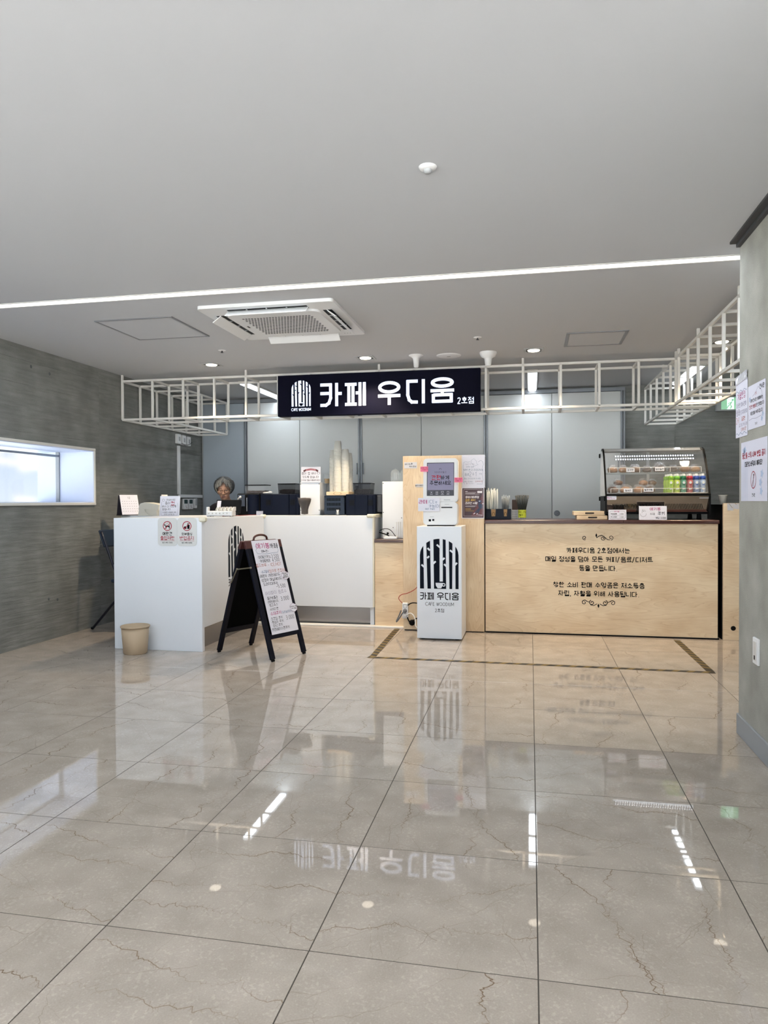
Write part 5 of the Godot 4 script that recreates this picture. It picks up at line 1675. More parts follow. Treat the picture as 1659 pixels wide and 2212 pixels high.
func wood_counter_items() -> void:
	var T := 1.0325
	# straw organiser
	var t := thing("straw_organiser", "navy organiser box with two cut-outs holding straws, beside the tall panel", "organiser", Vector3(-0.295, T, -6.86))
	var poly := PackedVector2Array([Vector2(-0.118, 0), Vector2(0.118, 0), Vector2(0.118, 0.098), Vector2(0.085, 0.098), Vector2(0.08, 0.03), Vector2(0.055, 0.03), Vector2(0.05, 0.098), Vector2(-0.02, 0.098), Vector2(-0.026, 0.03), Vector2(-0.06, 0.03), Vector2(-0.066, 0.098), Vector2(-0.118, 0.098)])
	part("front", B.new().prism(poly, 0.005, Transform3D(Basis.IDENTITY, Vector3(0, 0, 0.07))), M.navy_plastic, t)
	part("shell", B.new().span(Vector3(-0.118, 0, -0.07), Vector3(-0.113, 0.098, 0.07)).span(Vector3(0.113, 0, -0.07), Vector3(0.118, 0.098, 0.07)).span(Vector3(-0.113, 0, -0.07), Vector3(0.113, 0.098, -0.065)).span(Vector3(-0.113, 0, -0.065), Vector3(0.113, 0.006, 0.07)).span(Vector3(0.012, 0.006, -0.065), Vector3(0.018, 0.09, 0.07)), M.navy_plastic, t)
	for x in [-0.043, 0.067]:
		part("cardboard_insert", B.new().span(Vector3(x - 0.02, 0.02, 0.05), Vector3(x + 0.02, 0.094, 0.056), 0.001), mat("cardboard", Color("a5855f"), 0.8), t)
		part("insert_print", B.new().stroke([Vector2(x - 0.01, 0.04), Vector2(x - 0.01, 0.06), Vector2(x, 0.068), Vector2(x + 0.01, 0.06), Vector2(x + 0.01, 0.04)], 0.003, Transform3D(Basis.IDENTITY, Vector3(0, 0, 0.0566))), M.ink, t)
	# straws, each a thing: clear wrapped ones at the left, dark ones at the right
	var straw: Node3D
	for k in 34:
		var at := Vector3(-0.295 + rng.randf_range(-0.104, -0.004), T + 0.008, -6.86 + rng.randf_range(-0.055, 0.04))
		if k == 0:
			straw = single("straw", B.new(true).tube([Vector3.ZERO, Vector3(0, 0.24, 0)], 0.0042, 6), mat("straw_white", Color("c9cdcb"), 0.3), "translucent white wrapped straw in the organiser's left bay", "straw", at, 0.0, "white straws in the organiser")
		else:
			straw = copy(straw, "translucent white wrapped straw in the organiser's left bay", at, 0.0, "straw")
		straw.rotation = Vector3(rng.randf_range(-0.06, 0.03), 0, rng.randf_range(-0.05, 0.05))
		straw.scale.y = rng.randf_range(0.95, 1.2)
	for k in 26:
		var at := Vector3(-0.295 + rng.randf_range(0.026, 0.105), T + 0.008, -6.86 + rng.randf_range(-0.05, 0.045))
		if k == 0:
			straw = thing("stirrer", "grey stirrer in a clear sleeve in the organiser's right bay", "stirrer", at, 0.0, "grey stirrers in the organiser")
			part("stick", B.new(true).tube([Vector3.ZERO, Vector3(0, 0.175, 0)], 0.004, 6), mat("stirrer_grey", Color("4a5058"), 0.4), straw)
			part("sleeve", B.new(true).tube([Vector3(0, 0.09, 0), Vector3(0, 0.2, 0)], 0.0055, 6), M.clear_plastic, straw)
		else:
			straw = copy(straw, "grey stirrer in a clear sleeve in the organiser's right bay", at, 0.0, "stirrer")
		straw.rotation = Vector3(rng.randf_range(-0.06, 0.03), 0, rng.randf_range(-0.06, 0.10))
		straw.scale.y = rng.randf_range(0.9, 1.12)
	# perforated holder with brown wavy sticks
	t = thing("perforated_holder", "grey perforated metal holder right of the straw organiser", "holder", Vector3(-0.147, T, -6.90))
	part("body", B.new().span(Vector3(-0.025, 0, -0.05), Vector3(0.03, 0.088, 0.05), 0.002), M.grey_plastic, t)
	for r in 5:
		for c in 4:
			part("hole", B.new(true).lathe(Vector3(-0.017 + c * 0.013, 0.012 + r * 0.016, 0.0502), [Vector2(0.0038, 0), Vector2(0.0, 0.0006)], 10, Basis(Vector3(1, 0, 0), PI / 2)), M.dark_plastic, t)
	var zig := PackedVector2Array()
	for k in 9:
		zig.append(Vector2(-0.022, k * 0.012))
	for k in range(8, -1, -1):
		zig.append(Vector2(0.028 + (0.008 if k % 2 else 0.0), k * 0.012))
	single("sleeve_stack", B.new().prism(zig, 0.05, Transform3D(Basis.IDENTITY, Vector3(0, 0, -0.03))), hexmat("2e201c", 0.7), "stack of dark brown cup sleeves with wavy edge, in the perforated holder", "cup sleeves", Vector3(-0.147, T + 0.0885, -6.90))
	# jar with black sticks and lime label
	t = thing("stick_jar", "glass jar with a lime-green note holding black straws", "jar", Vector3(-0.075, T, -6.80))
	part("glass", B.new(true).lathe(Vector3.ZERO, [Vector2(0, 0), Vector2(0.034, 0), Vector2(0.036, 0.006), Vector2(0.036, 0.092), Vector2(0.034, 0.092), Vector2(0.033, 0.01), Vector2(0, 0.01)], 24), M.clear_plastic, t)
	part("note", B.new(true).lathe(Vector3.ZERO, [Vector2(0.037, 0.018), Vector2(0.0372, 0.09)], 20, Basis.IDENTITY, -PI * 0.95, -PI * 0.05), mat("lime", Color("b5c23a"), 0.7), t)
	var b := B.new()
	write(b, "커피 스틱", Vector2(0, 0.062), 0.016, 0.1, Transform3D(Basis.IDENTITY, Vector3(0, 0, 0.0385)), 0.5, 0.05)
	write(b, "빨대 V", Vector2(0, 0.036), 0.016, 0.1, Transform3D(Basis.IDENTITY, Vector3(0, 0, 0.0385)), 0.5, 0.05)
	part("lettering", b, M.ink, t)
	var st0: Node3D
	for k in 11:
		var lean := -0.22 + k * 0.042
		var at := Vector3(-0.075 + (k - 5) * 0.003, T + 0.012, -6.80 + ((k * 5) % 7 - 3) * 0.004)
		if k == 0:
			st0 = single("black_straw", B.new(true).tube([Vector3.ZERO, Vector3(0, 0.215, 0)], 0.0042, 8), hexmat("101612", 0.4), "thin black straw fanning out of the lime-noted jar", "straw", at, 0.0, "black straws in the jar")
		else:
			st0 = copy(st0, "thin black straw fanning out of the lime-noted jar", at, 0.0, "black_straw")
		st0.rotation = Vector3(((k * 3) % 5 - 2) * 0.03, 0, -lean)
	# two wooden trays
	for k in 2:
		t = thing("wooden_tray", ["pale wooden tray with a slot grip, lower of the two by the display case", "pale wooden tray with a slot grip, upper of the two by the display case"][k], "tray", Vector3(0.535 + (0.012 if k == 0 else -0.014), T + k * 0.039, -6.86), 0.0, "stacked wooden trays")
		part("board", B.new().span(Vector3(-0.135, 0, -0.15), Vector3(0.135, 0.037, 0.08), 0.003), M.birch, t)
		part("grip_slot", B.new().prism(rrect(0.08, 0.013, 0.0064), 0.002, Transform3D(Basis.IDENTITY, Vector3(0.005, 0.02, 0.0795))), mat("slot_brown", Color("2d231d"), 0.8), t)
	# cards standing before the case
	t = thing("notice_card", "small white price card with magenta heading before the case's left foot", "card", Vector3(0.755, T + 0.046, -6.672))
	t.rotation.x = -0.08
	sheet(t, 0.152, 0.09, M.paper, 0.003)
	lines(t, [["애기봉", -0.005, 0.022, 0.014, 0.1, 0.5]], M.pink_ink, 0.0007, 0.05)
	lines(t, [["쑥쌀찰빵", -0.03, 0.002, 0.013, 0.12, 0.5], ["3.000", 0.035, 0.002, 0.012, 0.1, 0.5], ["카스테라", -0.03, -0.026, 0.013, 0.12, 0.5], ["3.500", 0.035, -0.026, 0.012, 0.1, 0.5]], M.ink, 0.0007, 0.05)
	b = B.new()
	var xf := Transform3D(Basis.IDENTITY, Vector3(0, 0, 0.0006))
	b.stroke([Vector2(-0.065, 0.02), Vector2(-0.06, 0.03), Vector2(0.05, 0.034), Vector2(0.065, 0.022), Vector2(0.067, -0.025), Vector2(0.055, -0.034), Vector2(-0.058, -0.036), Vector2(-0.066, -0.025)], 0.0014, xf, true)
	b.stroke([Vector2(-0.05, -0.006), Vector2(0.055, -0.004)], 0.001, xf)
	part("outline", b, M.ink, t)
	t = thing("notice_card", "larger white cookie price card with magenta heading before the display case", "card", Vector3(1.052, T + 0.062, -6.668))
	t.rotation.x = -0.08
	sheet(t, 0.232, 0.122, M.paper, 0.003)
	lines(t, [["애기봉", 0.02, 0.022, 0.029, 0.1, 0.5]], M.pink_ink, 0.0007, 0.04)
	lines(t, [["쿠키", 0.07, -0.018, 0.03, 0.1, 0.5], ["수제", -0.005, -0.018, 0.019, 0.09, 0.5], ["개당 3.000", 0.065, -0.052, 0.017, 0.12, 0.5]], M.ink, 0.0007, 0.04)
	b = B.new()
	b.stroke([Vector2(-0.105, -0.005), Vector2(-0.1, -0.025), Vector2(-0.08, -0.034), Vector2(-0.06, -0.025), Vector2(-0.055, -0.005)], 0.0016, xf)
	b.stroke([Vector2(-0.09, 0.0), Vector2(-0.085, 0.03), Vector2(-0.075, 0.01), Vector2(-0.07, 0.028)], 0.0016, xf)
	b.stroke([Vector2(-0.06, 0.012), Vector2(-0.062, 0.022)], 0.0016, xf)
	part("drawing", b, M.ink, t)


# ---------------------------------------------------------------- refrigerated display case
func display_case() -> void:
	var t := thing("display_case", "countertop refrigerated display case with sloping glass, LED row and steel grille", "display case", Vector3(0, 1.0325, -6.70))
	var xl := 0.655
	var xr := 1.535
	# outline of the side (z back from the front, height)
	var prof := [Vector2(0.0, 0.05), Vector2(0.0, 0.215), Vector2(-0.02, 0.26), Vector2(-0.10, 0.43), Vector2(-0.19, 0.575), Vector2(-0.245, 0.635), Vector2(-0.30, 0.655), Vector2(-0.36, 0.655)]
	var side := PackedVector2Array()
	var inner := PackedVector2Array()
	for p in prof: side.append(p)
	for k in range(prof.size() - 1, -1, -1):
		var p: Vector2 = prof[k]
		inner.append(Vector2(p.x - 0.022, p.y - (0.018 if k > 3 else 0.0)))
	side.append_array(inner)
	var turn := Basis(Vector3(0, 1, 0), -PI / 2)   # profile x runs along -z... local x -> z
	for x in [xl, xr - 0.014]:
		var b := B.new()
		# the rim: strips between outer and inner line, extruded sideways
		for k in prof.size() - 1:
			var a: Vector2 = prof[k]
			var c: Vector2 = prof[k + 1]
			var a2 := Vector2(a.x - 0.024, a.y - (0.016 if k > 3 else 0.0))
			var c2 := Vector2(c.x - 0.024, c.y - (0.016 if k + 1 > 3 else 0.0))
			b.prism(PackedVector2Array([a, c, c2, a2]), 0.014, Transform3D(Basis(Vector3(0, 0, 1), Vector3(0, 1, 0), Vector3(1, 0, 0)), Vector3(x, 0, 0)))
		part("side_frame", b, M.black, t)
	for x in [xl + 0.002, xr - 0.008]:
		var b := B.new()
		var p := PackedVector2Array([Vector2(-0.02, 0.215), Vector2(-0.04, 0.26), Vector2(-0.12, 0.43), Vector2(-0.2, 0.565), Vector2(-0.26, 0.62), Vector2(-0.52, 0.635), Vector2(-0.52, 0.215)])
		b.prism(p, 0.005, Transform3D(Basis(Vector3(0, 0, 1), Vector3(0, 1, 0), Vector3(1, 0, 0)), Vector3(x, 0, 0)))
		part("side_glass", b, mat("side_glass", Color(0.8, 0.83, 0.86), 0.2) if x < 1.0 else M.glass, t)
	# front glass following the profile
	var b := B.new()
	for k in range(1, prof.size() - 1):
		var a: Vector2 = prof[k]
		var c: Vector2 = prof[k + 1]
		b.quad(Vector3(xl + 0.014, a.y, a.x - 0.006), Vector3(xr - 0.014, a.y, a.x - 0.006), Vector3(xr - 0.014, c.y, c.x - 0.006), Vector3(xl + 0.014, c.y, c.x - 0.006))
	part("front_glass", b, M.glass, t)
	part("back_glass", B.new().span(Vector3(xl + 0.01, 0.24, -0.525), Vector3(xr - 0.01, 0.64, -0.519)), M.glass, t)
	part("back_frame", B.new().span(Vector3(xl + 0.01, 0.63, -0.53), Vector3(xr - 0.01, 0.655, -0.35), 0.004).span(Vector3((xl + xr) / 2 - 0.012, 0.24, -0.535), Vector3((xl + xr) / 2 + 0.012, 0.64, -0.515)), M.grey_plastic, t)
	part("sill", B.new().span(Vector3(xl, 0.212, -0.03), Vector3(xr, 0.232, 0.004), 0.003), M.black, t)
	part("deck", B.new().span(Vector3(xl + 0.014, 0.225, -0.52), Vector3(xr - 0.014, 0.24, -0.03), 0.002), M.steel, t)
	part("base", B.new().span(Vector3(xl + 0.004, 0.05, -0.52), Vector3(xr - 0.004, 0.225, -0.07), 0.004), M.dark_plastic, t)
	part("front_plate", B.new().box(Vector3((xl + xr) * 0.5, 0.141, -0.03), Vector3(xr - xl - 0.03, 0.15, 0.004), 0.001, Basis(Vector3(1, 0, 0), 0.35)), M.mirror_steel, t)
	b = B.new()
	for k in 58:
		var x := xl + 0.06 + k * 0.0131
		b.prism(PackedVector2Array([Vector2(x + 0.016, 0.092), Vector2(x + 0.021, 0.092), Vector2(x + 0.005, 0.142), Vector2(x, 0.142)]), 0.0012, Transform3D(Basis(Vector3(1, 0, 0), 0.35), Vector3(0, 0.008, -0.0755)))
	part("grille_slot", b, M.black, t)
	part("badge", B.new().box(Vector3(xr - 0.055, 0.192, -0.003), Vector3(0.075, 0.006, 0.002)), M.print_white, t)
	for x in [xl + 0.06, xr - 0.08]:
		for z in [-0.08, -0.45]:
			part("foot", B.new(true).lathe(Vector3(x, 0, z), [Vector2(0, 0), Vector2(0.022, 0), Vector2(0.018, 0.052), Vector2(0, 0.052)], 12), M.black, t)
	for p in [Vector3(xl - 0.004, 0.60, -0.50), Vector3(xl - 0.004, 0.19, -0.50), Vector3(xl - 0.004, 0.19, -0.03)]:
		part("hinge", B.new().box(p, Vector3(0.012, 0.04, 0.02), 0.003), M.black, t)
	# LED bars under the top
	for r in 2:
		part("led_bar", B.new().span(Vector3(0.76, 0.575 - r * 0.03, -0.262 + r * 0.024), Vector3(1.45, 0.583 - r * 0.03, -0.255 + r * 0.024), 0.001), mat("led_bar", Color("1d2140"), 0.4), t)
		b = B.new(true)
		for k in 33:
			b.lathe(Vector3(0.772 + k * 0.0208, 0.579 - r * 0.03, -0.254 + r * 0.024), [Vector2(0.0065, 0.0), Vector2(0.0055, 0.002), Vector2(0, 0.003)], 8, Basis(Vector3(1, 0, 0), PI / 2 - 0.3))
		part("led", b, glow("led_face", Color(0.92, 0.95, 1.0), 3.0), t)
	var l := AreaLight3D.new()
	l.name = "case_light"
	l.area_size = Vector2(0.7, 0.03)
	l.light_color = Color(0.92, 0.96, 1.0)
	l.light_energy = 0.015
	l.area_range = 6.0
	l.area_attenuation = 2.0
	l.shadow_enabled = true
	add_child(l, true)
	l.position = Vector3(1.1, 1.0325 + 0.545, -6.955)
	l.rotation = Vector3(-PI / 2, 0, 0)
	# wire shelf and rails
	b = B.new()
	for k in 44:
		b.bar(Vector3(xl + 0.02 + k * 0.0195, 0.425, -0.47), Vector3(xl + 0.02 + k * 0.0195, 0.425, -0.135), 0.002, 0.002)
	for z in [-0.135, -0.25, -0.36, -0.47]:
		b.bar(Vector3(xl + 0.016, 0.421, z), Vector3(xr - 0.016, 0.421, z), 0.004, 0.004)
	part("wire_shelf", b, mat("wire", Color("9aa0a0"), 0.35, 0.6), t)
	for r in [[0.425, -0.132, 0.045], [0.24, -0.03, 0.038]]:
		b = B.new()
		b.bar(Vector3(xl + 0.05, r[0] + r[2], r[1]), Vector3(xr - 0.05, r[0] + r[2], r[1]), 0.004, 0.004)
		for k in 4:
			var x := lerpf(xl + 0.05, xr - 0.05, k / 3.0)
			b.bar(Vector3(x, r[0], r[1]), Vector3(x, r[0] + r[2], r[1]), 0.004, 0.004)
		part("rail", b, M.white_metal, t)
	# price tags on the rails
	for p in [[0.885, 0.447, -0.128, 0.072, "마가렛", "white tag on the upper rail, left one"], [1.135, 0.452, -0.128, 0.078, "쌀마들렌", "white tag on the upper rail, middle one"], [0.852, 0.262, -0.024, 0.074, "찰보리", "white tag on the lower rail, left one"], [1.025, 0.266, -0.024, 0.082, "쌀쿠키빵", "white tag on the lower rail, right one"]]:
		var c := thing("price_tag", "handwritten " + p[5] + " in the display case", "price tag", Vector3(p[0], 1.0325 + p[1], -6.70 + p[2]), 0.0, "price tags in the case")
		sheet(c, p[3], 0.034, mat("tag_white", Color("e8e8ee"), 0.5), 0.0015)
		lines(c, [[p[4], 0.0, -0.008, 0.0165, 0.13, 0.5]], M.ink, 0.0007, 0.05)
	var c := thing("price_tag", "rounded white label stuck on the case's lower left corner", "label", Vector3(0.708, 1.0325 + 0.196, -6.701))
	part("sheet", B.new().prism(rrect(0.085, 0.034, 0.008), 0.001), M.paper, c)
	lines(c, [["쌀빵 안내", -0.018, 0.0, 0.009, 0.1, 0.5], ["음료 포장 가능", 0.0, -0.011, 0.008, 0.1, 0.5]], M.pink_ink, 0.0014, 0.03)
	# bagged pastries
	var crust := [mat("crust_gold", Color("8c6238"), 0.7), mat("crust_brown", Color("704a2a"), 0.7), mat("crust_dark", Color("3a291f"), 0.75), mat("crust_pale", Color("a27b4c"), 0.7)]
	var up := 1.0325 + 0.4275
	var low := 1.0325 + 0.2405
	var rows := [
		[0.742, up, -6.94, 0.052, 0, "round golden bun in a clear bag, first from the left on the upper shelf"], [0.838, up, -6.94, 0.050, 0, "round golden bun in a clear bag, second from the left on the upper shelf"],
		[0.938, up, -6.94, 0.055, 1, "brown bun in a clear bag, third from the left on the upper shelf"], [1.043, up, -6.94, 0.045, 2, "dark cocoa bun in a clear bag, left of the upper middle tag"],
		[1.152, up, -6.94, 0.062, 2, "wide dark cocoa bun in a clear bag behind the upper middle tag"], [1.268, up, -6.94, 0.048, 2, "small dark cocoa bun in a clear bag, right of the upper middle tag"],
		[1.37, up, -6.94, 0.054, 0, "golden bun in a clear bag, second from the right on the upper shelf"], [1.455, up, -6.94, 0.050, 3, "pale golden bun in a clear bag, rightmost on the upper shelf"],
		[0.735, low, -6.86, 0.056, 1, "brown roll in a clear bag, bottom left corner of the case"], [0.85, low, -6.88, 0.056, 0, "golden roll in a clear bag behind the lower left tag"],
		[0.79, low + 0.072, -6.93, 0.045, 1, "brown roll in a clear bag, lying on top of the lower left pile"], [0.965, low, -6.88, 0.054, 0, "golden roll in a clear bag between the two lower tags"],
		[1.06, low, -6.92, 0.056, 1, "brown roll in a clear bag behind the lower right tag"], [1.012, low + 0.07, -6.95, 0.046, 0, "golden roll in a clear bag, on top of the lower middle pile"], [1.10, low + 0.072, -7.02, 0.042, 0, "golden roll in a clear bag, topmost next to the bottles"],
	]
	for r in rows:
		var o := thing("bagged_bun", r[5], "pastry", Vector3(r[0], r[1], r[2]), rng.randf_range(-0.5, 0.5), "bagged pastries in the case")
		var s: float = r[3] * 0.88
		part("bun", bun_shape(s, rng.randi()), crust[r[4]], o)
		part("bag", bag_shape(s, rng.randi()), M.film, o)
	# bottles, six colours in rows of three
	var caps := ["7fb03a", "6fae3c", "1f6b4a", "a32a38", "2a4a9a", "2a4fa0"]
	var tints := ["a6c850", "bfd060", "5f9a86", "b86a6a", "8ba0c0", "9fb2cc"]
	var words := ["light green cap", "green cap and lemon body", "dark green cap", "red cap", "blue cap left of another blue", "blue cap at the right end"]
	for k in 6:
		var proto: Node3D
		for j in 3:
			var at := Vector3(1.218 + k * 0.0535 - j * 0.006, low, -6.775 - j * 0.075)
			var where: String = ["frontmost in its row", "second in its row", "hindmost in its row"][j]
			var label := "small juice bottle with %s, %s" % [words[k], where]
			if j == 0:
				proto = thing("juice_bottle", label, "bottle", at, 0.0, "juice bottles in the case")
				bottle(proto, hexmat(caps[k], 0.4), hexmat(tints[k], 0.3), k)
			else:
				copy(proto, label, at, 0.0, "juice_bottle")


func bottle(o: Node3D, cap: Material, body: Material, k: int) -> void:
	part("body", B.new(true).lathe(Vector3.ZERO, [Vector2(0, 0), Vector2(0.022, 0), Vector2(0.024, 0.006), Vector2(0.024, 0.04), Vector2(0.021, 0.058), Vector2(0.025, 0.078), Vector2(0.025, 0.096), Vector2(0.021, 0.112), Vector2(0.019, 0.118)], 20), body, o)
	part("collar", B.new(true).lathe(Vector3.ZERO, [Vector2(0.022, 0.116), Vector2(0.0235, 0.118), Vector2(0.0235, 0.138), Vector2(0.018, 0.146), Vector2(0.012, 0.147)], 20), cap, o)
	part("cap", B.new(true).lathe(Vector3.ZERO, [Vector2(0.0125, 0.146), Vector2(0.0125, 0.164), Vector2(0.011, 0.166), Vector2(0, 0.166)], 16), mat("cap_clear", Color("d5dadb"), 0.25), o)
	var b := B.new()
	var xf := Transform3D(Basis.IDENTITY, Vector3(0, 0, 0.0262))
	b.prism(PackedVector2Array(circle(Vector2(0, 0.088), 0.011, 0.012, 14)), 0.0, xf, true)
	b.stroke([Vector2(-0.012, 0.03), Vector2(0.012, 0.034)], 0.01, xf)
	part("label_patch", b, mat("label_white", Color("d9dede"), 0.4), o)
	b = B.new()
	b.stroke([Vector2(-0.008, 0.02), Vector2(0.008, 0.022)], 0.004, Transform3D(Basis.IDENTITY, Vector3(0, 0, 0.0266)))
	b.stroke([Vector2(-0.01, 0.066), Vector2(0.01, 0.069)], 0.006, Transform3D(Basis.IDENTITY, Vector3(0, 0, 0.0266)))
	part("label_band", b, cap, o)


func bun_shape(s: float, sd: int) -> B:
	var n := noise(sd % 1000, 14.0, 2)
	var b := B.new(true)
	var P := func(i: int, k: int) -> Vector3:
		var a := PI * i / 10.0
		var t := TAU * (k % 16) / 16.0
		var d := Vector3(sin(a) * cos(t), -cos(a), sin(a) * sin(t) * -1.0)
		var r := 1.0 + n.get_noise_3dv(d * 0.12 + Vector3.ONE * s * 9.0) * 0.16
		var p := d * r * Vector3(s, s * 0.66, s * 0.85)
		p.y = maxf(p.y, -s * 0.5) + s * 0.52
		return p
	for i in 10:
		for k in 16:
			b.tri(P.call(i, k), P.call(i, k + 1), P.call(i + 1, k + 1))
			b.tri(P.call(i, k), P.call(i + 1, k + 1), P.call(i + 1, k))
	return b


# a crinkled clear bag round a bun, its sealed end standing up behind
func bag_shape(s: float, sd: int) -> B:
	var n := noise(sd % 1000, 30.0, 2)
	var b := B.new(false)
	var P := func(i: int, k: int) -> Vector3:
		var a := PI * i / 9.0
		var t := TAU * (k % 14) / 14.0
		var d := Vector3(sin(a) * cos(t), -cos(a), sin(a) * sin(t) * -1.0)
		var r := 1.13 + n.get_noise_3dv(d * 0.1 + Vector3.ONE * s * 5.0) * 0.3
		var p := d * r * Vector3(s * 1.04, s * 0.74, s * 0.95)
		if i > 6: p += Vector3(0, s * 0.25 * (i - 6) / 3.0, -s * 0.1)
		p.y = maxf(p.y, -s * 0.56) + s * 0.58
		return p
	for i in 9:
		for k in 14:
			b.tri(P.call(i, k), P.call(i, k + 1), P.call(i + 1, k + 1))
			b.tri(P.call(i, k), P.call(i + 1, k + 1), P.call(i + 1, k))
	b.box(Vector3(0, s * 1.45, -s * 0.2), Vector3(s * 1.5, s * 0.42, 0.001), 0.0, Basis(Vector3(1, 0, 0), -0.35))
	return b


func side_cabinet() -> void:
	var t := thing("side_cabinet", "tall narrow plywood cabinet with black side, right of the wooden counter", "cabinet")
	part("front", B.new().span(Vector3(1.626, 0.0, -6.69), Vector3(2.25, 1.178, -6.66), 0.002), M.birch, t)
	part("side", B.new().span(Vector3(1.618, 0.0, -7.2), Vector3(1.634, 1.165, -6.69), 0.001), M.black, t)
	part("top", B.new().span(Vector3(1.618, 1.15, -7.2), Vector3(2.25, 1.166, -6.69), 0.001), M.black, t)
	part("cable_hole", B.new(true).lathe(Vector3(1.708, 0.102, -6.6605), [Vector2(0.0, 0.001), Vector2(0.02, 0.0012), Vector2(0.021, 0)], 20, Basis(Vector3(1, 0, 0), PI / 2)), M.black, t)
	single("paper_cup", cup_mesh(0.036, 0.082), M.paper_cup, "single white paper cup standing on the narrow cabinet's top", "paper cup", Vector3(1.66, 1.1665, -6.82))
	var o: Node3D = get_node("paper_cup_%03d" % taken["paper_cup"])
	o.rotation.x = PI
	o.position.y += 0.0825
	t = thing("paper_scrap", "crumpled white taped paper scraps at the narrow cabinet's top edge", "paper", Vector3(1.70, 1.145, -6.6585))
	part("scrap", B.new().prism(PackedVector2Array([Vector2(-0.045, 0.03), Vector2(0.0, 0.032), Vector2(0.006, -0.03), Vector2(-0.042, -0.028)]), 0.001), M.slip_grey, t)
	part("scrap", B.new().prism(PackedVector2Array([Vector2(0.0, 0.032), Vector2(0.05, 0.03), Vector2(0.05, -0.02), Vector2(0.008, -0.015)]), 0.0014), M.slip_grey, t)
	part("crease", B.new().stroke([Vector2(-0.03, 0.03), Vector2(-0.002, -0.008)], 0.004, Transform3D(Basis.IDENTITY, Vector3(0, 0, 0.0018))).stroke([Vector2(0.03, 0.02), Vector2(0.018, 0.03)], 0.004, Transform3D(Basis.IDENTITY, Vector3(0, 0, 0.0018))), hexmat("a08c74", 0.7), t)


# ---------------------------------------------------------------- things on the floor
func floor_things() -> void:
	# hazard tape
	for r in [[Vector2(-1.236, -6.70), Vector2(-1.20, -5.40), "yellow-black hazard tape strip on the floor, left side of the marked area"], [Vector2(-1.235, -5.43), Vector2(1.262, -5.376), "long yellow-black hazard tape strip across the floor before the counter"], [Vector2(1.232, -6.565), Vector2(1.238, -5.40), "yellow-black hazard tape strip on the floor, right side of the marked area"]]:
		var a: Vector2 = r[0]
		var c: Vector2 = r[1]
		var l := a.distance_to(c)
		var mid := (a + c) * 0.5
		var w := 0.052
		var t := thing("floor_tape", r[2], "tape", Vector3(mid.x, 0.0002, mid.y), -(c - a).angle(), "hazard tape on the floor")
		part("strip", B.new().box(Vector3(0, 0.0003, 0), Vector3(l, 0.0006, w)), mat("tape_black", Color("141311"), 0.45), t)
		var b := B.new()
		var x := -l * 0.5
		while x < l * 0.5 - 0.09:
			b.quad(Vector3(x, 0.0009, w * 0.5), Vector3(x + 0.043, 0.0009, w * 0.5), Vector3(x + 0.078, 0.0009, -w * 0.5), Vector3(x + 0.035, 0.0009, -w * 0.5))
			x += 0.1
		part("stripes", b, mat("tape_yellow", Color("7a6530"), 0.45), t)
	# waste bin
	var t := thing("waste_bin", "small beige plastic waste bin standing before the white counter", "bin", Vector3(-3.098, 0.0, -5.245))
	part("bucket", B.new(true).lathe(Vector3.ZERO, [Vector2(0, 0), Vector2(0.086, 0), Vector2(0.092, 0.006), Vector2(0.108, 0.215), Vector2(0.104, 0.215), Vector2(0.088, 0.01), Vector2(0, 0.008)], 36), mat("bin_beige", Color("b9a489"), 0.55), t)
	part("rim", B.new(true).lathe(Vector3.ZERO, [Vector2(0.107, 0.208), Vector2(0.1135, 0.21), Vector2(0.1145, 0.219), Vector2(0.111, 0.223), Vector2(0.105, 0.220), Vector2(0.104, 0.21)], 36), M.bin_beige, t)
	# folding chair half hidden at the left
	t = thing("folding_chair", "dark blue folding chair squeezed between concrete wall and white counter", "chair", Vector3(0, 0, 0))
	var steel := mat("chair_steel", Color("141a2c"), 0.35)
	for z in [-6.13, -6.53]:
		part("back_leg_frame", B.new(true).tube([Vector3(-3.965, 0.93, z), Vector3(-3.935, 0.86, z), Vector3(-3.76, 0.40, z), Vector3(-3.61, 0.012, z)], 0.0125, 10), steel, t)
		part("leg", B.new(true).tube([Vector3(-4.075, 0.012, z - 0.02), Vector3(-3.78, 0.34, z - 0.02), Vector3(-3.70, 0.44, z - 0.02)], 0.0125, 10), steel, t)
		part("foot_cap", B.new(true).ball(Vector3(-4.078, 0.013, z - 0.02), Vector3(0.017, 0.013, 0.015), 10, 6), M.black, t)
		part("foot_cap", B.new(true).ball(Vector3(-3.61, 0.013, z), Vector3(0.017, 0.013, 0.015), 10, 6), M.black, t)
		part("bracket", B.new(true).tube([Vector3(-3.86, 0.63, z), Vector3(-3.80, 0.60, z), Vector3(-3.72, 0.61, z)], 0.008, 8), mat("bracket_grey", Color("777b80"), 0.4, 0.6), t)
	part("backrest", B.new().box(Vector3(-3.955, 0.865, -6.33), Vector3(0.022, 0.17, 0.42), 0.008, Basis(Vector3(0, 0, 1), 0.34)), mat("chair_blue", Color("1b2c40"), 0.5), t)
	part("seat", B.new().box(Vector3(-3.70, 0.46, -6.33), Vector3(0.36, 0.035, 0.38), 0.01, Basis(Vector3(0, 0, 1), -0.05)), M.chair_blue, t)
	for y in [0.12, 0.28]:
		part("crossbar", B.new(true).tube([Vector3(-3.61 - y * 0.38, y, -6.13), Vector3(-3.61 - y * 0.38, y, -6.53)], 0.008, 8), steel, t)
	a_board()


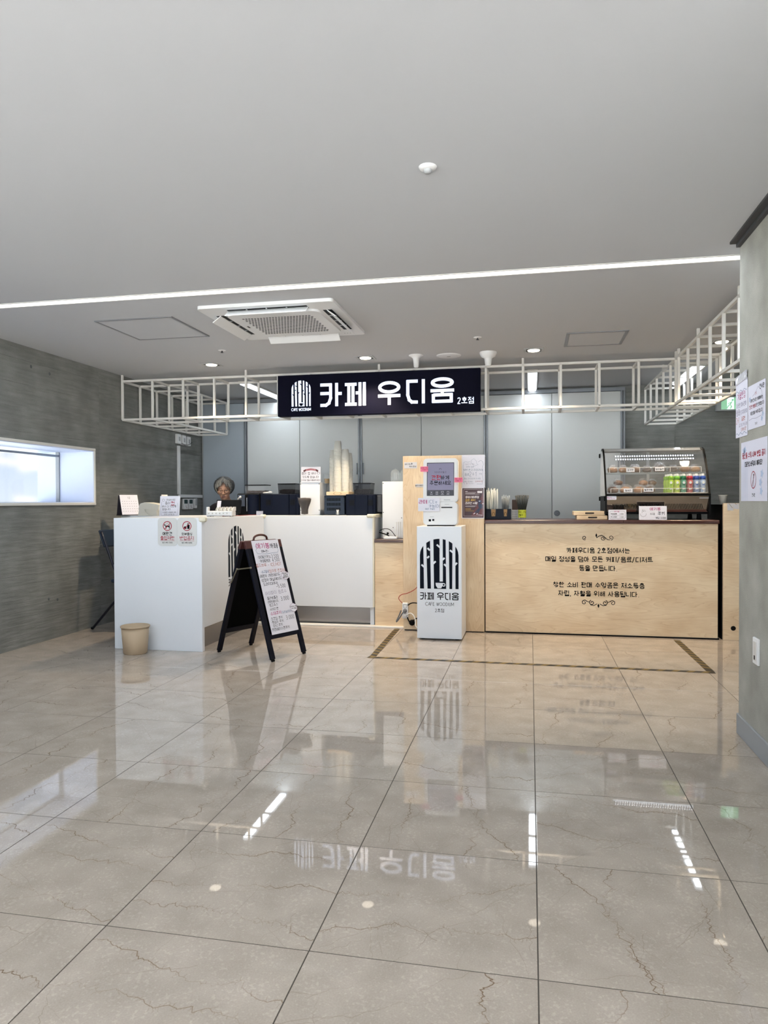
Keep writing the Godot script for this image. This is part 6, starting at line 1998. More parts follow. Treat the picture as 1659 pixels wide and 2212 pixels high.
# the menu board: two leaves hinged at the top, its menu leaf facing the viewer's right
func a_board() -> void:
	var n := Vector3(0.907, 0, 0.421)
	var u := Vector3(0.421, 0, -0.907)      # along the board, away from the viewer
	var c := Vector3(-2.105, 0, -5.43)
	var t := thing("menu_board", "dark navy A-frame menu board with handwritten white menu sheet, before the white counter", "menu board", c)
	# board-local axes: x = u, y = up, z = n
	var top := 0.905
	var spread := 0.305
	var len := sqrt(top * top + spread * spread)
	var navy := mat("board_navy", Color("080c1a"), 0.5, 0.0, 0.3)
	var brown := mat("board_brown", Color("4a2422"), 0.5)
	for s: float in [1.0, -1.0]:
		# leaf frame: origin at the foot, y up the slope, z outward
		var yd := (Vector3.UP * top - n * s * (spread - 0.018)).normalized()
		var xd := u * s
		var zd := xd.cross(yd).normalized()
		if zd.dot(n * s) < 0.0:
			xd = -xd
			zd = -zd
		var bas := Basis(xd, yd, zd)
		var leaf := Node3D.new()
		leaf.name = "leaf"
		t.add_child(leaf, true)
		leaf.transform = Transform3D(bas, n * s * spread)
		for x in [-0.172, 0.172]:
			part("leg", B.new().span(Vector3(x - 0.022, 0.016, -0.011), Vector3(x + 0.022, len - 0.075, 0.011), 0.003), navy, leaf)
			part("foot", B.new().span(Vector3(x - 0.014, 0.0, -0.009), Vector3(x + 0.014, 0.018, 0.009), 0.003), M.black, leaf)
		part("top_rail", B.new().span(Vector3(-0.194, len - 0.075, -0.012), Vector3(0.194, len - 0.012, 0.012), 0.003), brown, leaf)
		part("bottom_rail", B.new().span(Vector3(-0.15, 0.165, -0.011), Vector3(0.15, 0.205, 0.011), 0.003), navy, leaf)
		part("panel", B.new().span(Vector3(-0.15, 0.19, -0.005), Vector3(0.15, len - 0.07, 0.004)), mat("board_black", Color("050607"), 0.8, 0.0, 0.15), leaf)
	# carrying handle: an arched strap on the menu leaf's top
	var b := B.new()
	var arc := []
	for k in 13:
		var a := PI * k / 12.0
		arc.append(Vector2(-0.004 - cos(a) * 0.072, 0.030 + pow(sin(a), 0.7) * 0.038))
	arc.push_front(Vector2(-0.115, 0.008))
	arc.append(Vector2(0.107, 0.008))
	var path := []
	for q in arc:
		path.append(u * q.x + Vector3.UP * (top - 0.03 + q.y))
	b = B.new(true)
	b.tube(path, 0.0085, 8)
	part("handle", b, brown, t)
	# brass stay on the near side
	b = B.new()
	var side := -u * 0.2
	b.bar(side + n * 0.098 + Vector3.UP * 0.70, side - n * 0.055 + Vector3.UP * 0.68, 0.01, 0.004, u, 0.001)
	b.bar(side - n * 0.055 + Vector3.UP * 0.685, side - n * 0.125 + Vector3.UP * 0.57, 0.01, 0.004, u, 0.001)
	part("stay", b, mat("brass", Color("8c8574"), 0.35, 0.8), t)
	part("stay_pin", B.new(true).ball(side + n * 0.098 + Vector3.UP * 0.70, Vector3.ONE * 0.008, 10, 6).ball(side - n * 0.055 + Vector3.UP * 0.682, Vector3.ONE * 0.008, 10, 6), M.brass, t)
	# menu sheet on the outer face of the menu leaf
	var yd := (Vector3.UP * top - n * (spread - 0.018)).normalized()
	var xd := u
	var zd := xd.cross(yd).normalized()
	if zd.dot(n) < 0: zd = -zd
	var bas := Basis(yd.cross(zd).normalized(), yd, zd)
	var m := thing("menu_sheet", "long handwritten white menu sheet taped to the front of the navy A-frame board", "menu")
	m.transform = Transform3D(bas, c + n * spread + yd * 0.5685 + zd * 0.0125 + bas.x * 0.012)
	var W := 0.292
	var H := 0.745
	sheet(m, W, H, mat("menu_paper", Color("d9d9e3"), 0.55))
	var h := 0.5 * H
	lines(m, [["애기봉", -0.035, h - 0.066, 0.046, 0.1, 0.5]], M.pink_ink, 0.0007, 0.04)
	lines(m, [["카페", 0.083, h - 0.072, 0.042, 0.1, 0.5], ["(메뉴판)", -0.028, h - 0.098, 0.019, 0.11, 0.5],
		["*아메리카노", -0.044, h - 0.148, 0.026, 0.085, 0.5], ["3.500", 0.073, h - 0.148, 0.03, 0.075, 0.5],
		["*카페라떼", -0.05, h - 0.18, 0.026, 0.085, 0.5], ["4.500", 0.073, h - 0.18, 0.03, 0.075, 0.5],
		["*레몬차 레몬에이드", -0.03, h - 0.298, 0.025, 0.085, 0.5], ["*생강차 매실에이드", -0.024, h - 0.331, 0.025, 0.085, 0.5], ["*도라지대추차", -0.045, h - 0.364, 0.025, 0.085, 0.5], ["-5.500", 0.062, h - 0.394, 0.031, 0.075, 0.5],
		["*콜라병콜라", -0.06, h - 0.474, 0.022, 0.085, 0.5], ["*레몬에이드", -0.06, h - 0.503, 0.022, 0.085, 0.5], ["3.000", 0.075, h - 0.497, 0.034, 0.07, 0.5], ["*망고쥬스", -0.064, h - 0.53, 0.022, 0.085, 0.5], ["*사이다캔", -0.068, h - 0.562, 0.022, 0.085, 0.5],
		["*초코칩 쿠키", -0.062, h - 0.635, 0.022, 0.085, 0.5], ["*흑임자 쿠키", -0.06, h - 0.663, 0.022, 0.085, 0.5], ["3.000", 0.085, h - 0.65, 0.034, 0.07, 0.5], ["*피넛 쿠키", -0.066, h - 0.69, 0.022, 0.085, 0.5], ["*크랜베리스콘쿠키", -0.044, h - 0.72, 0.023, 0.085, 0.5]], M.ink, 0.0007, 0.04)
	lines(m, [["*콜드브루 - ICE/HOT", -0.02, h - 0.214, 0.027, 0.08, 0.5], ["(청으로 큰컵차)", 0.058, h - 0.266, 0.025, 0.08, 0.5]], mat("orange_ink", Color("b4695c"), 0.7), 0.0007, 0.04)
	lines(m, [["*수제차", -0.075, h - 0.266, 0.026, 0.085, 0.5], ["(김포쌀로만든)", 0.068, h - 0.596, 0.018, 0.08, 0.5]], M.blue_ink, 0.0007, 0.05)
	lines(m, [["*하이파이 음료수", -0.01, h - 0.438, 0.03, 0.07, 0.5]], M.faint_ink, 0.0007, 0.05)
	lines(m, [["*수제쿠키", -0.06, h - 0.6, 0.029, 0.09, 0.5]], M.pink_ink, 0.0007, 0.05)
	b = B.new()
	b.stroke([Vector2(-0.1, h - 0.038), Vector2(-0.115, h - 0.045), Vector2(-0.108, h - 0.066), Vector2(-0.12, h - 0.08), Vector2(-0.108, h - 0.105), Vector2(-0.02, h - 0.112), Vector2(0.07, h - 0.108), Vector2(0.115, h - 0.105), Vector2(0.125, h - 0.085), Vector2(0.117, h - 0.07), Vector2(0.13, h - 0.05), Vector2(0.12, h - 0.04)], 0.002, Transform3D(Basis.IDENTITY, Vector3(0, 0, 0.0007)))
	part("outline", b, M.blue_ink, m)
	# two cloud-shaped notes stuck on the sheet
	for r in [[Vector2(0.137, h - 0.30), Vector2(0.042, 0.030), ["레몬에이드", "생강라떼", "블루에이드"], "white cloud-shaped note on the menu sheet's upper right edge"], [Vector2(0.145, h - 0.565), Vector2(0.036, 0.031), ["오후세시 부터", "쿠키 품절"], "white cloud-shaped note with mauve outline low on the menu sheet's right edge"]]:
		var o := thing("cloud_note", r[3], "note", Vector3.ZERO, 0.0, "cloud notes on the menu")
		o.transform = m.transform.translated_local(Vector3(r[0].x, r[0].y, 0.002))
		var p := PackedVector2Array()
		for k in 36:
			var a := TAU * k / 36.0
			var q := 1.0 + 0.1 * absf(sin(a * 3.0))
			p.append(Vector2(cos(a) * r[1].x, sin(a) * r[1].y) * q)
		part("sheet", B.new().prism(p, 0.001), M.paper, o)
		b = B.new()
		b.stroke(Array(p), 0.0018, Transform3D(Basis.IDENTITY, Vector3(0, 0, 0.0012)), true)
		part("outline", b, mat("mauve", Color("8a5a78"), 0.7), o)
		var rows := []
		for k in r[2].size():
			rows.append([r[2][k], 0.0, 0.010 - k * 0.015 if r[2].size() == 3 else 0.003 - k * 0.017, 0.0125, 0.12, 0.5])
		lines(o, rows, M.ink, 0.0016, 0.04)


# ---------------------------------------------------------------- things on the walls
func wall_things() -> void:
	# switches, conduit and thermostats on the left wall near the back
	for k in 3:
		var t := thing("wall_switch", ["white wall switch box under the lattice, nearest the viewer", "white wall switch box under the lattice, in the middle", "white wall switch box under the lattice, nearest the back wall"][k], "switch", Vector3(-4.149, 1.965 - k * 0.005, -7.985 - k * 0.127), PI / 2, "wall switches")
		part("plate", B.new().box(Vector3(0, 0, 0.018), Vector3(0.085, 0.115, 0.036), 0.004), M.white_plastic, t)
		part("rocker", B.new().box(Vector3(0, 0, 0.037), Vector3(0.034, 0.05, 0.004), 0.001), M.grey_plastic, t)
	single("cable", B.new(true).tube(bend([Vector3(-4.108, 1.915, -8.03), Vector3(-4.105, 1.905, -8.12), Vector3(-4.105, 1.915, -8.22), Vector3(-4.105, 1.95, -8.30)]), 0.003, 6), M.dark_plastic, "thin black cable hanging across the three wall switches", "cable")
	single("conduit", B.new().span(Vector3(-4.15, 1.30, -8.03), Vector3(-4.125, 1.885, -7.985), 0.003), M.white_plastic, "vertical white cable duct on the concrete wall below the switches", "cable duct")
	single("conduit", B.new().span(Vector3(-4.15, 1.262, -8.62), Vector3(-4.125, 1.30, -8.0), 0.003), M.white_plastic, "horizontal white cable duct running to the back wall", "cable duct")
	for k in 2:
		var t := thing("thermostat", ["white room thermostat with dark display, left one behind the cup notice", "white room thermostat with dark display, right one"][k], "thermostat", Vector3(-4.149, 1.185, -8.16 - k * 0.135), PI / 2, "room thermostats")
		part("case", B.new().box(Vector3(0, 0, 0.012), Vector3(0.118, 0.13, 0.024), 0.004), M.white_plastic, t)
		part("display", B.new().box(Vector3(0, 0.03, 0.0245), Vector3(0.085, 0.05, 0.003), 0.001), mat("lcd", Color("2c4444"), 0.2), t)
		part("button", B.new().box(Vector3(0, -0.025, 0.025), Vector3(0.014, 0.010, 0.004), 0.002).box(Vector3(0.018, -0.042, 0.025), Vector3(0.014, 0.010, 0.004), 0.002), hexmat("9c7f80", 0.5), t)
	var t := thing("remote_holder", "narrow white remote control holder beside the thermostats", "holder", Vector3(-4.149, 1.193, -8.42), PI / 2)
	part("case", B.new().box(Vector3(0, 0, 0.015), Vector3(0.062, 0.12, 0.03), 0.004), M.white_plastic, t)
	part("remote", B.new().box(Vector3(0, 0.02, 0.034), Vector3(0.04, 0.09, 0.01), 0.003), M.grey_plastic, t)
	# green emergency exit sign high on the right rear wall
	t = thing("exit_sign", "green and white emergency exit light high on the rear concrete wall, right of the lattice", "exit sign", Vector3(2.155, 2.275, -8.60))
	part("case", B.new().box(Vector3(0, 0, -0.025), Vector3(0.27, 0.165, 0.05), 0.006), M.grey_plastic, t)
	part("face", B.new().box(Vector3(0.025, 0, 0.001), Vector3(0.21, 0.13, 0.004)), glow("exit_green", Color(0.05, 0.62, 0.33), 0.8), t)
	var b := B.new()
	var xf := Transform3D(Basis.IDENTITY, Vector3(0, 0, 0.0035))
	b.prism(PackedVector2Array([Vector2(-0.02, -0.065), Vector2(0.05, -0.065), Vector2(0.05, 0.065), Vector2(-0.02, 0.065)]), 0.0, xf, true)
	part("doorway", b, glow("exit_white", Color(0.85, 1.0, 0.93), 1.0), t)
	b = B.new()
	xf = Transform3D(Basis.IDENTITY, Vector3(0, 0, 0.0042))
	b.stroke([Vector2(0.03, 0.02), Vector2(0.01, -0.01), Vector2(0.025, -0.035), Vector2(0.012, -0.06)], 0.013, xf)
	b.stroke([Vector2(0.01, -0.012), Vector2(-0.01, -0.03), Vector2(-0.022, -0.055)], 0.011, xf)
	b.stroke([Vector2(0.03, 0.012), Vector2(0.004, 0.008), Vector2(-0.012, -0.008)], 0.009, xf)
	b.prism(PackedVector2Array(circle(Vector2(0.036, 0.037), 0.012, 0.012, 14)), 0.0, xf, true)
	part("runner", b, M.exit_green, t)
	var l := AreaLight3D.new()
	l.name = "exit_light"
	l.area_size = Vector2(0.2, 0.12)
	l.light_color = Color(0.3, 0.9, 0.6)
	l.light_energy = 0.004
	l.area_range = 12.0
	l.area_attenuation = 2.0
	l.shadow_enabled = true
	add_child(l)
	l.position = Vector3(2.18, 2.275, -8.59)
	l.rotation.y = PI
	# notices on the pier, facing left
	var px := 1.0475
	t = thing("notice_sheet", "glossy laminated handwritten notice wrapped to the pier's far edge", "notice", Vector3(px, 1.665, -3.945), -PI / 2)
	sheet(t, 0.205, 0.285, mat("pier_paper", Color("dfdfee"), 0.35))
	lines(t, [["겨울한정", 0.0, 0.05, 0.034, 0.08, 0.5]], M.pink_ink, 0.0007, 0.05)
	lines(t, [["따뜻한 메뉴판매", 0.0, 0.01, 0.022, 0.09, 0.5], ["음료", -0.06, -0.03, 0.03, 0.1, 0.5], ["군고구마라떼", 0.03, -0.03, 0.022, 0.09, 0.5], ["김포 쌀 가득 담아", 0.03, -0.09, 0.017, 0.09, 0.5]], M.faint_ink, 0.0007, 0.05)
	lines(t, [["2+1", -0.06, -0.07, 0.034, 0.08, 0.5], ["달콤한", 0.035, -0.062, 0.02, 0.1, 0.5], ["오후까지만", 0.04, -0.115, 0.018, 0.09, 0.5]], M.orange_ink, 0.0007, 0.05)
	b = B.new()
	var pl := []
	for k in 14: pl.append(Vector2(-0.095 + k * 0.0145, -0.125 + 0.006 * sin(k * 1.4)))
	b.stroke(pl, 0.002, Transform3D(Basis.IDENTITY, Vector3(0, 0, 0.0007)))
	pl = []
	for k in 14: pl.append(Vector2(-0.095 + k * 0.0145, 0.09 + 0.006 * sin(k * 1.4)))
	b.stroke(pl, 0.002, Transform3D(Basis.IDENTITY, Vector3(0, 0, 0.0007)))
	part("outline", b, M.blue_ink, t)
	# crinkled clear sleeve sticking out above the sheet
	b = B.new()
	var cr := noise(61, 40.0, 2)
	for i in 14:
		for j in 5:
			var V := func(a: int, c: int) -> Vector3:
				return Vector3(-0.1 + a * 0.0146, 0.128 + c * 0.0085 + (0.012 * a / 14.0), 0.002 + 0.005 * absf(cr.get_noise_2d(a * 3.1, c * 4.7)) * (1.0 if c > 0 else 0.2))
			b.quad(V.call(i, j), V.call(i + 1, j), V.call(i + 1, j + 1), V.call(i, j + 1))
	part("sleeve", b, mat("crinkle_film", Color("c9cad2"), 0.08, 0.0, 0.9), t)
	t = thing("notice_sheet", "printed white cafe notice with pale blue flowers, upper right on the pier", "notice", Vector3(px, 1.65, -3.70), -PI / 2)
	sheet(t, 0.27, 0.212, M.pier_paper)
	lines(t, [["저희 전시관 카페에서는", 0.005, 0.022, 0.0165, 0.12, 0.5], ["   만 판매합니다", 0.05, -0.006, 0.0165, 0.12, 0.5], ["이점 양해 부탁드립니다.", 0.005, -0.038, 0.0165, 0.12, 0.5]], M.ink, 0.0007)
	lines(t, [["간단한 병음료", -0.055, -0.006, 0.0165, 0.12, 0.5], ["안내", -0.005, 0.052, 0.014, 0.08, 0.5]], M.red_ink, 0.0007)
	lines(t, [["전시관", 0.085, 0.07, 0.022, 0.13, 0.5], ["전시관", 0.0, -0.09, 0.011, 0.12, 0.5]], M.ink, 0.0007)
	blue_flowers(t, [Vector2(-0.1, 0.04), Vector2(0.1, -0.05), Vector2(0.085, -0.07)], 0.016, [])
	b = B.new()
	b.stroke([Vector2(-0.06, 0.05), Vector2(-0.02, 0.06), Vector2(0.03, 0.085), Vector2(0.08, 0.06), Vector2(0.1, 0.02), Vector2(0.105, -0.03), Vector2(0.08, -0.055), Vector2(0.0, -0.06), Vector2(-0.06, -0.055), Vector2(-0.115, -0.06), Vector2(-0.12, -0.03)], 0.0015, Transform3D(Basis.IDENTITY, Vector3(0, 0, 0.0007)))
	part("outline", b, M.faint_ink, t)
	t = thing("notice_sheet", "white notice banning hiking sticks with red pictogram, lowest on the pier", "notice", Vector3(px, 1.344, -3.742), -PI / 2)
	sheet(t, 0.415, 0.294, M.pier_paper)
	lines(t, [["등산용 스틱 내부 반입 금지", 0.0, 0.065, 0.0275, 0.15, 0.5]], M.red_ink, 0.0007)
	lines(t, [["대리석 바닥이 깨져요!", 0.0, 0.022, 0.026, 0.14, 0.5], ["전시관", 0.005, -0.125, 0.016, 0.12, 0.5]], M.ink, 0.0007)
	b = B.new()
	xf = Transform3D(Basis.IDENTITY, Vector3(0, 0, 0.0007))
	b.stroke(circle(Vector2(0.0, -0.045), 0.04, 0.04, 30), 0.004, xf, true)
	b.stroke([Vector2(0.022, -0.013), Vector2(-0.024, -0.078)], 0.003, xf)
	part("ban_ring", b, M.red_ink, t)
	b = B.new()
	b.stroke([Vector2(0.004, -0.017), Vector2(-0.004, -0.076)], 0.003, xf)
	b.stroke([Vector2(0.0, -0.02), Vector2(0.01, -0.022)], 0.006, xf)
	part("stick_drawing", b, M.ink, t)
	blue_flowers(t, [Vector2(-0.16, 0.1), Vector2(-0.14, 0.105), Vector2(0.13, -0.02), Vector2(0.11, -0.06), Vector2(0.12, -0.1)], 0.024, [-0.19, -0.175, -0.16, -0.145, -0.13, -0.115, -0.1])
	# wall outlet on the pier
	t = thing("wall_outlet", "white double wall outlet low on the concrete pier", "outlet", Vector3(1.05, 0.488, -3.68), -PI / 2)
	part("plate", B.new().box(Vector3(0, 0, 0.005), Vector3(0.078, 0.125, 0.012), 0.003), M.white_plastic, t)
	part("insert", B.new().box(Vector3(0, 0.0, 0.0115), Vector3(0.044, 0.09, 0.004), 0.002), mat("insert_white", Color("d6d4cf"), 0.4), t)
	part("socket", B.new().box(Vector3(0, -0.03, 0.0138), Vector3(0.016, 0.02, 0.002), 0.001), M.dark_plastic, t)
	# tie-bolt plugs in the left concrete wall
	for k in 4:
		var p: Vector3 = [Vector3(-4.15, 2.36, -5.42), Vector3(-4.15, 2.34, -5.66), Vector3(-4.15, 0.36, -5.62), Vector3(-4.15, 0.34, -5.74)][k]
		t = thing("tie_hole", ["filled tie hole high on the left concrete wall, nearer the viewer", "filled tie hole high on the left concrete wall, farther one", "filled tie hole low on the left concrete wall, nearer the viewer", "filled tie hole low on the left concrete wall, farther one"][k], "wall mark", p, PI / 2, "tie holes in the concrete")
		part("plug", B.new(true).lathe(Vector3.ZERO, [Vector2(0.014, 0.0), Vector2(0.012, 0.0016), Vector2(0, 0.001)], 14, Basis(Vector3(1, 0, 0), PI / 2)), mat("plug_dark", Color("5c6163"), 0.9), t)
	# a dry weed outside the window
	t = thing("dry_weed", "thin dry weed stalk outside the left window", "plant", Vector3(-9.5, -0.6, -8.25))
	part("stalk", B.new(true).tube([Vector3(0, 0, 0), Vector3(0.02, 0.9, 0), Vector3(0.05, 1.95, 0.02), Vector3(0.14, 2.32, 0.02)], 0.008, 6), hexmat("7d8187", 0.8), t)
	for k in 5:
		part("leaf", B.new().prism(PackedVector2Array([Vector2(0, 0), Vector2(0.012, 0.1), Vector2(0.05 + 0.02 * k, 0.3), Vector2(0.02, 0.14)]), 0.003, Transform3D(Basis(Vector3(0, 1, 0), k * 2.2), Vector3(0.03, 1.65 + k * 0.09, 0.01))), hexmat("7d8187", 0.8), t)


func blue_flowers(t: Node3D, at: Array, s: float, stems: Array) -> void:
	var b := B.new()
	var xf := Transform3D(Basis.IDENTITY, Vector3(0, 0, 0.0005))
	for p in at:
		var q := PackedVector2Array()
		for k in 15:
			var a := TAU * k / 15.0
			q.append(p + Vector2(cos(a), sin(a)) * s * (0.75 + 0.25 * cos(a * 5.0)))
		b.prism(q, 0.0, xf, true)
	for x in stems:
		b.stroke([Vector2(x, 0.06 - absf(x + 0.15) * 0.8), Vector2(x + 0.004, -0.145)], 0.0018, xf)
	part("flower_print", b, mat("pale_blue", Color("b3c4e0"), 0.5), t)


# ---------------------------------------------------------------- the woman behind the counter
# field of bones (tapered capsules) and balls joined by a smooth minimum, meshed as surface nets
func field(p: Vector3, bones: Array, k: float) -> float:
	var d := 10.0
	for b in bones:
		var a: Vector3 = b[0]
		var ba: Vector3 = b[1] - a
		var h := clampf((p - a).dot(ba) / maxf(ba.length_squared(), 1e-9), 0.0, 1.0)
		var q := (p - a - ba * h)
		if b.size() > 4: q *= Vector3(1.0 / b[4].x, 1.0 / b[4].y, 1.0 / b[4].z)
		var e: float = q.length() - lerpf(b[2], b[3], h)
		var m := clampf(0.5 + 0.5 * (d - e) / k, 0.0, 1.0)
		d = lerpf(d, e, m) - k * m * (1.0 - m)
	return d


func surface_nets(b: B, lo: Vector3, hi: Vector3, cell: float, bones: Array, k: float, paint: Callable) -> void:
	var nx := int((hi.x - lo.x) / cell) + 2
	var ny := int((hi.y - lo.y) / cell) + 2
	var nz := int((hi.z - lo.z) / cell) + 2
	var f := PackedFloat32Array()
	f.resize(nx * ny * nz)
	var i := 0
	for z in nz:
		for y in ny:
			for x in nx:
				f[i] = field(lo + Vector3(x, y, z) * cell, bones, k)
				i += 1
	var vert := {}
	var sx := 1
	var sy := nx
	var sz := nx * ny
	for z in nz - 1:
		for y in ny - 1:
			for x in nx - 1:
				var c := x + y * sy + z * sz
				var inside := 0
				for o in [0, sx, sy, sx + sy, sz, sz + sx, sz + sy, sz + sx + sy]:
					if f[c + o] < 0.0: inside += 1
				if inside == 0 or inside == 8: continue
				var sum := Vector3.ZERO
				var n := 0
				for e in [[0, 0, 0, 0], [0, 0, 1, 0], [0, 0, 0, 1], [0, 0, 1, 1], [1, 0, 0, 0], [1, 1, 0, 0], [1, 0, 0, 1], [1, 1, 0, 1], [2, 0, 0, 0], [2, 1, 0, 0], [2, 0, 1, 0], [2, 1, 1, 0]]:
					var p0 := Vector3(e[1], e[2], e[3])
					var p1 := p0
					p1[e[0]] += 1.0
					var f0 := f[c + int(p0.x) * sx + int(p0.y) * sy + int(p0.z) * sz]
					var f1 := f[c + int(p1.x) * sx + int(p1.y) * sy + int(p1.z) * sz]
					if (f0 < 0.0) != (f1 < 0.0):
						sum += p0.lerp(p1, f0 / (f0 - f1))
						n += 1
				vert[c] = lo + (Vector3(x, y, z) + sum / n) * cell
	for c in vert:
		for ax in 3:
			var s: int = [sx, sy, sz][ax]
			var s1: int = [sy, sz, sx][ax]
			var s2: int = [sz, sx, sy][ax]
			if (f[c] < 0.0) == (f[c + s] < 0.0): continue
			if not (vert.has(c - s1) and vert.has(c - s2) and vert.has(c - s1 - s2)): continue
			var q := [vert[c - s1 - s2], vert[c - s2], vert[c], vert[c - s1]]
			if f[c] >= 0.0: q.reverse()
			for id in [0, 2, 1, 0, 3, 2]:
				b.st.set_color(paint.call(q[id]))
				b.v(q[id])


func worker() -> void:
	var at := Vector3(-3.265, 0.0, -7.42)
	var t := thing("person", "grey-haired woman in dark top and thin-rimmed glasses looking down behind the till", "person", at, 0.0)
	var skin := Color(0.42, 0.25, 0.18)
	var cloth := Color(0.012, 0.013, 0.02)
	var b := B.new(true)
	# body: trunk bent a little forward, arms hanging with the forearms forward, legs to the floor
	var bones := [
		[Vector3(0, 0.74, -0.05), Vector3(0, 0.92, -0.04), 0.125, 0.115, Vector3(1.25, 1, 0.95)], [Vector3(0, 0.92, -0.04), Vector3(0, 1.08, -0.02), 0.115, 0.125, Vector3(1.3, 1, 0.95)],
		[Vector3(-0.12, 1.13, -0.02), Vector3(0.12, 1.13, -0.02), 0.072, 0.072], [Vector3(0, 1.12, -0.02), Vector3(0, 1.24, 0.01), 0.06, 0.046],
		[Vector3(-0.175, 1.12, -0.02), Vector3(-0.225, 0.88, -0.02), 0.05, 0.04], [Vector3(0.175, 1.12, -0.02), Vector3(0.225, 0.88, -0.02), 0.05, 0.04],
		[Vector3(-0.225, 0.88, -0.02), Vector3(-0.17, 0.80, 0.17), 0.038, 0.027], [Vector3(0.225, 0.88, -0.02), Vector3(0.17, 0.80, 0.17), 0.038, 0.027],
		[Vector3(-0.08, 0.70, -0.05), Vector3(-0.09, 0.38, -0.03), 0.085, 0.055], [Vector3(0.08, 0.70, -0.05), Vector3(0.09, 0.38, -0.03), 0.085, 0.055],
		[Vector3(-0.09, 0.38, -0.03), Vector3(-0.09, 0.07, -0.05), 0.055, 0.036], [Vector3(0.09, 0.38, -0.03), Vector3(0.09, 0.07, -0.05), 0.055, 0.036],
		[Vector3(-0.09, 0.035, -0.06), Vector3(-0.1, 0.03, 0.1), 0.036, 0.03], [Vector3(0.09, 0.035, -0.06), Vector3(0.1, 0.03, 0.1), 0.036, 0.03],
	]
	surface_nets(b, Vector3(-0.31, -0.01, -0.2), Vector3(0.31, 1.235, 0.24), 0.017, bones, 0.035, func(p: Vector3) -> Color: return skin if p.y > 1.195 else cloth)
	# hands: palm, four bent fingers, thumb leaving the side of the palm
	for s: float in [-1.0, 1.0]:
		var w := Vector3(s * 0.17, 0.80, 0.17)
		var fw := Vector3(-s * 0.25, -0.25, 0.93).normalized()
		var across := Vector3(s, 0, s * 0.25 * s).normalized()
		var hand := [[w, w + fw * 0.05, 0.024, 0.026], [w + fw * 0.05 - across * 0.025, w + fw * 0.075 + across * 0.025, 0.014, 0.013]]
		for k in 4:
			var root: Vector3 = w + fw * 0.075 + across * (-0.03 + k * 0.02)
			var ln: float = [0.058, 0.068, 0.064, 0.05][k]
			var j1: Vector3 = root + fw * ln * 0.45 + Vector3(0, -0.008, 0)
			var j2: Vector3 = j1 + (fw * 0.8 + Vector3(0, -0.6, 0)) * ln * 0.32
			hand.append([root, j1, 0.0088, 0.0082])
			hand.append([j1, j2, 0.0082, 0.0076])
			hand.append([j2, j2 + (fw * 0.45 + Vector3(0, -0.9, 0)) * ln * 0.25, 0.0076, 0.0068])
		var tr: Vector3 = w + fw * 0.03 - across * 0.024
		hand.append([tr, tr + fw * 0.028 - across * 0.022, 0.0105, 0.009])
		hand.append([tr + fw * 0.028 - across * 0.022, tr + fw * 0.055 - across * 0.024 + Vector3(0, -0.008, 0), 0.009, 0.0075])
		surface_nets(b, w + Vector3(-0.09, -0.09, -0.03), w + Vector3(0.09, 0.05, 0.18), 0.006, hand, 0.006, func(_p: Vector3) -> Color: return skin)
	# head, nodding down and turned slightly to her right
	var hb := Basis.from_euler(Vector3(0.22, 0.30, 0.03))
	var hc := Vector3(-0.005, 1.345, 0.055)
	var H := func(x: float, y: float, z: float) -> Vector3: return hc + hb * Vector3(x, y, z)
	var head := [
		[H.call(0, 0.028, -0.018), H.call(0, 0.02, -0.005), 0.083, 0.08, Vector3(0.9, 1.05, 1.06)], [H.call(0, -0.045, 0.022), H.call(0, -0.075, 0.034), 0.054, 0.041, Vector3(1.1, 1, 1)],
		[H.call(-0.04, -0.018, 0.045), H.call(0.04, -0.018, 0.045), 0.03, 0.03], [H.call(0, -0.005, 0.082), H.call(0, -0.03, 0.098), 0.008, 0.013], [H.call(-0.012, -0.035, 0.09), H.call(0.012, -0.035, 0.09), 0.007, 0.007],
		[H.call(-0.02, -0.062, 0.066), H.call(0.02, -0.062, 0.066), 0.0075, 0.0075], [H.call(-0.015, -0.071, 0.064), H.call(0.015, -0.071, 0.064), 0.007, 0.007], [H.call(0, -0.095, 0.058), H.call(0, -0.1, 0.055), 0.016, 0.014],
		[H.call(-0.038, 0.02, 0.073), H.call(-0.014, 0.017, 0.08), 0.007, 0.007], [H.call(0.014, 0.017, 0.08), H.call(0.038, 0.02, 0.073), 0.007, 0.007],
		[H.call(-0.08, 0.012, -0.012), H.call(-0.078, -0.028, -0.006), 0.013, 0.008, Vector3(0.5, 1, 1)], [H.call(0.08, 0.012, -0.012), H.call(0.078, -0.028, -0.006), 0.013, 0.008, Vector3(0.5, 1, 1)],
		[H.call(0, -0.06, -0.02), Vector3(0, 1.2, 0.01), 0.046, 0.048],
	]
	var lips := [H.call(0, -0.066, 0.077), hb]
	surface_nets(b, hc + Vector3(-0.11, -0.165, -0.135), hc + Vector3(0.11, 0.14, 0.145), 0.0058, head, 0.012, func(p: Vector3) -> Color:
		var q: Vector3 = hb.inverse() * (p - hc)
		if absf(q.x) < 0.024 and absf(q.y + 0.067) < 0.006 and q.z > 0.05: return Color(0.33, 0.14, 0.115)
		return skin)
	var vm := mat("body_skin_and_cloth", Color.WHITE, 0.6)
	vm.vertex_color_use_as_albedo = true
	part("body", b, vm, t)
	# eyes, brows, glasses
	b = B.new(true)
	for s in [-1.0, 1.0]:
		b.ball(H.call(s * 0.031, 0.002, 0.068), Vector3(0.0125, 0.0042, 0.0125), 12, 8, hb)
	var lid := B.new(true)
	for s in [-1.0, 1.0]:
		lid.ball(H.call(s * 0.031, 0.0075, 0.0675), Vector3(0.0145, 0.0075, 0.0138), 12, 8, hb)
	part("eyelid", lid, mat("lid_skin", Color(0.42, 0.25, 0.18).linear_to_srgb(), 0.6), t)
	part("eye", b, mat("eye_white", Color("cfc8c2"), 0.25), t)
	b = B.new(true)
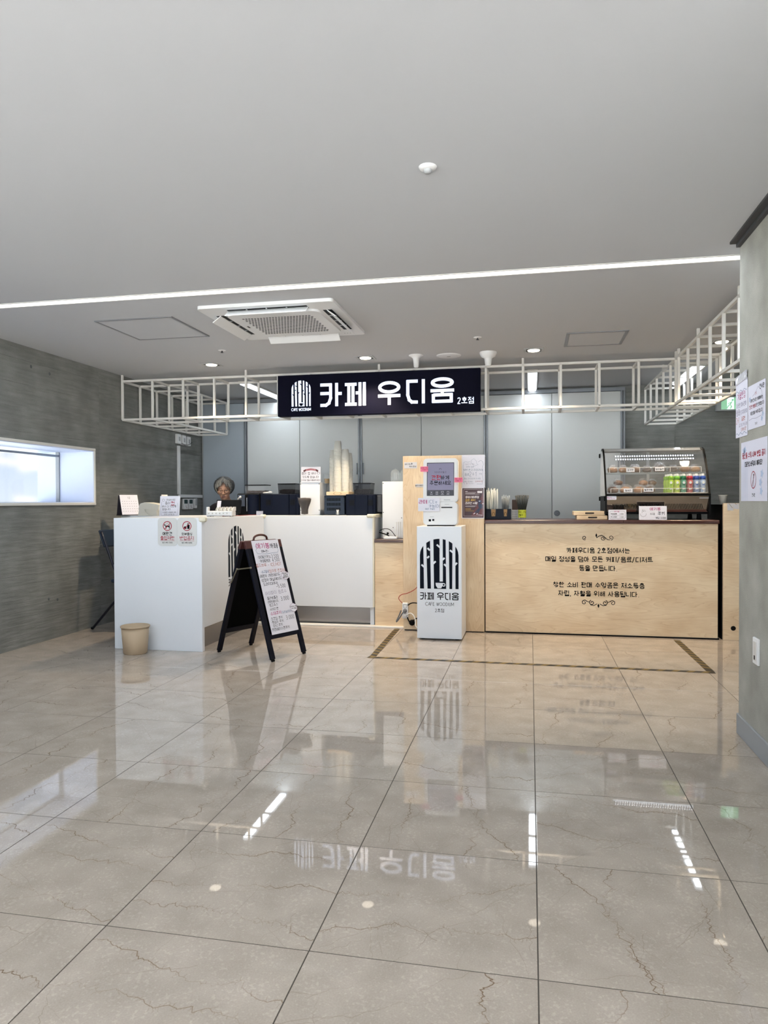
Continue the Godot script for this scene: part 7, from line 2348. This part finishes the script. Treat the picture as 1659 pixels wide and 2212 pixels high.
	for s in [-1.0, 1.0]:
		b.ball(H.call(s * 0.031, 0.0005, 0.0775), Vector3(0.0055, 0.0038, 0.004), 10, 6, hb)
	part("iris", b, M.black, t)
	b = B.new(true)
	for s in [-1.0, 1.0]:
		b.tube([H.call(s * 0.014, 0.026, 0.087), H.call(s * 0.03, 0.029, 0.082), H.call(s * 0.048, 0.02, 0.072)], 0.0018, 6)
	part("brow", b, mat("brow_grey", Color("4a4644"), 0.9), t)
	b = B.new(true)
	for s in [-1.0, 1.0]:
		var rim := []
		for k in 19:
			var a := TAU * k / 18.0
			rim.append(H.call(s * 0.033 + cos(a) * 0.024, -0.004 + sin(a) * 0.018, 0.0985 - absf(s * 0.033 + cos(a) * 0.024) * 0.12))
		b.tube(rim, 0.0011, 6, false)
		b.tube([H.call(s * 0.057, 0.002, 0.091), H.call(s * 0.082, 0.006, 0.05), H.call(s * 0.086, 0.008, -0.01)], 0.0016, 6)
	b.tube([H.call(-0.01, 0.002, 0.098), H.call(0, 0.005, 0.1), H.call(0.01, 0.002, 0.098)], 0.0016, 6)
	part("glasses", b, mat("glasses_rim", Color("3a2c28"), 0.3, 0.5), t)
	# hair: short layered bob with a pale fringe, built of strands lying over a cap
	b = B.new(true)
	var cap := func(a: float, h: float, grow: float) -> Vector3:
		var r := sqrt(maxf(0.0, 1.0 - h * h))
		return H.call(cos(a) * r * (0.086 + grow), 0.034 + h * (0.098 + grow), sin(a) * r * (0.096 + grow) - 0.012)
	for i in 14:
		for k in 40:
			var V := func(ii: int, kk: int) -> Vector3:
				var a := TAU * kk / 40.0
				var front := maxf(0.0, sin(a))
				var low := lerpf(-0.75, 0.55, pow(front, 1.1))
				return cap.call(a, lerpf(1.0, low, ii / 14.0), 0.010 + 0.006 * sin(ii * 0.35))
			b.quad(V.call(i, k), V.call(i, k + 1), V.call(i + 1, k + 1), V.call(i + 1, k))
	part("hair", b, mat("hair_grey", Color("3b3d40"), 0.6), t)
	var sets := [B.new(true), B.new(true), B.new(true)]
	for k in 620:
		var a := rng.randf() * TAU
		var front := maxf(0.0, sin(a))
		var low := lerpf(-0.95, 0.30, pow(front, 0.9)) + rng.randf_range(-0.1, 0.1)
		if front > 0.5: low += 0.28 * exp(-pow((cos(a) - 0.05) / 0.22, 2.0))
		if absf(cos(a)) > 0.75 and sin(a) > -0.3: low = -0.55 + rng.randf_range(-0.2, 0.1)
		var path := []
		var part_x := 0.25
		for s in 8:
			var h := lerpf(0.985, low, s / 7.0)
			var aa := lerp_angle(PI * 0.5 + part_x, a, clampf(s / 3.0, 0.0, 1.0)) if s < 3 else a + 0.03 * sin(s + k)
			path.append(cap.call(aa, h, 0.014 + 0.009 * sin(s * 0.45) + rng.randf_range(-0.001, 0.0015)))
		var which := 0
		if front > 0.6: which = 2 if rng.randf() < 0.6 else 1
		elif rng.randf() < 0.35: which = 1
		sets[which].tube(path, 0.0025, 5)
	part("hair_strands", sets[0], mat("hair_dark", Color("3c3e42"), 0.55), t).set_meta("kind", "stuff")
	part("hair_strands", sets[1], mat("hair_mid", Color("5f6163"), 0.55), t).set_meta("kind", "stuff")
	part("fringe", sets[2], mat("hair_pale", Color("8d8d89"), 0.55), t).set_meta("kind", "stuff")
